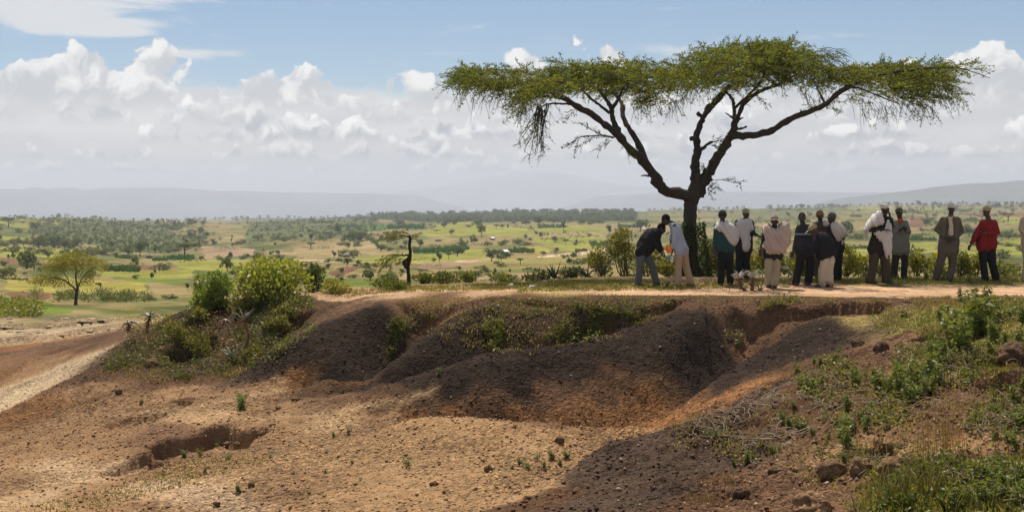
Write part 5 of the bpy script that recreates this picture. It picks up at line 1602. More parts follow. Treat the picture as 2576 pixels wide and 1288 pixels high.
# ---- the orange jug and the clear bottle
def lathe(mb, c, prof, n=16, col=(1, 1, 1), ax=(0, 0, 1)):
    w = unit(ax)
    u = unit(np.cross(w, (0.3, .9, .1)))
    v = np.cross(w, u)
    a = np.arange(n) / n * 2 * np.pi
    V = np.concatenate([np.asarray(c) + w * z + np.outer(np.cos(a), u) * r + np.outer(np.sin(a), v) * r for r, z in prof])
    m = len(prof)
    Q = [(i * n + j, i * n + (j + 1) % n, (i + 1) * n + (j + 1) % n, (i + 1) * n + j) for i in range(m - 1) for j in range(n)]
    mb.raw(V, Q, col)
M_ORANGE = mat_plain('orange_plastic', (.75, .23, .03), .4, .4, .08, trans=.0)
jc = P3(*C1(540, 655), d2 - .12) + (0, 0, dz2)
jug = empty('jug', jc)
tag(jug, 'orange plastic jug tilted to pour, held by the man in pale blue', 'jug')
axj = unit((-.30, 0, 1))
jb = MB()
lathe(jb, jc, [(.004, -.085), (.060, -.085), (.068, -.07), (.072, 0), (.066, .055), (.050, .085), (.046, .095), (.042, .095), (.046, .08), (.06, .05), (.064, -.06), (.004, -.07)], 20, ax=axj)
child(jb, 'jug_body', M_ORANGE, jug)
js = MB()
js.tube(curve([jc + (-.06, 0, -.02), jc + (-.095, 0, .0), jc + (-.115, 0, .035), jc + (-.135, 0, .030)], 10), np.linspace(.022, .010, 10), 8)
child(js, 'spout', M_ORANGE, jug)
jh = MB()
jh.tube(curve([jc + (.055, 0, .06), jc + (.11, 0, .06), jc + (.115, 0, 0), jc + (.065, 0, -.05)], 12), .010, 8)
child(jh, 'handle', M_ORANGE, jug)
bc = P3(*C1(570, 765), d2 - .13) + (0, 0, dz2)
M_BOTTLE = mat_plain('clear_plastic', (.75, .84, .92), .12, .5, .05, trans=.75)
bot = empty('bottle', bc)
tag(bot, 'clear plastic water bottle hanging below the pouring man\'s hand', 'bottle')
bb = MB()
lathe(bb, bc, [(.003, -.085), (.030, -.085), (.033, -.075), (.033, -.02), (.030, -.01), (.033, 0), (.033, .045), (.015, .075), (.013, .09)], 16)
child(bb, 'bottle_body', M_BOTTLE, bot)
bk = MB()
lathe(bk, bc, [(.002, .088), (.016, .088), (.016, .108), (.002, .108)], 14)
child(bk, 'bottle_cap', mat_plain('white_plastic', (.7, .72, .75), .4, .4, .05), bot)
# ------------------------------------------------------------------ far trees, each a thing of its own
def tree_proto(kind, seed, n=260):
    """unit tree: height 1, width about 1; returns (foliage MB, trunk MB)"""
    r = np.random.default_rng(seed)
    f, t = MB(), MB()
    if kind == 'flat':
        cl = [(r.uniform(-.42, .42), r.uniform(-.42, .42), .80 + r.uniform(-.06, .10), .20, .08) for _ in range(9)]
        tk = .78
        c0, c1 = (.085, .105, .032), (.135, .145, .045)
    elif kind == 'round':
        cl = [(r.normal() * .20, r.normal() * .20, r.uniform(.30, .82), .22, .17) for _ in range(11)]
        tk = .5
        c0, c1 = (.068, .092, .030), (.118, .142, .044)
    elif kind == 'tall':
        cl = [(r.normal() * .15, r.normal() * .15, r.uniform(.35, .9), .17, .13) for _ in range(10)]
        tk = .6
        c0, c1 = (.066, .090, .030), (.112, .140, .042)
    elif kind == 'light':
        cl = [(r.normal() * .22, r.normal() * .22, r.uniform(.45, .88), .20, .12) for _ in range(11)]
        tk = .6
        c0, c1 = (.085, .105, .020), (.135, .150, .028)
    else:                                   # bush, down to the ground
        cl = [(r.normal() * .24, r.normal() * .24, r.uniform(.10, .75), .24, .20) for _ in range(12)]
        tk = .35
        c0, c1 = (.085, .110, .038), (.150, .170, .056)
    P, C = [], []
    for (x, y, z, rh, rv) in cl:
        m = n // len(cl)
        q = r.normal(size=(m, 3))
        q /= np.linalg.norm(q, axis=1)[:, None]
        q *= r.uniform(.55, 1, m)[:, None]
        P.append(np.array((x, y, z)) + q * (rh, rh, rv))
        h = r.uniform(0, 1)
        C.append((np.array(c0) * (1 - h) + np.array(c1) * h) * r.uniform(.7, 1.35, m)[:, None])
    P, C = np.concatenate(P), np.concatenate(C)
    P[:, 2] = np.maximum(P[:, 2], .03)
    D = r.normal(size=P.shape) + (0, 0, .2)
    L = r.uniform(.07, .15, len(P)) * (260 / n) ** .5 * 1.25
    f.leaves(P - D / np.linalg.norm(D, axis=1)[:, None] * L[:, None] * .5, D, L, L * .75, C, .3)
    tp = curve([(0, 0, -.04), (r.normal() * .02, 0, tk * .5), (r.normal() * .05, r.normal() * .05, tk)], 6)
    t.tube(tp, np.linspace(.045, .02, 6), 5, (.06, .045, .032))
    for (x, y, z, rh, rv) in cl[:5]:
        t.tube(curve([tp[3], (tp[3] + np.array((x, y, z))) / 2 + (0, 0, -.02), (x, y, z)], 5), np.linspace(.022, .008, 5), 4, (.06, .045, .032))
    return f, t
PROTO = {}
for kind in ('flat', 'round', 'tall', 'light', 'bush'):
    PROTO[kind] = []
    for v in range(4):
        f, t = tree_proto(kind, 100 + v * 7 + hash(kind[0]) % 1, 420 if v < 2 else 260)
        fm, tm = f.mesh('crown', M_FAR), t.mesh('trunk', M_BARK, True)
        mb = MB()
        mb.V, mb.C, mb.F3, mb.F4, mb.n = list(f.V), list(f.C), list(f.F3), list(f.F4), f.n
        for V, C_ in zip(t.V, t.C):
            pass
        # one mesh of both for the copies too small to show a trunk
        whole = MB()
        whole.raw(np.concatenate(f.V), np.concatenate(f.F4), np.concatenate(f.C))
        n0 = whole.n
        whole.V.append(np.concatenate(t.V)); whole.C.append(np.concatenate(t.C) * .8); whole.n += t.n
        whole.F4 += [q + n0 for q in t.F4]
        whole.F3 += [q + n0 for q in t.F3]
        PROTO[kind].append((fm, tm, whole.mesh('tree', M_FAR)))
KIND_WORD = dict(flat='flat-topped acacia', round='dark round-crowned tree', tall='tall upright dark tree', light='bright yellow-green tree', bush='low rounded bush')
NAME = dict(flat='acacia_tree', round='round_tree', tall='tall_tree', light='leafy_tree', bush='bush')
tree_count = {}
def zone(X, d):
    if d > 1500: return 'on the hazy far skyline' + (' left of the gorge' if X < 620 else ' between gorge and big acacia' if X < 1740 else ' right of the big acacia')
    if X < 430: return 'on the slopes beyond the small yellow acacia at left' if d > 130 else 'near the small yellow acacia at left'
    if X < 820: return 'around the gorge above the glossy bushes'
    if X < 1150: return 'in the fields behind the stunted pollard tree'
    if X < 1720: return 'in the fields left of the big acacia trunk'
    if X < 2160: return 'in the plain behind the shawled men'
    return 'in the plain behind the men at right'
placed = []
def plant_tree(X, Yb, hpx, wpx, kind, d=None, big=None):
    """tree standing at picture point X, Yb on the land, hpx and wpx in 2576-wide picture units"""
    g = ground_at(X, Yb, 44)
    if g is None:
        return None
    d = g[1]
    h, w = hpx / F * d, wpx / F * d
    size = 'small' if h < 3.2 else 'large' if h > 7 else 'middling'
    fm, tm, wm = PROTO[kind][int(rng.integers(4))]
    big = hpx > 22 if big is None else big
    lab = f"{size} {KIND_WORD[kind]} {zone(X, d)}"
    if big:
        o = empty(NAME[kind], (g[0], g[1], g[2] - .05 * h))
        a = link('crown', fm, o)
        if kind != 'bush':
            link('trunk', tm, o)
    else:
        o = link(NAME[kind], wm)
        o.location = (g[0], g[1], g[2] - .05 * h)
    o.scale = (w * 1.0, w * 1.0, h * 1.05)
    o.rotation_euler = (0, 0, rng.uniform(0, 6.28))
    tag(o, lab, 'tree' if kind != 'bush' else 'bush', lab + ', scattered')
    tree_count[kind] = tree_count.get(kind, 0) + 1
    placed.append((X, Yb, wpx))
    return o
EX = [(c4, .2058, [(265, 375, 100, 130, 'round'), (150, 375, 40, 90, 'bush'), (310, 490, 160, 125, 'light'), (215, 580, 130, 95, 'round'), (90, 600, 70, 90, 'bush'), (490, 400, 60, 60, 'flat'), (630, 400, 70, 40, 'tall'), (560, 380, 50, 60, 'round'), (850, 350, 80, 110, 'round'), (1000, 350, 130, 140, 'round'), (1190, 335, 70, 60, 'tall'), (1310, 410, 130, 85, 'tall'), (1540, 345, 80, 100, 'round'), (1640, 340, 60, 90, 'bush'),
        (975, 470, 60, 50, 'round'), (1030, 510, 80, 65, 'tall'), (845, 520, 70, 55, 'round'), (905, 540, 50, 55, 'bush'), (1200, 555, 85, 75, 'round'), (1335, 585, 70, 65, 'flat'), (1470, 590, 75, 50, 'tall'), (1650, 570, 45, 55, 'bush'), (1890, 602, 100, 140, 'bush'), (1870, 470, 130, 95, 'tall'), (2250, 425, 165, 190, 'round'), (740, 580, 95, 180, 'bush'), (840, 600, 65, 150, 'bush'), (550, 595, 70, 130, 'bush'), (380, 602, 75, 130, 'bush'),
        (430, 790, 175, 170, 'round'), (610, 745, 85, 105, 'round'), (550, 785, 70, 130, 'light'), (1380, 830, 90, 90, 'tall'), (1490, 832, 95, 180, 'bush'), (1560, 800, 70, 80, 'bush'), (870, 895, 45, 95, 'bush'), (960, 905, 40, 90, 'bush'), (1700, 765, 85, 130, 'bush'), (1500, 720, 75, 85, 'flat'), (1605, 196, 28, 75, 'flat'), (2000, 200, 24, 70, 'flat'), (1310, 205, 22, 40, 'round'), (60, 940, 40, 130, 'bush'), (250, 880, 30, 90, 'bush'), (560, 860, 30, 120, 'bush'), (40, 690, 110, 120, 'bush'), (1730, 205, 28, 80, 'round')]),
      (c7, .2743, [(135, 560, 100, 140, 'round'), (210, 540, 50, 90, 'bush'), (750, 540, 45, 75, 'bush'), (810, 500, 70, 55, 'tall'), (1135, 705, 135, 155, 'round'), (635, 715, 135, 110, 'round'), (1240, 440, 85, 110, 'round'), (1180, 362, 55, 115, 'bush'), (600, 340, 70, 75, 'tall'), (690, 335, 60, 80, 'bush'), (850, 275, 110, 85, 'round'), (960, 342, 110, 150, 'round'), (1060, 340, 100, 150, 'round'), (510, 312, 40, 60, 'round'), (280, 330, 50, 95, 'bush'), (1410, 205, 75, 120, 'round'), (1940, 485, 105, 120, 'round'), (1775, 540, 100, 75, 'tall'), (1860, 510, 60, 55, 'flat'), (1885, 285, 55, 65, 'round'), (1820, 222, 70, 75, 'round'), (1910, 202, 65, 75, 'round'), (440, 320, 40, 80, 'bush'), (360, 335, 50, 90, 'bush'), (880, 380, 35, 110, 'bush'), (1030, 390, 30, 90, 'bush'), (700, 620, 50, 80, 'bush'), (980, 680, 40, 120, 'bush'), (1300, 680, 40, 90, 'bush'), (1620, 620, 30, 90, 'bush'), (1970, 645, 45, 120, 'bush'), (2130, 640, 30, 110, 'bush')]),
      (c5, .3017, [(225, 775, 170, 210, 'round'), (285, 790, 65, 110, 'flat'), (25, 865, 125, 140, 'bush'), (100, 815, 50, 80, 'bush'), (330, 600, 110, 160, 'round'), (450, 605, 120, 150, 'round'), (540, 612, 95, 130, 'round'), (620, 612, 90, 90, 'round'), (740, 672, 75, 170, 'bush'), (870, 665, 80, 150, 'bush'), (1165, 672, 145, 115, 'round'), (1075, 655, 80, 100, 'bush'), (1295, 652, 80, 55, 'tall'), (1540, 682, 125, 210, 'flat'), (1360, 790, 75, 140, 'bush'), (1895, 800, 140, 120, 'round'), (1980, 812, 50, 80, 'bush'), (1825, 705, 50, 55, 'bush'), (1920, 690, 60, 50, 'tall'), (2020, 700, 50, 80, 'bush'), (70, 430, 85, 110, 'flat'), (295, 450, 65, 95, 'round'), (110, 690, 70, 30, 'tall'), (120, 602, 65, 130, 'flat'), (30, 590, 60, 130, 'bush'), (1565, 955, 60, 45, 'tall'), (840, 960, 70, 75, 'flat'), (1265, 862, 60, 50, 'tall'), (1115, 735, 85, 85, 'round'), (205, 825, 25, 45, 'bush'), (390, 660, 70, 150, 'bush'), (240, 640, 60, 90, 'bush'), (1230, 1045, 60, 150, 'bush'), (900, 1040, 60, 140, 'bush'), (1060, 1040, 50, 110, 'bush'), (1420, 1030, 55, 120, 'bush')]),
      (c2, .2058, [(1120, 640, 70, 45, 'round'), (1225, 672, 50, 85, 'bush'), (1225, 425, 55, 75, 'bush'), (1170, 500, 60, 170, 'bush'), (1280, 362, 120, 145, 'round'), (1330, 300, 60, 120, 'bush'), (1800, 480, 160, 190, 'round'), (1940, 490, 120, 160, 'bush'), (2280, 305, 115, 170, 'flat'), (2230, 760, 150, 240, 'bush'), (2420, 660, 100, 120, 'bush'), (2300, 505, 110, 250, 'bush'), (2120, 480, 80, 130, 'bush'), (310, 480, 220, 210, 'round'), (420, 520, 90, 160, 'bush'), (350, 122, 30, 85, 'flat'), (225, 132, 24, 62, 'flat'), (2240, 122, 45, 85, 'flat'), (1500, 135, 42, 52, 'flat'), (1060, 130, 30, 40, 'round'), (2340, 182, 42, 55, 'round'), (2185, 192, 30, 70, 'bush'), (1750, 190, 40, 130, 'bush'), (470, 255, 40, 60, 'round'), (390, 250, 45, 90, 'bush'), (1860, 600, 60, 120, 'bush'), (2160, 590, 60, 130, 'bush'), (1700, 460, 70, 90, 'round')])]
for conv, k, lst in EX:
    for (x, y, h, w, kind) in lst:
        X, Y = conv([(x, y)])[0]
        plant_tree(X, Y, h * k, w * k, kind)
# left and right of the stooping men, the plain seen between people: a lot of middling bushes
woods = [fp for fp in FIELDS if fp[0] in (WOOD, SCRUB)]
open_f = [fp[1] for fp in FIELDS if fp[0] in (YG, YEL, GRN)]
cand = 0
stuffP = []
while cand < 7000:
    cand += 1
    X = rng.uniform(-30, 2610)
    Y = 512 + 200 * rng.uniform(0, 1) ** 1.7
    if cand % 4 == 0: X, Y = rng.uniform(900, 1600), rng.uniform(533, 558)
    if cand % 4 == 1: X, Y = rng.uniform(-20, 520), rng.uniform(545, 640)
    if cand % 16 == 2: X, Y = rng.uniform(620, 1000), rng.uniform(548, 610)
    px, py = np.array([X]), np.array([Y])
    inw = any(in_poly(px, py, p)[0] for c, p in woods)
    ino = any(in_poly(px, py, p)[0] for p in open_f)
    cl_ = vnoise(np.array([X / 55.]), np.array([Y / 17.]), 5)[0]
    pr = .95 if inw else .06 if ino else (.75 if cl_ > .60 else .18 if cl_ > .45 else .05)
    if X > 1750 and Y < 600: pr = max(pr, .45 if cl_ > .45 else .2)
    if rng.uniform() > pr:
        continue
    g = ground_at(X, Y, 60)
    if g is None or g[1] < 100 or g[1] > 3600:
        continue
    h = (rng.uniform(4, 11) + max(0, Y - 560) * .07 * rng.uniform(.5, 1.2)) / F * g[1]
    if rng.uniform() < .10: h *= 1.6
    if any(in_poly(px, py, p)[0] for c, p in woods if c is SCRUB): h *= .62
    stuffP.append((X, Y, g, h))
# skyline trees
for X in np.concatenate([rng.uniform(-20, 2600, 190), rng.uniform(1000, 1550, 60), rng.uniform(2000, 2600, 60)]):
    j = int(np.clip(np.searchsorted(gs, (X - CX) / F), 0, len(gs) - 1))
    vis = (gy > 700) & (gy < 3600)
    i = np.argmin(np.where(vis, PROJ[:, j], 1e9))
    g = np.array([gs[j] * gy[i], gy[i], GZ[i, j]])
    stuffP.append((X, PROJ[i, j], g, rng.uniform(3.5, 9.5) / F * g[1] * (1.25 if 1000 < X < 1600 else 1)))
stuffP.sort(key=lambda s: -s[3] / s[2][1])
kinds = ['round', 'bush', 'bush', 'round', 'tall', 'round', 'bush', 'round', 'flat', 'bush', 'bush', 'round']
room = {k: 280 - tree_count.get(k, 0) for k in PROTO}
mass = MB()
for (X, Y, g, h) in stuffP:
    kind = kinds[int(rng.integers(len(kinds)))]
    if h > 5 and kind == 'bush': kind = 'round'
    asp = dict(flat=1.5, round=1.05, tall=.6, bush=1.7, light=1)[kind] * rng.uniform(.8, 1.25)
    if room[kind] > 0 and h / g[1] * F > 5:
        room[kind] -= 1
        o = link(NAME[kind], PROTO[kind][2 + int(rng.integers(2))][2])
        o.location = (g[0], g[1], g[2] - .05 * h)
        o.scale = (h * asp, h * asp, h)
        o.rotation_euler = (0, 0, rng.uniform(0, 6.28))
        size = 'small' if h < 3.2 else 'large' if h > 7 else 'middling'
        lab = f"{size} {KIND_WORD[kind]} {zone(X, g[1])}"
        tag(o, lab, 'tree' if kind != 'bush' else 'bush', lab + ', scattered')
    else:
        m = 34
        q = rng.normal(size=(m, 3))
        q /= np.linalg.norm(q, axis=1)[:, None]
        q *= rng.uniform(.4, 1, m)[:, None]
        P = g + np.array((0, 0, h * .5)) + q * (h * asp * .45, h * asp * .45, h * .5)
        D = rng.normal(size=(m, 3))
        L = rng.uniform(.25, .45, m) * h
        tone = rng.uniform(.75, 1.4)
        mass.leaves(P, D, L, L * .7, np.array((.100, .125, .044)) * tone * rng.uniform(.8, 1.2, m)[:, None], .3)
# thin hedges and weedy field edges
for k in range(190):
    X, Y = rng.uniform(-20, 2600), 520 + 190 * rng.uniform(0, 1) ** 1.3
    L_, sl = rng.uniform(30, 150), rng.normal() * .06
    for q in range(int(L_ / 2.2)):
        if rng.uniform() < .25: continue
        g = ground_at(X + q * 2.2, Y + q * 2.2 * sl + rng.normal() * 1.0, 60)
        if g is None or g[1] < 110 or g[1] > 3000: continue
        h = rng.uniform(1.5, 5.0) / F * g[1]
        m = 12
        qq = rng.normal(size=(m, 3))
        qq /= np.linalg.norm(qq, axis=1)[:, None]
        P = g + np.array((0, 0, h * .5)) + qq * (h * .6, h * .6, h * .5)
        Lf = rng.uniform(.35, .6, m) * h
        mass.leaves(P, rng.normal(size=(m, 3)), Lf, Lf * .7, np.array((.105, .115, .042)) * rng.uniform(.6, 1.3, m)[:, None], .3)
if mass.n:
    tag(mass.build('distant_scrub', M_FAR), kind='stuff', label='far low scrub and small trees dotting the hazy valley', cat='scrub')
print('trees', tree_count, len(stuffP))
# rows of tall bright-green crops between the fields
crop = 0
for conv, k, lst in ((c4, .2058, [(1000, 385, 1280, 385, 55), (640, 690, 950, 695, 70), (430, 700, 560, 700, 60), (1650, 610, 1840, 605, 65), (1980, 380, 2200, 385, 55), (1650, 330, 1800, 330, 40), (100, 640, 150, 650, 30)]),
                     (c7, .2743, [(1540, 455, 1880, 450, 60), (1880, 440, 2040, 430, 60), (850, 220, 1060, 222, 35), (1300, 235, 1640, 232, 50), (850, 490, 890, 490, 32), (950, 485, 1030, 485, 30), (620, 180, 820, 180, 30)]),
                     (c5, .3017, [(870, 800, 1160, 808, 65), (1400, 705, 1620, 705, 50), (1270, 715, 1400, 715, 40), (960, 690, 1100, 700, 40), (40, 870, 230, 875, 22)]),
                     (c2, .2058, [(240, 660, 420, 650, 60), (1080, 540, 1400, 545, 60), (1740, 300, 1900, 290, 40), (420, 640, 560, 640, 50)])):
    for (xa, ya, xb, yb, hp) in lst:
        cm = MB()
        (XA, YA), (XB, YB) = conv([(xa, ya), (xb, yb)])
        n = int(abs(XB - XA) / .8) + 8
        cx0 = None
        for q in range(n):
            t = rng.uniform()
            X, Y = XA + (XB - XA) * t, YA + (YB - YA) * t - abs(rng.normal()) * hp * k * .25
            g = ground_at(X, Y, 60)
            if g is None: continue
            h = hp * k / F * g[1] * rng.uniform(.45, .8)
            m = 9
            a = rng.uniform(0, 6.28, m)
            D = np.stack([np.cos(a) * .45, np.sin(a) * .45, np.full(m, 1.0)], 1) + rng.normal(size=(m, 3)) * .15
            cm.leaves(np.repeat(g[None], m, 0), D, h * rng.uniform(.6, 1.1, m), h * .26, np.array((.065, .125, .024)) * rng.uniform(.7, 1.4, m)[:, None], .5)
        if not cm.n: continue
        crop += 1
        o = cm.build('crop_patch', M_FAR)
        where = zone((XA + XB) / 2, 400)
        tag(o, f"patch of tall bright green crops {where}", 'crops', f"bright green crop patches {where}", kind='stuff')

# ------------------------------------------------------------------ houses far off
M_TIN = mat_plain('tin_roof', (.62, .64, .66), .45, .5, .12, .3)
M_MUD = mat_plain('mud_wall', (.16, .10, .07), .95, .1, .3, 1.5)
M_THATCH = mat_plain('thatch', (.30, .25, .18), .95, .1, .3, 3.0)
def house(conv, k, x, y, w, h, rz, label):
    X, Y = conv([(x, y)])[0]
    g = ground_at(X, Y, 60)
    Wm, Hm = w * k / F * g[1], h * k / F * g[1]
    o = empty('house', g, rz)
    L, D, wh = Wm * .5, Wm * .38, Hm * .55
    m = MB()
    V = [(-L, -D, -.3), (L, -D, -.3), (L, D, -.3), (-L, D, -.3), (-L, -D, wh), (L, -D, wh), (L, D, wh), (-L, D, wh), (-L, 0, Hm * .96), (L, 0, Hm * .96)]
    m.raw(V, [(0, 1, 5, 4), (1, 2, 6, 5), (2, 3, 7, 6), (3, 0, 4, 7), (4, 5, 9, 8), (6, 7, 8, 9)])
    m.raw([V[5], V[6], V[9]], [(0, 1, 2)])
    m.raw([V[7], V[4], V[8]], [(0, 1, 2)])
    m.build('wall', M_MUD, o)
    r = MB()
    e = .12 * L
    for s in (-1, 1):
        a = [(-L - e, s * (D + e), wh - e * .5), (L + e, s * (D + e), wh - e * .5), (L + e, 0, Hm), (-L - e, 0, Hm)]
        bq = [(p[0], p[1], p[2] + .06) for p in a]
        r.raw(a + bq, [(0, 1, 2, 3), (4, 5, 6, 7), (0, 1, 5, 4), (1, 2, 6, 5), (2, 3, 7, 6), (3, 0, 4, 7)])
    r.build('roof', M_TIN, o)
    dm = MB()
    dw = L * .18
    dm.raw([(-dw, -D - .04, 0), (dw, -D - .04, 0), (dw, -D - .04, wh * .8), (-dw, -D - .04, wh * .8), (-dw, -D + .02, 0), (dw, -D + .02, 0), (dw, -D + .02, wh * .8), (-dw, -D + .02, wh * .8)],
           [(0, 1, 2, 3), (0, 4, 5, 1), (1, 5, 6, 2), (2, 6, 7, 3), (3, 7, 4, 0)])
    dm.build('door', mat_fabric('dark_door', (.03, .025, .02)), o)
    return tag(o, label, 'house')
house(c4, .2058, 595, 715, 95, 62, 1.0, 'brown mud house with bright tin roof among trees, left of the big acacia trunk')
house(c4, .2058, 2040, 575, 70, 40, .15, 'pale tin-roofed house half hidden by yellow bushes beside the stooping man in black')
house(c4, .2058, 2300, 408, 40, 22, .1, 'tiny white-roofed house beside a large dark tree above the stooping man')
house(c4, .2058, 440, 528, 50, 34, .6, 'small pale-roofed house among dark bushes in the yellow-green fields')
def hut(conv, k, x, y, w, h, label):
    X, Y = conv([(x, y)])[0]
    g = ground_at(X, Y, 60)
    R, Hm = w * k / F * g[1] * .5, h * k / F * g[1]
    o = empty('hut', g)
    m = MB()
    lathe(m, (0, 0, 0), [(.82 * R, -.3), (.82 * R, Hm * .5)], 18)
    m.build('wall', M_MUD, o, True)
    r = MB()
    lathe(r, (0, 0, 0), [(.8 * R, Hm * .42), (R, Hm * .38), (R * .98, Hm * .46), (R * .55, Hm * .78), (.1, Hm), (.01, Hm * 1.05)], 18)
    r.build('roof', M_THATCH, o, True)
    return tag(o, label, 'hut')
hut(c7, .2743, 925, 490, 72, 40, 'round thatched hut between two green crop patches left of the stunted pollard tree')
hut(c7, .2743, 1765, 345, 64, 30, 'round thatched hut on bare ground right of the stunted pollard tree')
hut(c7, .2743, 770, 205, 40, 20, 'tiny pale hut on the upper slope under a clump of trees')
hut(c5, .3017, 1245, 690, 62, 42, 'dark thatched hut beside green crops on the left slope')
hut(c5, .3017, 1040, 672, 44, 26, 'pale thatched hut half hidden by shrubs on the left slope')
# ------------------------------------------------------------------ nearer trees and plants
def C8(x, y): return ((2000 + x / 1.8996) * .8834, (780 + y / 1.8996) * .8834)
def CB(x, y): return (x * .3827, 795 + y * .3827)
# small yellow acacia at the left
g = ground_at(190, 767, 50)
ld = g[1]
lt = empty('acacia_tree', g)
tag(lt, 'small spreading acacia with thin yellow-green crown at the left on pale ground', 'tree')
tm, lm, wm_ = MB(), MB(), MB()
kk = .3017
def lp(x, y, dd=0.0):
    X, Y = c5([(x, y)])[0]
    return P3(X, Y, ld + dd)
def lb(mb, pts, r0, r1, dd=(0, 0), n=7):
    w = curve([lp(x, y, dd[0] + (dd[1] - dd[0]) * i / (len(pts) - 1)) for i, (x, y) in enumerate(pts)], 16)
    mb.tube(w, np.linspace(r0, r1, 16), n, (.07, .052, .036), lump=.06)
    return w
lb(tm, [(628, 1095), (632, 1050), (640, 980), (648, 930)], .11, .085)
lb(tm, [(640, 985), (625, 945), (580, 905), (530, 870), (460, 850), (400, 860)], .06, .025, (0, -.5))
lb(tm, [(648, 940), (636, 880), (632, 820), (640, 760), (600, 710)], .065, .025, (0, .5))
lb(tm, [(648, 930), (668, 890), (690, 850), (740, 800), (800, 760)], .05, .02, (0, -.3))
lb(tm, [(632, 830), (680, 770), (700, 720)], .03, .015, (.2, 1.0))
lb(tm, [(580, 905), (560, 850), (520, 800), (470, 760)], .03, .015, (-.2, .8))
lb(tm, [(530, 870), (510, 900), (480, 935)], .02, .01, (-.3, -.6))
child(tm, 'trunk', M_BARK, lt)
P_, D_, C_, L_ = [], [], [], []
for (x, y, rx, ry, den) in [(600, 690, 170, 45, 1), (480, 720, 110, 45, .8), (730, 700, 130, 45, .8), (820, 740, 90, 50, .6), (560, 760, 120, 45, .7), (680, 780, 110, 50, .6), (450, 800, 90, 45, .6), (400, 860, 110, 45, .9), (330, 880, 60, 35, .7), (500, 890, 90, 40, .6), (690, 880, 60, 40, .7), (740, 840, 70, 40, .4), (430, 760, 80, 30, .5), (600, 655, 120, 18, .5), (860, 770, 50, 40, .3)]:
    m = int(260 * den * (rx / 110))
    q = rng.normal(size=(m, 3))
    q /= np.linalg.norm(q, axis=1)[:, None]
    q *= rng.uniform(.2, 1, m)[:, None] ** .6
    c = lp(x, y)
    s = kk / F * ld
    for layer in (-.6, 0, .6):
        P_.append(c + q * (rx * s, rx * s * .9, ry * s) + (rng.normal() * .1, layer, rng.normal() * .06))
        D_.append(q * (1, 1, .3) + rng.normal(size=(m, 3)) * .5)
        C_.append(np.array((.22, .20, .03)) * rng.uniform(.6, 1.3, m)[:, None] * rng.uniform(.8, 1.15))
        L_.append(rng.uniform(.06, .15, m))
L_ = np.concatenate(L_)
lm.leaves(np.concatenate(P_), np.concatenate(D_), L_, L_ * .42, np.concatenate(C_), .2)
child(lm, 'crown', M_ACACIA, lt, False)

# stunted pollard acacia on the plateau edge
g = ground_at(1027, 719, 28)
pd = g[1]
pt_ = empty('acacia_tree', g)
tag(pt_, 'stunted pollard acacia with one dark crooked trunk and two feathery tufts', 'tree')
tm, lm, wm_ = MB(), MB(), MB()
def pp(x, y, dd=0.0):
    X, Y = c7([(x, y)])[0]
    return P3(X, Y, pd + dd)
def pb(mb, pts, rr, dd=(0, 0), n=8):
    w = curve([pp(x, y, dd[0] + (dd[1] - dd[0]) * i / (len(pts) - 1)) for i, (x, y) in enumerate(pts)], 18)
    mb.tube(w, np.interp(np.linspace(0, 1, 18), np.linspace(0, 1, len(rr)), rr), n, (.035, .027, .02), lump=.08)
pb(tm, [(1493, 765), (1492, 700), (1490, 620), (1485, 570), (1500, 520), (1508, 450), (1500, 390), (1508, 320), (1500, 290)], [.050, .040, .038, .050, .050, .034, .032, .032, .022])
pb(tm, [(1480, 585), (1462, 560), (1450, 535), (1470, 520), (1490, 495), (1495, 475), (1470, 470), (1445, 478), (1432, 450)], [.05, .055, .05, .04, .028, .026, .022, .020, .008], (0, -.05))
pb(tm, [(1500, 445), (1520, 438), (1527, 430)], [.018, .012, .006])
pb(tm, [(1510, 330), (1540, 320), (1575, 330)], [.014, .008, .004])
pb(tm, [(1500, 310), (1440, 290), (1360, 300), (1310, 330), (1300, 385)], [.016, .012, .008, .006, .003], (0, -.1))
pb(tm, [(1440, 475), (1380, 465), (1300, 480), (1250, 540), (1210, 640)], [.014, .011, .008, .006, .003], (-.05, -.15))
pb(tm, [(1490, 250), (1478, 235), (1495, 240)], [.010, .006, .004])
child(tm, 'trunk', M_BARK, pt_)
P_, D_, C_ = [], [], []
def feather(x0, y0, x1, y1, n, spread):
    t = rng.uniform(0, 1, n)
    for ti in t:
        x, y = x0 + (x1 - x0) * ti, y0 + (y1 - y0) * ti
        P_.append(pp(x + rng.normal() * spread, y + rng.normal() * spread * .5, rng.normal() * .12))
        D_.append(np.array(((x1 - x0) / 150, rng.normal() * .5, -(y1 - y0) / 150)) + rng.normal(size=3) * .5)
        C_.append(np.array((.16, .155, .035)) * rng.uniform(.6, 1.3))
for a in [(1500, 290, 1210, 340), (1480, 265, 1260, 270), (1450, 260, 1300, 300), (1510, 300, 1600, 275), (1500, 280, 1400, 250), (1520, 310, 1580, 300), (1460, 310, 1330, 330), (1400, 270, 1230, 330), (1330, 300, 1250, 340),
          (1440, 475, 1200, 520), (1400, 480, 1260, 560), (1380, 470, 1200, 580), (1350, 480, 1220, 620), (1440, 500, 1330, 540), (1430, 470, 1250, 480), (1300, 520, 1210, 650), (1430, 530, 1380, 560), (1330, 560, 1320, 630), (1270, 500, 1190, 560)]:
    feather(*a, 70, 9)
    w = curve([pp(a[0], a[1]), pp((a[0] + a[2]) / 2, (a[1] + a[3]) / 2 - 6), pp(a[2], a[3])], 7)
    wm_.tube(w, np.linspace(.006, .002, 7), 3, (.05, .04, .025), cap=False)
lm.leaves(np.array(P_), np.array(D_), rng.uniform(.03, .075, len(P_)), .014, np.array(C_), .2)
child(lm, 'crown', M_ACACIA, pt_, False)
child(wm_, 'twigs', M_TWIG, pt_)

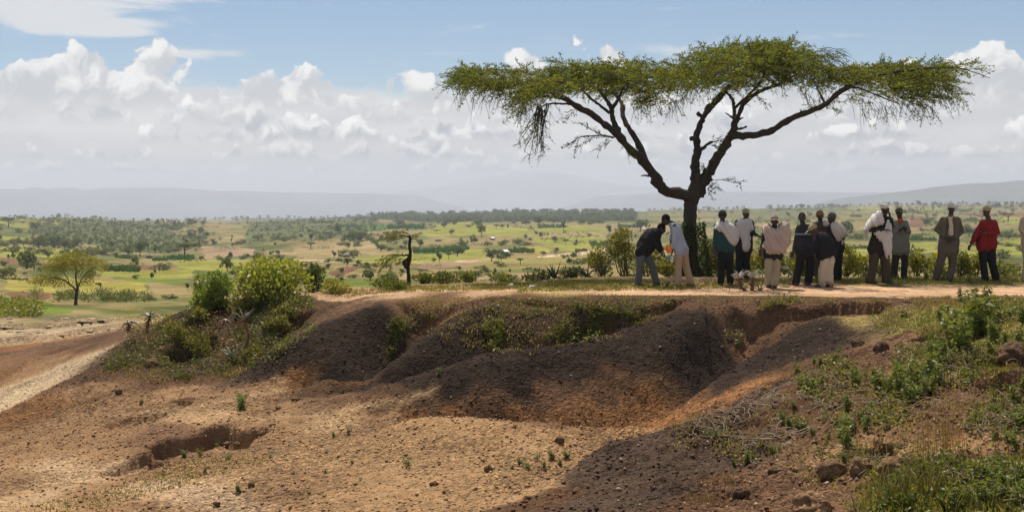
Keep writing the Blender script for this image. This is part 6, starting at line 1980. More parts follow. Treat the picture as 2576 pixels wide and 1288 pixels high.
# ---- leafy bushes
def bush(name, label, X, Y, w, h, d, n, ll, c0, c1, cat='bush', group=None, up=.3, clumps=9, stems=7, mat=None, asp=.42, dz=0.0, shape=1.0):
    """X, Y: foot of the bush in the picture, w, h its size in picture units, d distance"""
    c = P3(X, Y, d)
    c[2] = float(gz(c[0], c[1])) + dz
    o = empty(name, c)
    W_, H_ = w / F * d, h / F * d
    f, s = MB(), MB()
    P, D, Cc = [], [], []
    for k in range(clumps):
        a = rng.uniform(0, 6.28)
        rr = rng.uniform(0, 1) ** .5 * .34
        z = rng.uniform(.22, .86) * (1 - shape * rr * .9)
        cc = np.array((math.cos(a) * rr * W_, math.sin(a) * rr * W_, z * H_))
        m = n // clumps
        q = rng.normal(size=(m, 3))
        q /= np.linalg.norm(q, axis=1)[:, None]
        q *= rng.uniform(.35, 1, m)[:, None] ** .5
        p = cc + q * (W_ * .21, W_ * .21, H_ * .24)
        p[:, 2] = np.maximum(p[:, 2], .02)
        P.append(p)
        D.append(q * .7 + rng.normal(size=(m, 3)) * .6 + (0, 0, up))
        hh = rng.uniform(0, 1)
        Cc.append((np.array(c0) * (1 - hh) + np.array(c1) * hh) * rng.uniform(.65, 1.35, m)[:, None])
        base = np.array((rng.normal() * .06 * W_, rng.normal() * .06 * W_, -.03))
        if k < stems:
            s.tube(curve([base, base * .4 + cc * .45 + rng.normal(size=3) * .03, cc], 7), np.linspace(.010 + .012 * H_, .004, 7), 5, (.09, .07, .045))
    P, D, Cc = np.concatenate(P), np.concatenate(D), np.concatenate(Cc)
    L = rng.uniform(.65, 1.25, len(P)) * ll
    f.leaves(P, D, L, L * asp, Cc, .3)
    f.build('foliage', mat or M_LEAF, o)
    s.build('stem', M_TWIG, o, True)
    return tag(o, label, cat, group)
YGR, YGR2, DGR, DGR2 = (.22, .26, .042), (.36, .35, .065), (.045, .075, .018), (.085, .115, .025)
bush('bush', 'round bright green glossy bush on the left end of the mound', 535, 768, 118, 110, 31.4, 2600, .105, (.12, .17, .030), (.21, .25, .045), clumps=16)
bush('bush', 'wide yellow-green glossy bush crowning the mound, right of the round bush', 690, 772, 205, 112, 30.9, 4200, .105, YGR, YGR2, clumps=24, stems=14)
bush('bush', 'dark green bush behind the right end of the glossy bush', 787, 745, 62, 80, 32.6, 1300, .07, DGR, DGR2)
bush('bush', 'low pale leaved shrub on bare ground right of the mound', 845, 733, 78, 36, 31.8, 700, .085, (.26, .26, .06), (.34, .31, .08))
for (X, Y, w, h, d, lab) in [(450, 830, 90, 70, 29.9, 'dull olive shrub on the left shoulder of the mound, beside the aloes'), (505, 850, 90, 85, 29.3, 'brownish olive shrub in the middle of the mound front'), (690, 840, 70, 50, 28.9, 'straggly shrub on the right flank of the mound'), (640, 905, 70, 40, 27.6, 'low straggly shrub near the foot of the mound'),
                             (720, 805, 80, 50, 29.4, 'leafy shrub on the right shoulder of the mound'), (615, 770, 90, 60, 30.4, 'ragged leafy bush filling the gap between the two glossy bushes'), (500, 800, 80, 60, 30.6, 'brownish green tangled bush at the left shoulder of the mound')]:
    bush('bush', lab, X, Y, w, h, d, 900, .075, (.095, .095, .028), (.20, .185, .045))
# bushes behind the men
BACK = [(1515, 705, 80, 85, 34.6), (1570, 705, 95, 125, 34.8), (1625, 706, 85, 95, 34.8), (1680, 708, 70, 80, 34.2), (1712, 704, 60, 70, 34.9), (1780, 706, 85, 110, 34.8), (1815, 706, 60, 90, 35.2), (1870, 704, 70, 85, 34.6), (1935, 704, 80, 95, 34.9), (1990, 702, 70, 80, 35.0), (2030, 703, 60, 70, 34.9), (2130, 702, 70, 85, 34.9), (2165, 700, 60, 70, 35.2), (2220, 700, 60, 60, 35.0),
        (2305, 697, 60, 95, 34.6), (2350, 696, 80, 80, 35.1), (2415, 696, 60, 100, 34.8), (2455, 697, 50, 70, 35.2), (2535, 692, 90, 45, 35.5), (1440, 712, 60, 30, 34.2), (1350, 715, 70, 26, 34.0), (1265, 716, 60, 24, 33.8), (1180, 718, 60, 28, 33.6), (1120, 722, 70, 30, 33.2), (1065, 721, 46, 26, 33.4), (985, 735, 40, 30, 31.8), (1000, 742, 60, 22, 30.4), (960, 728, 50, 22, 32.6)]
for i, (X, Y, w, h, d) in enumerate(BACK):
    who = ('left of the big acacia trunk' if X < 1735 else 'between the trunk and the shawled men' if X < 1900 else 'behind the man in the dusty hat' if X < 2000 else 'behind the stooping man in cream trousers' if X < 2180 else 'behind the man in the olive suit' if X < 2430 else 'behind the man in the red pullover') if X > 1500 else 'on the plateau rim between pollard tree and spiky aloes' if X > 1050 else 'beside the foot of the stunted pollard tree'
    tall = 'tall sunlit yellow-green' if h > 75 else 'low green'
    c0, c1 = ((.15, .16, .028), (.30, .27, .045)) if h > 60 else ((.11, .13, .03), (.18, .19, .04))
    w, h = w * rng.uniform(.8, 1.3), h * (rng.uniform(.55, 1.15) if X > 1650 else 1)
    vv = rng.uniform(.55, 1.15)
    c0, c1 = tuple(x * vv for x in c0), tuple(x * vv for x in c1)
    bush('bush', f'{tall} leafy bush {who}', X, Y, w * 1.15, h, d, int(820 * (w * h / 6000) ** .8) + 150, .09, c0, c1, group=f'{tall} bushes {who}', clumps=13, shape=.6)
# ivy at the foot of the trunk
iv = MB()
ic = tree_base
m = 2400
a = rng.uniform(0, 6.28, m)
z = rng.uniform(0, 1, m) ** 1.25 * 1.35
rr = .20 + .11 * np.exp(-z * 1.0) + rng.uniform(-.02, .10, m) * (1.5 - z)
Pi = ic + np.stack([np.cos(a) * rr, np.sin(a) * rr, z + .02], 1)
Di = np.stack([np.cos(a), np.sin(a), np.full(m, -.3)], 1) + rng.normal(size=(m, 3)) * .6
iv.leaves(Pi, Di, rng.uniform(.05, .10, m), .045, np.array((.05, .075, .016)) * rng.uniform(.6, 1.7, m)[:, None], .3)
tag(iv.build('climbing_plant', M_LEAF), 'dark leafy creeper clothing the foot of the big acacia trunk', 'creeper')

# ---- aloes
def aloe(label, conv, base, leaves, d, col, stem=None, r=.016, group=None, mat=None):
    """leaves: list of (dx, dy, curl, depth) in crop pixels from the rosette heart"""
    bx_, by_ = base
    def q(x, y, dd=0.0): return P3(*conv(x, y), d + dd)
    heart = q(bx_, by_)
    foot = heart if stem is None else q(*stem[-1])
    gr = np.array(foot)
    o = empty('aloe', gr)
    lm = MB()
    for (dx, dy, curl, dd) in leaves:
        tip = q(bx_ + dx, by_ + dy, dd)
        midp = heart * .45 + tip * .55 + np.array((0, 0, curl))
        w = curve([heart, heart * .7 + midp * .3 + (0, 0, curl * .25), midp, tip], 9)
        lm.tube(w, r * np.array([1.15, 1.25, 1.15, 1.0, .85, .68, .48, .28, .08]), 6, np.array(col) * rng.uniform(.75, 1.25))
    child(lm, 'leaves', mat or M_ALOE, o, True)
    if stem:
        sm_ = MB()
        w = curve([heart] + [q(*p) for p in stem], 14)
        sm_.tube(w, np.linspace(r * 1.15, r * 1.5, 14), 7, (.15, .085, .05), lump=.2)
        for k in range(44):
            i = int(rng.integers(0, 13))
            p = w[i]
            e = p + np.array((rng.normal() * .05, rng.normal() * .05, -rng.uniform(.04, .10)))
            sm_.tube([p, (p + e) / 2 + rng.normal(size=3) * .012, e], [.010, .008, .002], 4, (.24, .13, .07), cap=False)
        child(sm_, 'stem', M_TWIG, o, True)
    return tag(o, label, 'aloe', group)
def conv4(x, y): return c4([(x, y)])[0]
DK = (.045, .058, .032)
aloe('tall spiky dark aloe on the rim, leftmost of the three, one leaf curling right', conv4, (1195, 990), [(-115, -150, .02, -.1), (-55, -175, .02, .1), (-22, -165, .0, 0), (80, -215, -.06, 0), (-135, -85, .03, .1), (45, -100, .0, -.1), (-90, -60, .02, -.15), (10, -140, 0, .15), (25, -60, .0, -.2), (-60, -110, 0, -.2), (95, 25, .03, .1)], 33.6, DK, r=.030, mat=M_ALOE)
aloe('spiky dark aloe on the rim with wide low leaves, middle of the three', conv4, (1595, 985), [(-160, -100, .05, .1), (-120, -150, .02, -.1), (-45, -110, 0, .1), (25, -210, -.05, 0), (120, -120, .03, .1), (60, -60, .02, -.2), (-90, -60, .03, -.2), (10, -90, 0, 0), (-30, -60, 0, .2), (80, 0, .02, 0)], 33.8, DK, r=.028)
aloe('dense dark aloe rosette on the rim, rightmost of the three', conv4, (1800, 950), [(-90, -130, .0, .1), (-45, -190, 0, 0), (30, -200, 0, .1), (60, -120, .02, -.1), (-110, -70, .03, -.1), (20, -150, 0, -.1), (75, -60, .03, .1), (-20, -110, 0, .2), (-60, -40, .02, .1)], 33.9, DK, r=.028)
aloe('small low aloe left of the spiky three on the rim', conv4, (985, 1040), [(-60, -60, .02, 0), (-20, -85, 0, .1), (30, -70, 0, 0), (60, -30, .02, -.1), (-50, -20, .02, .1), (10, -60, 0, -.1)], 33.4, (.08, .10, .05), r=.022)
def fan(n, R, up=.3, seed=0):
    out = []
    for k in range(n):
        a = k / n * 6.28 + rng.normal() * .2
        out.append((math.cos(a) * R * rng.uniform(.75, 1.1), -R * up * rng.uniform(.3, 1.7) + abs(math.sin(a)) * R * .1, -.02 if k % 2 else .03, math.sin(a) * R * .0018))
    return out
PALEA = (.52, .47, .39)  # whitish tone stands in for sunlight on the leaf backs
d_a = float(ground_at(*C1(1550, 1160), 24)[1]) + .15
aloe('two-headed aloe on the bank, left head with curled leaves coloured whitish as if sunlit', C1, (1388, 985), fan(13, 112, .55), d_a, PALEA, [(1400, 1040), (1420, 1110), (1500, 1165)], r=.024)
aloe('two-headed aloe on the bank, right head with curled leaves coloured whitish as if sunlit', C1, (1560, 975), fan(14, 108, .55), d_a + .05, PALEA, [(1560, 1040), (1555, 1110), (1550, 1170)], r=.024)
aloe('low pale aloe sprouting beside the two-headed aloe on its right', C1, (1650, 1150), fan(13, 85, .8), d_a + .1, (.24, .24, .14), r=.014)
aloe('small upright aloe left of the two-headed aloe on the bank', C1, (1255, 1200), [(-40, -60, .02, 0), (35, -105, .0, 0), (-20, -85, 0, .05), (60, -50, .02, 0), (-70, -70, .02, 0), (15, -60, 0, -.05)], d_a, (.20, .19, .12), [(1255, 1240)], r=.014)
aloe('whitish flowering aloe tuft behind the man in khaki trousers', C1, (1960, 880), fan(9, 55, .4), 33.4, (.5, .48, .42), r=.012)
d_b = 28.7
def convB(x, y): return CB(x, y)
aloe('aloe at the left foot of the mound with drooping claw leaves', CB, (845, 50), [(-52, 40, .05, 0), (-35, 5, .02, .05), (20, -15, .0, 0), (60, 0, .05, 0), (85, 30, .06, .05), (-15, -25, 0, 0), (40, 35, .04, -.1)], 30.8, (.13, .105, .075), [(845, 95)], r=.020)
aloe('taller aloe at the left foot of the mound, leaves arching both ways', CB, (985, 0), [(-85, 10, .05, 0), (-60, -30, .02, .1), (10, -45, 0, 0), (60, -20, .03, 0), (80, 25, .05, .05), (-40, 45, .05, -.1), (45, 40, .05, -.1)], 30.8, (.13, .11, .08), [(970, 50), (965, 105)], r=.020)
aloe('aloe rosette on top of the pale leaning stem on the mound', CB, (1600, 25), fan(12, 75, .7), d_b - .3, (.27, .25, .16), [(1628, 90), (1632, 140), (1612, 200), (1570, 245)], r=.018)
aloe('fallen aloe rosette at the lower end of the pale stem on the mound', CB, (1520, 258), fan(13, 85, .5), d_b - .75, (.24, .24, .15), r=.016)
aloe('dead brown aloe head hanging in the middle of the mound', CB, (1480, 25), fan(11, 70, -.5), d_b - .1, (.24, .14, .08), r=.018)
aloe('dark aloe rosette peeping over the top of the wide glossy bush', lambda x, y: c7([(x, y)])[0], (262, 590), [(-60, -15, .03, 0), (-20, -30, 0, 0), (40, -20, 0, .05), (70, 0, .03, 0), (-45, 30, .03, 0), (20, -35, 0, 0)], 31.0, (.15, .10, .06), [(265, 650), (268, 720)], r=.018)

# ---- creepers draped over the gullies and the mound
def creeper(label, poly, n, ll, hgt, c0, c1, group=None, dmin=14, runners=6, name='creeping_plant'):
    xs, ys = [p[0] for p in poly], [p[1] for p in poly]
    P = []
    tries = 0
    cen = [(rng.uniform(min(xs), max(xs)), rng.uniform(min(ys), max(ys))) for _ in range(40)]
    cen = [c for c in cen if in_poly(np.array([c[0]]), np.array([c[1]]), poly)[0]][:14] or [(np.mean(xs), np.mean(ys))]
    R = max(6, ((max(xs) - min(xs)) * (max(ys) - min(ys)) / len(cen)) ** .5 * .42)
    while len(P) < n and tries < n * 6:
        tries += 1
        c = cen[int(rng.integers(len(cen)))]
        X, Y = c[0] + rng.normal() * R * .8, c[1] + rng.normal() * R * .5
        if not in_poly(np.array([X]), np.array([Y]), poly)[0]:
            continue
        g = ground_at(X, Y, dmin)
        if g is None: continue
        P.append(g + (0, 0, rng.uniform(0, 1) ** 1.6 * hgt))
    P = np.array(P)
    m = MB()
    D = rng.normal(size=P.shape) * (1, 1, .5) + (0, -.3, .35)
    h = rng.uniform(0, 1, len(P))[:, None]
    m.leaves(P, D, rng.uniform(.6, 1.3, len(P)) * ll, ll * .5, (np.array(c0) * (1 - h) + np.array(c1) * h) * rng.uniform(.7, 1.3, len(P))[:, None], .35)
    o = empty(name, P.mean(0) * (1, 1, 0) + (0, 0, P[:, 2].min()))
    child(m, 'foliage', M_LEAF, o, False)
    if runners:
        s = MB()
        for k in range(runners):
            a, b = P[int(rng.integers(len(P)))], P[int(rng.integers(len(P)))]
            if np.linalg.norm(a - b) > 1.6: b = a + (b - a) * .6 / np.linalg.norm(a - b)
            w = np.array([a + (b - a) * t + rng.normal(size=3) * .05 for t in np.linspace(0, 1, 6)])
            w[:, 2] = gz(w[:, 0], w[:, 1]) + .04 + hgt * .4 * rng.uniform(0, 1, 6)
            s.tube(curve(w, 14), .006, 4, (.17, .13, .085), cap=False)
        child(s, 'runners', M_TWIG, o, True)
    return tag(o, label, 'creeper', group)
OG, OG2 = (.10, .115, .028), (.18, .175, .045)
creeper('leafy creeper strip in the ravine between the two left dark spurs', [(985, 800), (1040, 800), (1020, 850), (1000, 900), (965, 905), (970, 850)], 620, .055, .12, OG, OG2)
creeper('pale creeper on the bank top right of the left spur', [(1050, 775), (1140, 770), (1120, 800), (1060, 825), (1000, 840), (1010, 810)], 420, .05, .08, (.16, .15, .05), (.26, .22, .09))
creeper('bright creeper mass hanging in the middle ravine, left part', [(1215, 800), (1270, 800), (1275, 860), (1245, 895), (1215, 880)], 900, .055, .14, (.12, .14, .03), (.22, .21, .05))
creeper('broad creeper mass under the overhanging bank, left of the round dark mound', [(1400, 770), (1520, 770), (1590, 790), (1560, 830), (1480, 860), (1400, 880), (1350, 860), (1380, 810)], 2000, .055, .14, OG, OG2, runners=12)
creeper('thin creeper along the bank under the path, left of the overhang', [(1190, 762), (1330, 758), (1420, 770), (1390, 800), (1290, 800), (1220, 785)], 700, .05, .08, (.13, .13, .04), (.22, .19, .07))
creeper('creeper tufts below the overhang next to the round dark mound', [(1540, 770), (1690, 765), (1690, 790), (1600, 825), (1550, 815)], 700, .05, .12, OG, OG2)
creeper('small green plants in the cleft below the two-headed aloe', [(1820, 820), (1870, 810), (1880, 870), (1830, 880)], 200, .05, .10, (.14, .15, .04), (.26, .22, .08))
creeper('grassy creeper at the bank top right of the two-headed aloe', [(1930, 735), (2030, 740), (2020, 765), (1950, 775), (1900, 790)], 600, .045, .07, (.16, .16, .04), (.26, .22, .06))
creeper('tangled undergrowth over the upper left of the mound', [(440, 780), (560, 790), (580, 850), (480, 880), (400, 870), (390, 820)], 2600, .055, .16, (.055, .062, .016), (.13, .13, .035), runners=34)
creeper('tangled undergrowth over the right flank of the mound', [(600, 790), (720, 790), (760, 810), (700, 860), (640, 930), (570, 920), (580, 850)], 3000, .055, .16, (.06, .068, .018), (.15, .15, .04), runners=34)
creeper('tangled undergrowth along the foot of the mound', [(320, 870), (480, 890), (580, 920), (600, 950), (460, 960), (360, 930), (250, 940)], 2600, .05, .12, (.065, .07, .02), (.15, .14, .045), runners=36)
creeper('thin leafy strip on the slope right of the mound', [(700, 860), (790, 800), (800, 830), (720, 890), (640, 940)], 700, .05, .1, OG, (.19, .18, .05))
creeper('dull weeds spilling down the lower left side of the mound', [(240, 930), (330, 860), (430, 870), (440, 930), (340, 955)], 1800, .055, .16, (.075, .075, .022), (.16, .15, .045), runners=30)
creeper('brown dead leaf litter hanging in the middle of the mound', [(440, 790), (560, 800), (620, 830), (600, 880), (500, 890), (430, 850)], 1500, .06, .22, (.13, .075, .04), (.22, .14, .075), runners=30, name='dry_brush')
creeper('brown dead brush at the left shoulder of the mound beside the aloes', [(340, 820), (440, 810), (450, 870), (360, 890), (310, 870)], 900, .06, .22, (.12, .08, .045), (.21, .15, .08), runners=26, name='dry_brush')
creeper('dry grassy litter down the right flank of the mound', [(640, 800), (740, 790), (700, 850), (640, 920), (590, 930)], 900, .05, .14, (.17, .12, .055), (.26, .20, .09), runners=40, name='dry_brush')
creeper('ragged weeds between the two glossy bushes and the bank', [(560, 760), (800, 745), (800, 790), (700, 800), (580, 800)], 1600, .06, .25, (.09, .10, .025), (.19, .19, .045), runners=14)
creeper('weedy mat over the middle of the right slope, around the twig tangle', [(2080, 900), (2200, 930), (2350, 1000), (2400, 1080), (2250, 1100), (2120, 1060), (2020, 1000), (2000, 950)], 2200, .05, .12, (.11, .125, .03), (.23, .21, .06), dmin=8, runners=18)
creeper('weedy mat on the upper right slope below the grass bank', [(2250, 860), (2400, 880), (2480, 930), (2420, 990), (2320, 980), (2240, 930)], 1300, .05, .12, (.10, .115, .028), (.21, .20, .05), dmin=8, runners=24)
creeper('weeds creeping over the crumbling right edge', [(2400, 990), (2576, 960), (2600, 1120), (2500, 1150), (2420, 1080)], 800, .05, .12, (.08, .095, .024), (.19, .18, .05), dmin=7, runners=26)
creeper('dry weedy litter over the lower dark slope', [(1700, 1060), (1850, 1020), (1960, 1080), (1900, 1180), (1750, 1160), (1650, 1130)], 700, .04, .07, (.20, .14, .06), (.24, .19, .07), dmin=8, runners=12)
creeper('leafy weeds filling the lower right corner', [(2250, 1200), (2400, 1160), (2600, 1170), (2600, 1290), (2200, 1290)], 1800, .05, .14, (.07, .09, .02), (.17, .18, .04), dmin=6, runners=20)
creeper('weeds between the soil clods at the bottom', [(2000, 1130), (2300, 1140), (2300, 1200), (2050, 1200)], 400, .04, .09, (.10, .11, .03), (.2, .18, .06), dmin=8, runners=16)
creeper('green shrubs along the left edge below the small yellow acacia', [(-40, 770), (60, 760), (180, 780), (170, 795), (60, 800), (-40, 798)], 3000, .16, .55, (.13, .15, .03), (.22, .21, .045), dmin=40, runners=0)
creeper('dark hedge of weeds along the gully edge behind the small yellow acacia', [(20, 735), (140, 735), (250, 735), (420, 748), (420, 760), (240, 762), (120, 760), (20, 755)], 3400, .16, .5, (.06, .075, .022), (.12, .125, .035), dmin=44, runners=0)

# ---- herbs with upright stems
def herb_parts(seed, stems, n_leaf, lean, ll, c0, c1, h=1.0):
    r = np.random.default_rng(seed)
    s, f = MB(), MB()
    for k in range(stems):
        a = r.uniform(0, 6.28)
        top = np.array((math.cos(a) * lean * r.uniform(.3, 1), math.sin(a) * lean * r.uniform(.3, 1), h * r.uniform(.65, 1)))
        b0 = np.array((r.normal() * .04, r.normal() * .04, -.04))
        w = curve([b0, b0 * .6 + top * .4 + r.normal(size=3) * .02, top], 9)
        s.tube(w, np.linspace(.011, .004, 9), 4, (.14, .14, .05), cap=False)
        m = n_leaf
        t = r.uniform(.15, 1, m) ** .8
        P = np.stack([np.interp(t, np.linspace(0, 1, 9), w[:, i]) for i in range(3)], 1)
        aa = r.uniform(0, 6.28, m)
        D = np.stack([np.cos(aa), np.sin(aa), r.uniform(-.5, .45, m)], 1)
        hh = r.uniform(0, 1)
        L = ll * r.uniform(.6, 1.2, m) * (1.15 - .4 * t)
        f.leaves(P, D, L, L * .36, (np.array(c0) * (1 - hh) + np.array(c1) * hh) * r.uniform(.65, 1.35, m)[:, None], .8)
    return s, f
HP = []
for v in range(7):
    s, f = herb_parts(900 + v, 3 + v % 4, 34 + 6 * (v % 3), .30 + .06 * (v % 3), .21, (.095, .130, .030), (.20, .215, .050))
    both = MB()
    both.raw(np.concatenate(f.V), np.concatenate(f.F4), np.concatenate(f.C))
    n0 = both.n
    both.V.append(np.concatenate(s.V)); both.C.append(np.concatenate(s.C)); both.n += s.n
    both.F4 += [q + n0 for q in s.F4]
    HP.append((s.mesh('stem', M_LEAF), f.mesh('foliage', M_LEAF), both.mesh('herb', M_LEAF)))
hq = 0
def herb(X, Y, hpx, label, group, dmin=5, wide=1.0):
    g = ground_at(X, Y, dmin)
    if g is None: return
    h = hpx / F * g[1]
    sm_, fm, bm = HP[int(rng.integers(len(HP)))]
    if hpx > 60:
        o = empty('leafy_herb', g)
        link('stem', sm_, o)
        link('foliage', fm, o)
    else:
        o = link('leafy_herb', bm)
        o.location = g
    o.scale = (h * wide, h * wide, h)
    o.rotation_euler = (rng.normal() * .1, rng.normal() * .1, rng.uniform(0, 6.28))
    tag(o, label, 'plant', group)
HERBS = [('tall leafy herb in the cluster on the grass bank below the man in red', [(1480, 330, 260), (1450, 345, 200), (1520, 330, 220), (1390, 420, 210), (1380, 330, 160), (1580, 360, 110), (1420, 400, 160), (1550, 300, 150), (1350, 400, 110)]),
         ('single herb standing on the path edge below the suited man', [(1395, 160, 80)]), ('lance-leaved herb leaning over the path edge at right', [(1505, 180, 130)]), ('herb nodding on a bare stem at the right grass edge', [(1655, 250, 110), (1735, 280, 110)]),
         ('upright leafy herb in the thicket on the middle of the right slope', [(1060, 625, 140), (1100, 640, 165), (1150, 620, 150), (1200, 600, 150), (1250, 560, 150), (1290, 490, 120), (1230, 450, 90), (1180, 680, 120), (1120, 700, 110), (1040, 660, 110), (1220, 650, 120), (1270, 600, 110), (1080, 580, 100), (1000, 650, 110), (960, 640, 100), (940, 600, 90), (1300, 430, 90)]),
         ('green herb at the upper edge of the dark right slope', [(830, 605, 110), (820, 560, 70), (730, 425, 55), (720, 485, 65), (600, 485, 45), (640, 490, 40), (515, 535, 45), (570, 630, 90), (605, 645, 80), (545, 610, 70), (640, 630, 70), (500, 720, 40)]),
         ('scraggly herb growing between dry twigs on the right slope', [(790, 760, 110), (810, 845, 100), (880, 855, 100), (760, 925, 150), (790, 935, 130), (440, 815, 70), (470, 825, 60), (530, 845, 75), (560, 855, 60), (720, 820, 60), (850, 780, 70), (920, 760, 70), (660, 800, 60), (600, 880, 50), (680, 920, 60)]),
         ('small low herb on the dark lower slope', [(240, 1025, 75), (170, 1035, 45), (380, 985, 60), (420, 965, 50), (270, 1000, 55), (60, 900, 60), (20, 880, 50), (110, 890, 40), (330, 940, 40)]),
         ('small herb beside the soil clods at the bottom', [(700, 1070, 65), (770, 1015, 60), (1040, 1000, 50), (880, 1010, 40)]),
         ('lush green herb in the bottom right corner', [(1040, 1190, 110), (1060, 1260, 130), (1500, 1210, 130), (1540, 1240, 130), (1600, 1200, 140), (1680, 1210, 130), (1725, 1240, 130), (1560, 1110, 110), (1620, 1070, 100), (1470, 1260, 110), (1390, 1270, 90), (1640, 1260, 130), (1100, 1280, 110), (960, 1275, 90), (1010, 1230, 90), (1730, 1130, 110), (1580, 1160, 100)]),
         ('sparse herb on the crumbling bank at the right edge', [(1700, 955, 90), (1700, 710, 130), (1725, 650, 110), (1600, 760, 60), (1650, 905, 80), (1580, 900, 50), (1530, 820, 50), (1730, 850, 110), (1680, 800, 80)]),
         ('low herb on the sunny grass at right', [(1640, 380, 70), (1700, 360, 70), (1560, 420, 60), (1480, 440, 60), (1290, 250, 60), (1080, 230, 45), (1100, 240, 35), (1250, 370, 60), (1260, 420, 70)])]
for lab, lst in HERBS:
    for (x, y, h) in lst:
        X, Y = C8(x, y)
        herb(X, Y, h * .53, lab, lab + 's' if len(lst) > 1 else None, wide=rng.uniform(1.0, 1.5))
for lab, lst in [('small green tuft on the bare tan ground at left', [(603, 1030, 40), (612, 1012, 30), (353, 1018, 18), (461, 1150, 22), (506, 1148, 22), (573, 1158, 24), (548, 1125, 14), (680, 1155, 14), (876, 1092, 24), (840, 1098, 14), (600, 1240, 26), (820, 1190, 14), (885, 1165, 14), (515, 1190, 18)]),
                 ('low spreading green plant on the tan flat', [(1310, 1170, 24), (1350, 1160, 26), (1390, 1155, 30), (1430, 1150, 24), (1370, 1175, 20), (1410, 1170, 20), (1290, 1180, 18), (1330, 1180, 20)]),
                 ('single dark tuft on the tan flat left of the spreading plants', [(1025, 1178, 34)]), ('small light green plant at the foot of the dark spurs', [(1103, 945, 24), (2105, 905, 20)]),
                 ('small green plant on the path edge under the stooping man in cream trousers', [(2068, 718, 34)]), ('low herb on the sunlit path rim', [(2240, 712, 22), (2330, 706, 26), (2375, 706, 30), (2440, 712, 26), (1680, 722, 18), (2180, 712, 20)])]:
    for (X, Y, h) in lst:
        herb(X, Y, h, lab, lab + 's' if len(lst) > 1 else None, wide=1.5)
# ---- tall grass tuft, dry stems, twigs
def tuft(label, X, Y, n, hpx, spread, c0, c1, lean=.5, w=.006, name='grass_tuft'):
    g = ground_at(X, Y, 4)
    h = hpx / F * g[1]
    s = spread / F * g[1]
    m = MB()
    for k in range(n):
        b = np.array((rng.normal() * s, rng.normal() * s, -.03))
        a = rng.uniform(0, 6.28)
        L = h * rng.uniform(.5, 1.05)
        tp = b + np.array((math.cos(a) * lean * L * rng.uniform(.1, 1), math.sin(a) * lean * L * rng.uniform(.1, 1), L))
        wv = curve([b, b * .6 + tp * .4 + (0, 0, .12 * L), tp + (0, 0, -.12 * L * rng.uniform(0, 2))], 8)
        hh = rng.uniform()
        m.tube(wv, np.linspace(w, w * .2, 8), 3, (np.array(c0) * (1 - hh) + np.array(c1) * hh) * rng.uniform(.75, 1.25), cap=False)
    o = link(name, m.mesh(name, M_GRASS))
    o.location = g
    return tag(o, label, 'grass', kind='stuff' if n >= 100 else None)
tuft('large tuft of long yellow-green grass at the bottom right', *C8(1230, 1240), 120, 170, 55, (.20, .20, .045), (.34, .28, .09), .7, .005)
tuft('smaller grass tuft left of the large one at the bottom', *C8(1080, 1255), 50, 120, 30, (.20, .20, .05), (.30, .26, .08), .8, .005)
tuft('dry golden grass stems rising on the right slope', *C8(1270, 1010), 26, 230, 28, (.40, .25, .07), (.46, .33, .12), .12, .004)
tuft('thin dry stems right of the golden stems', *C8(1370, 960), 14, 170, 24, (.40, .25, .08), (.45, .32, .12), .16, .004)
tuft('dry stems arching over the dark bank at the right edge', *C8(1660, 700), 16, 120, 40, (.34, .24, .10), (.42, .32, .15), .5, .004)
tuft('brown dry grass lip above the bottom clods, left', *C8(180, 1130), 200, 26, 40, (.30, .19, .09), (.40, .27, .13), .8, .005)
tuft('brown dry grass at the lower left of the dark slope', *C8(60, 1220), 160, 22, 36, (.30, .19, .09), (.40, .27, .13), .8, .005)
tuft('grass skirt in the lower right corner', *C8(1640, 1250), 110, 60, 55, (.15, .17, .04), (.26, .23, .06), .7, .005)
tuft('pale grass fringe on the grass bank below the herbs', *C8(1500, 440), 150, 24, 50, (.20, .20, .05), (.32, .28, .09), .8, .005)
def tangle(label, polyline_pts, n, L, col, r=.006):
    m = MB()
    c = None
    for k in range(n):
        i = int(rng.integers(len(polyline_pts)))
        X, Y = C8(*polyline_pts[i])
        X += rng.normal() * 22
        Y += rng.normal() * 14
        g = ground_at(X, Y, 6)
        a = rng.normal() * .8 + (2.7 if rng.uniform() < .6 else .6)
        l = L * rng.uniform(.5, 1.3)
        w = [g + np.array((math.cos(a) * l * t, math.sin(a) * l * t * .6, 0)) + rng.normal(size=3) * .05 for t in np.linspace(0, 1, 6)]
        w = np.array(w)
        w[:, 2] = gz(w[:, 0], w[:, 1]) + .02 + .10 * rng.uniform() * np.sin(np.linspace(0, 3.1, 6)) + .015
        m.tube(curve(w, 12), np.linspace(r, r * .4, 12), 4, np.array(col) * rng.uniform(.7, 1.2), cap=False)
        c = g if c is None else c
    o = m.build('dry_twigs', M_TWIG)
    return tag(o, label, 'twigs', kind='stuff')
tangle('tangle of pale dry twigs lying on the middle of the right slope', [(620, 640), (680, 680), (730, 740), (700, 760), (780, 660), (560, 740), (850, 640), (760, 800), (640, 720)], 15, .5, (.36, .30, .22), .004)
tangle('long dry twigs along the lower dark slope', [(430, 900), (480, 900), (380, 920), (520, 870), (380, 890), (440, 880), (450, 830)], 12, .45, (.36, .29, .21))
tangle('dry roots and twigs on the soil bank below the path', [(1000, 300), (1050, 180), (1100, 160), (960, 340), (1150, 200), (900, 350)], 40, .5, (.30, .22, .14))
tangle('short dry sticks strewn on the dark slope by the orange gully', [(150, 720), (300, 700), (200, 800), (330, 690), (100, 780), (420, 680), (250, 760)], 46, .3, (.40, .32, .24), .004)
tangle('thin stalks over the crumbled earth at right', [(1300, 700), (1400, 500), (1480, 520), (1350, 600), (1560, 480), (1200, 760), (1000, 700), (900, 700)], 50, .5, (.36, .27, .15), .004)

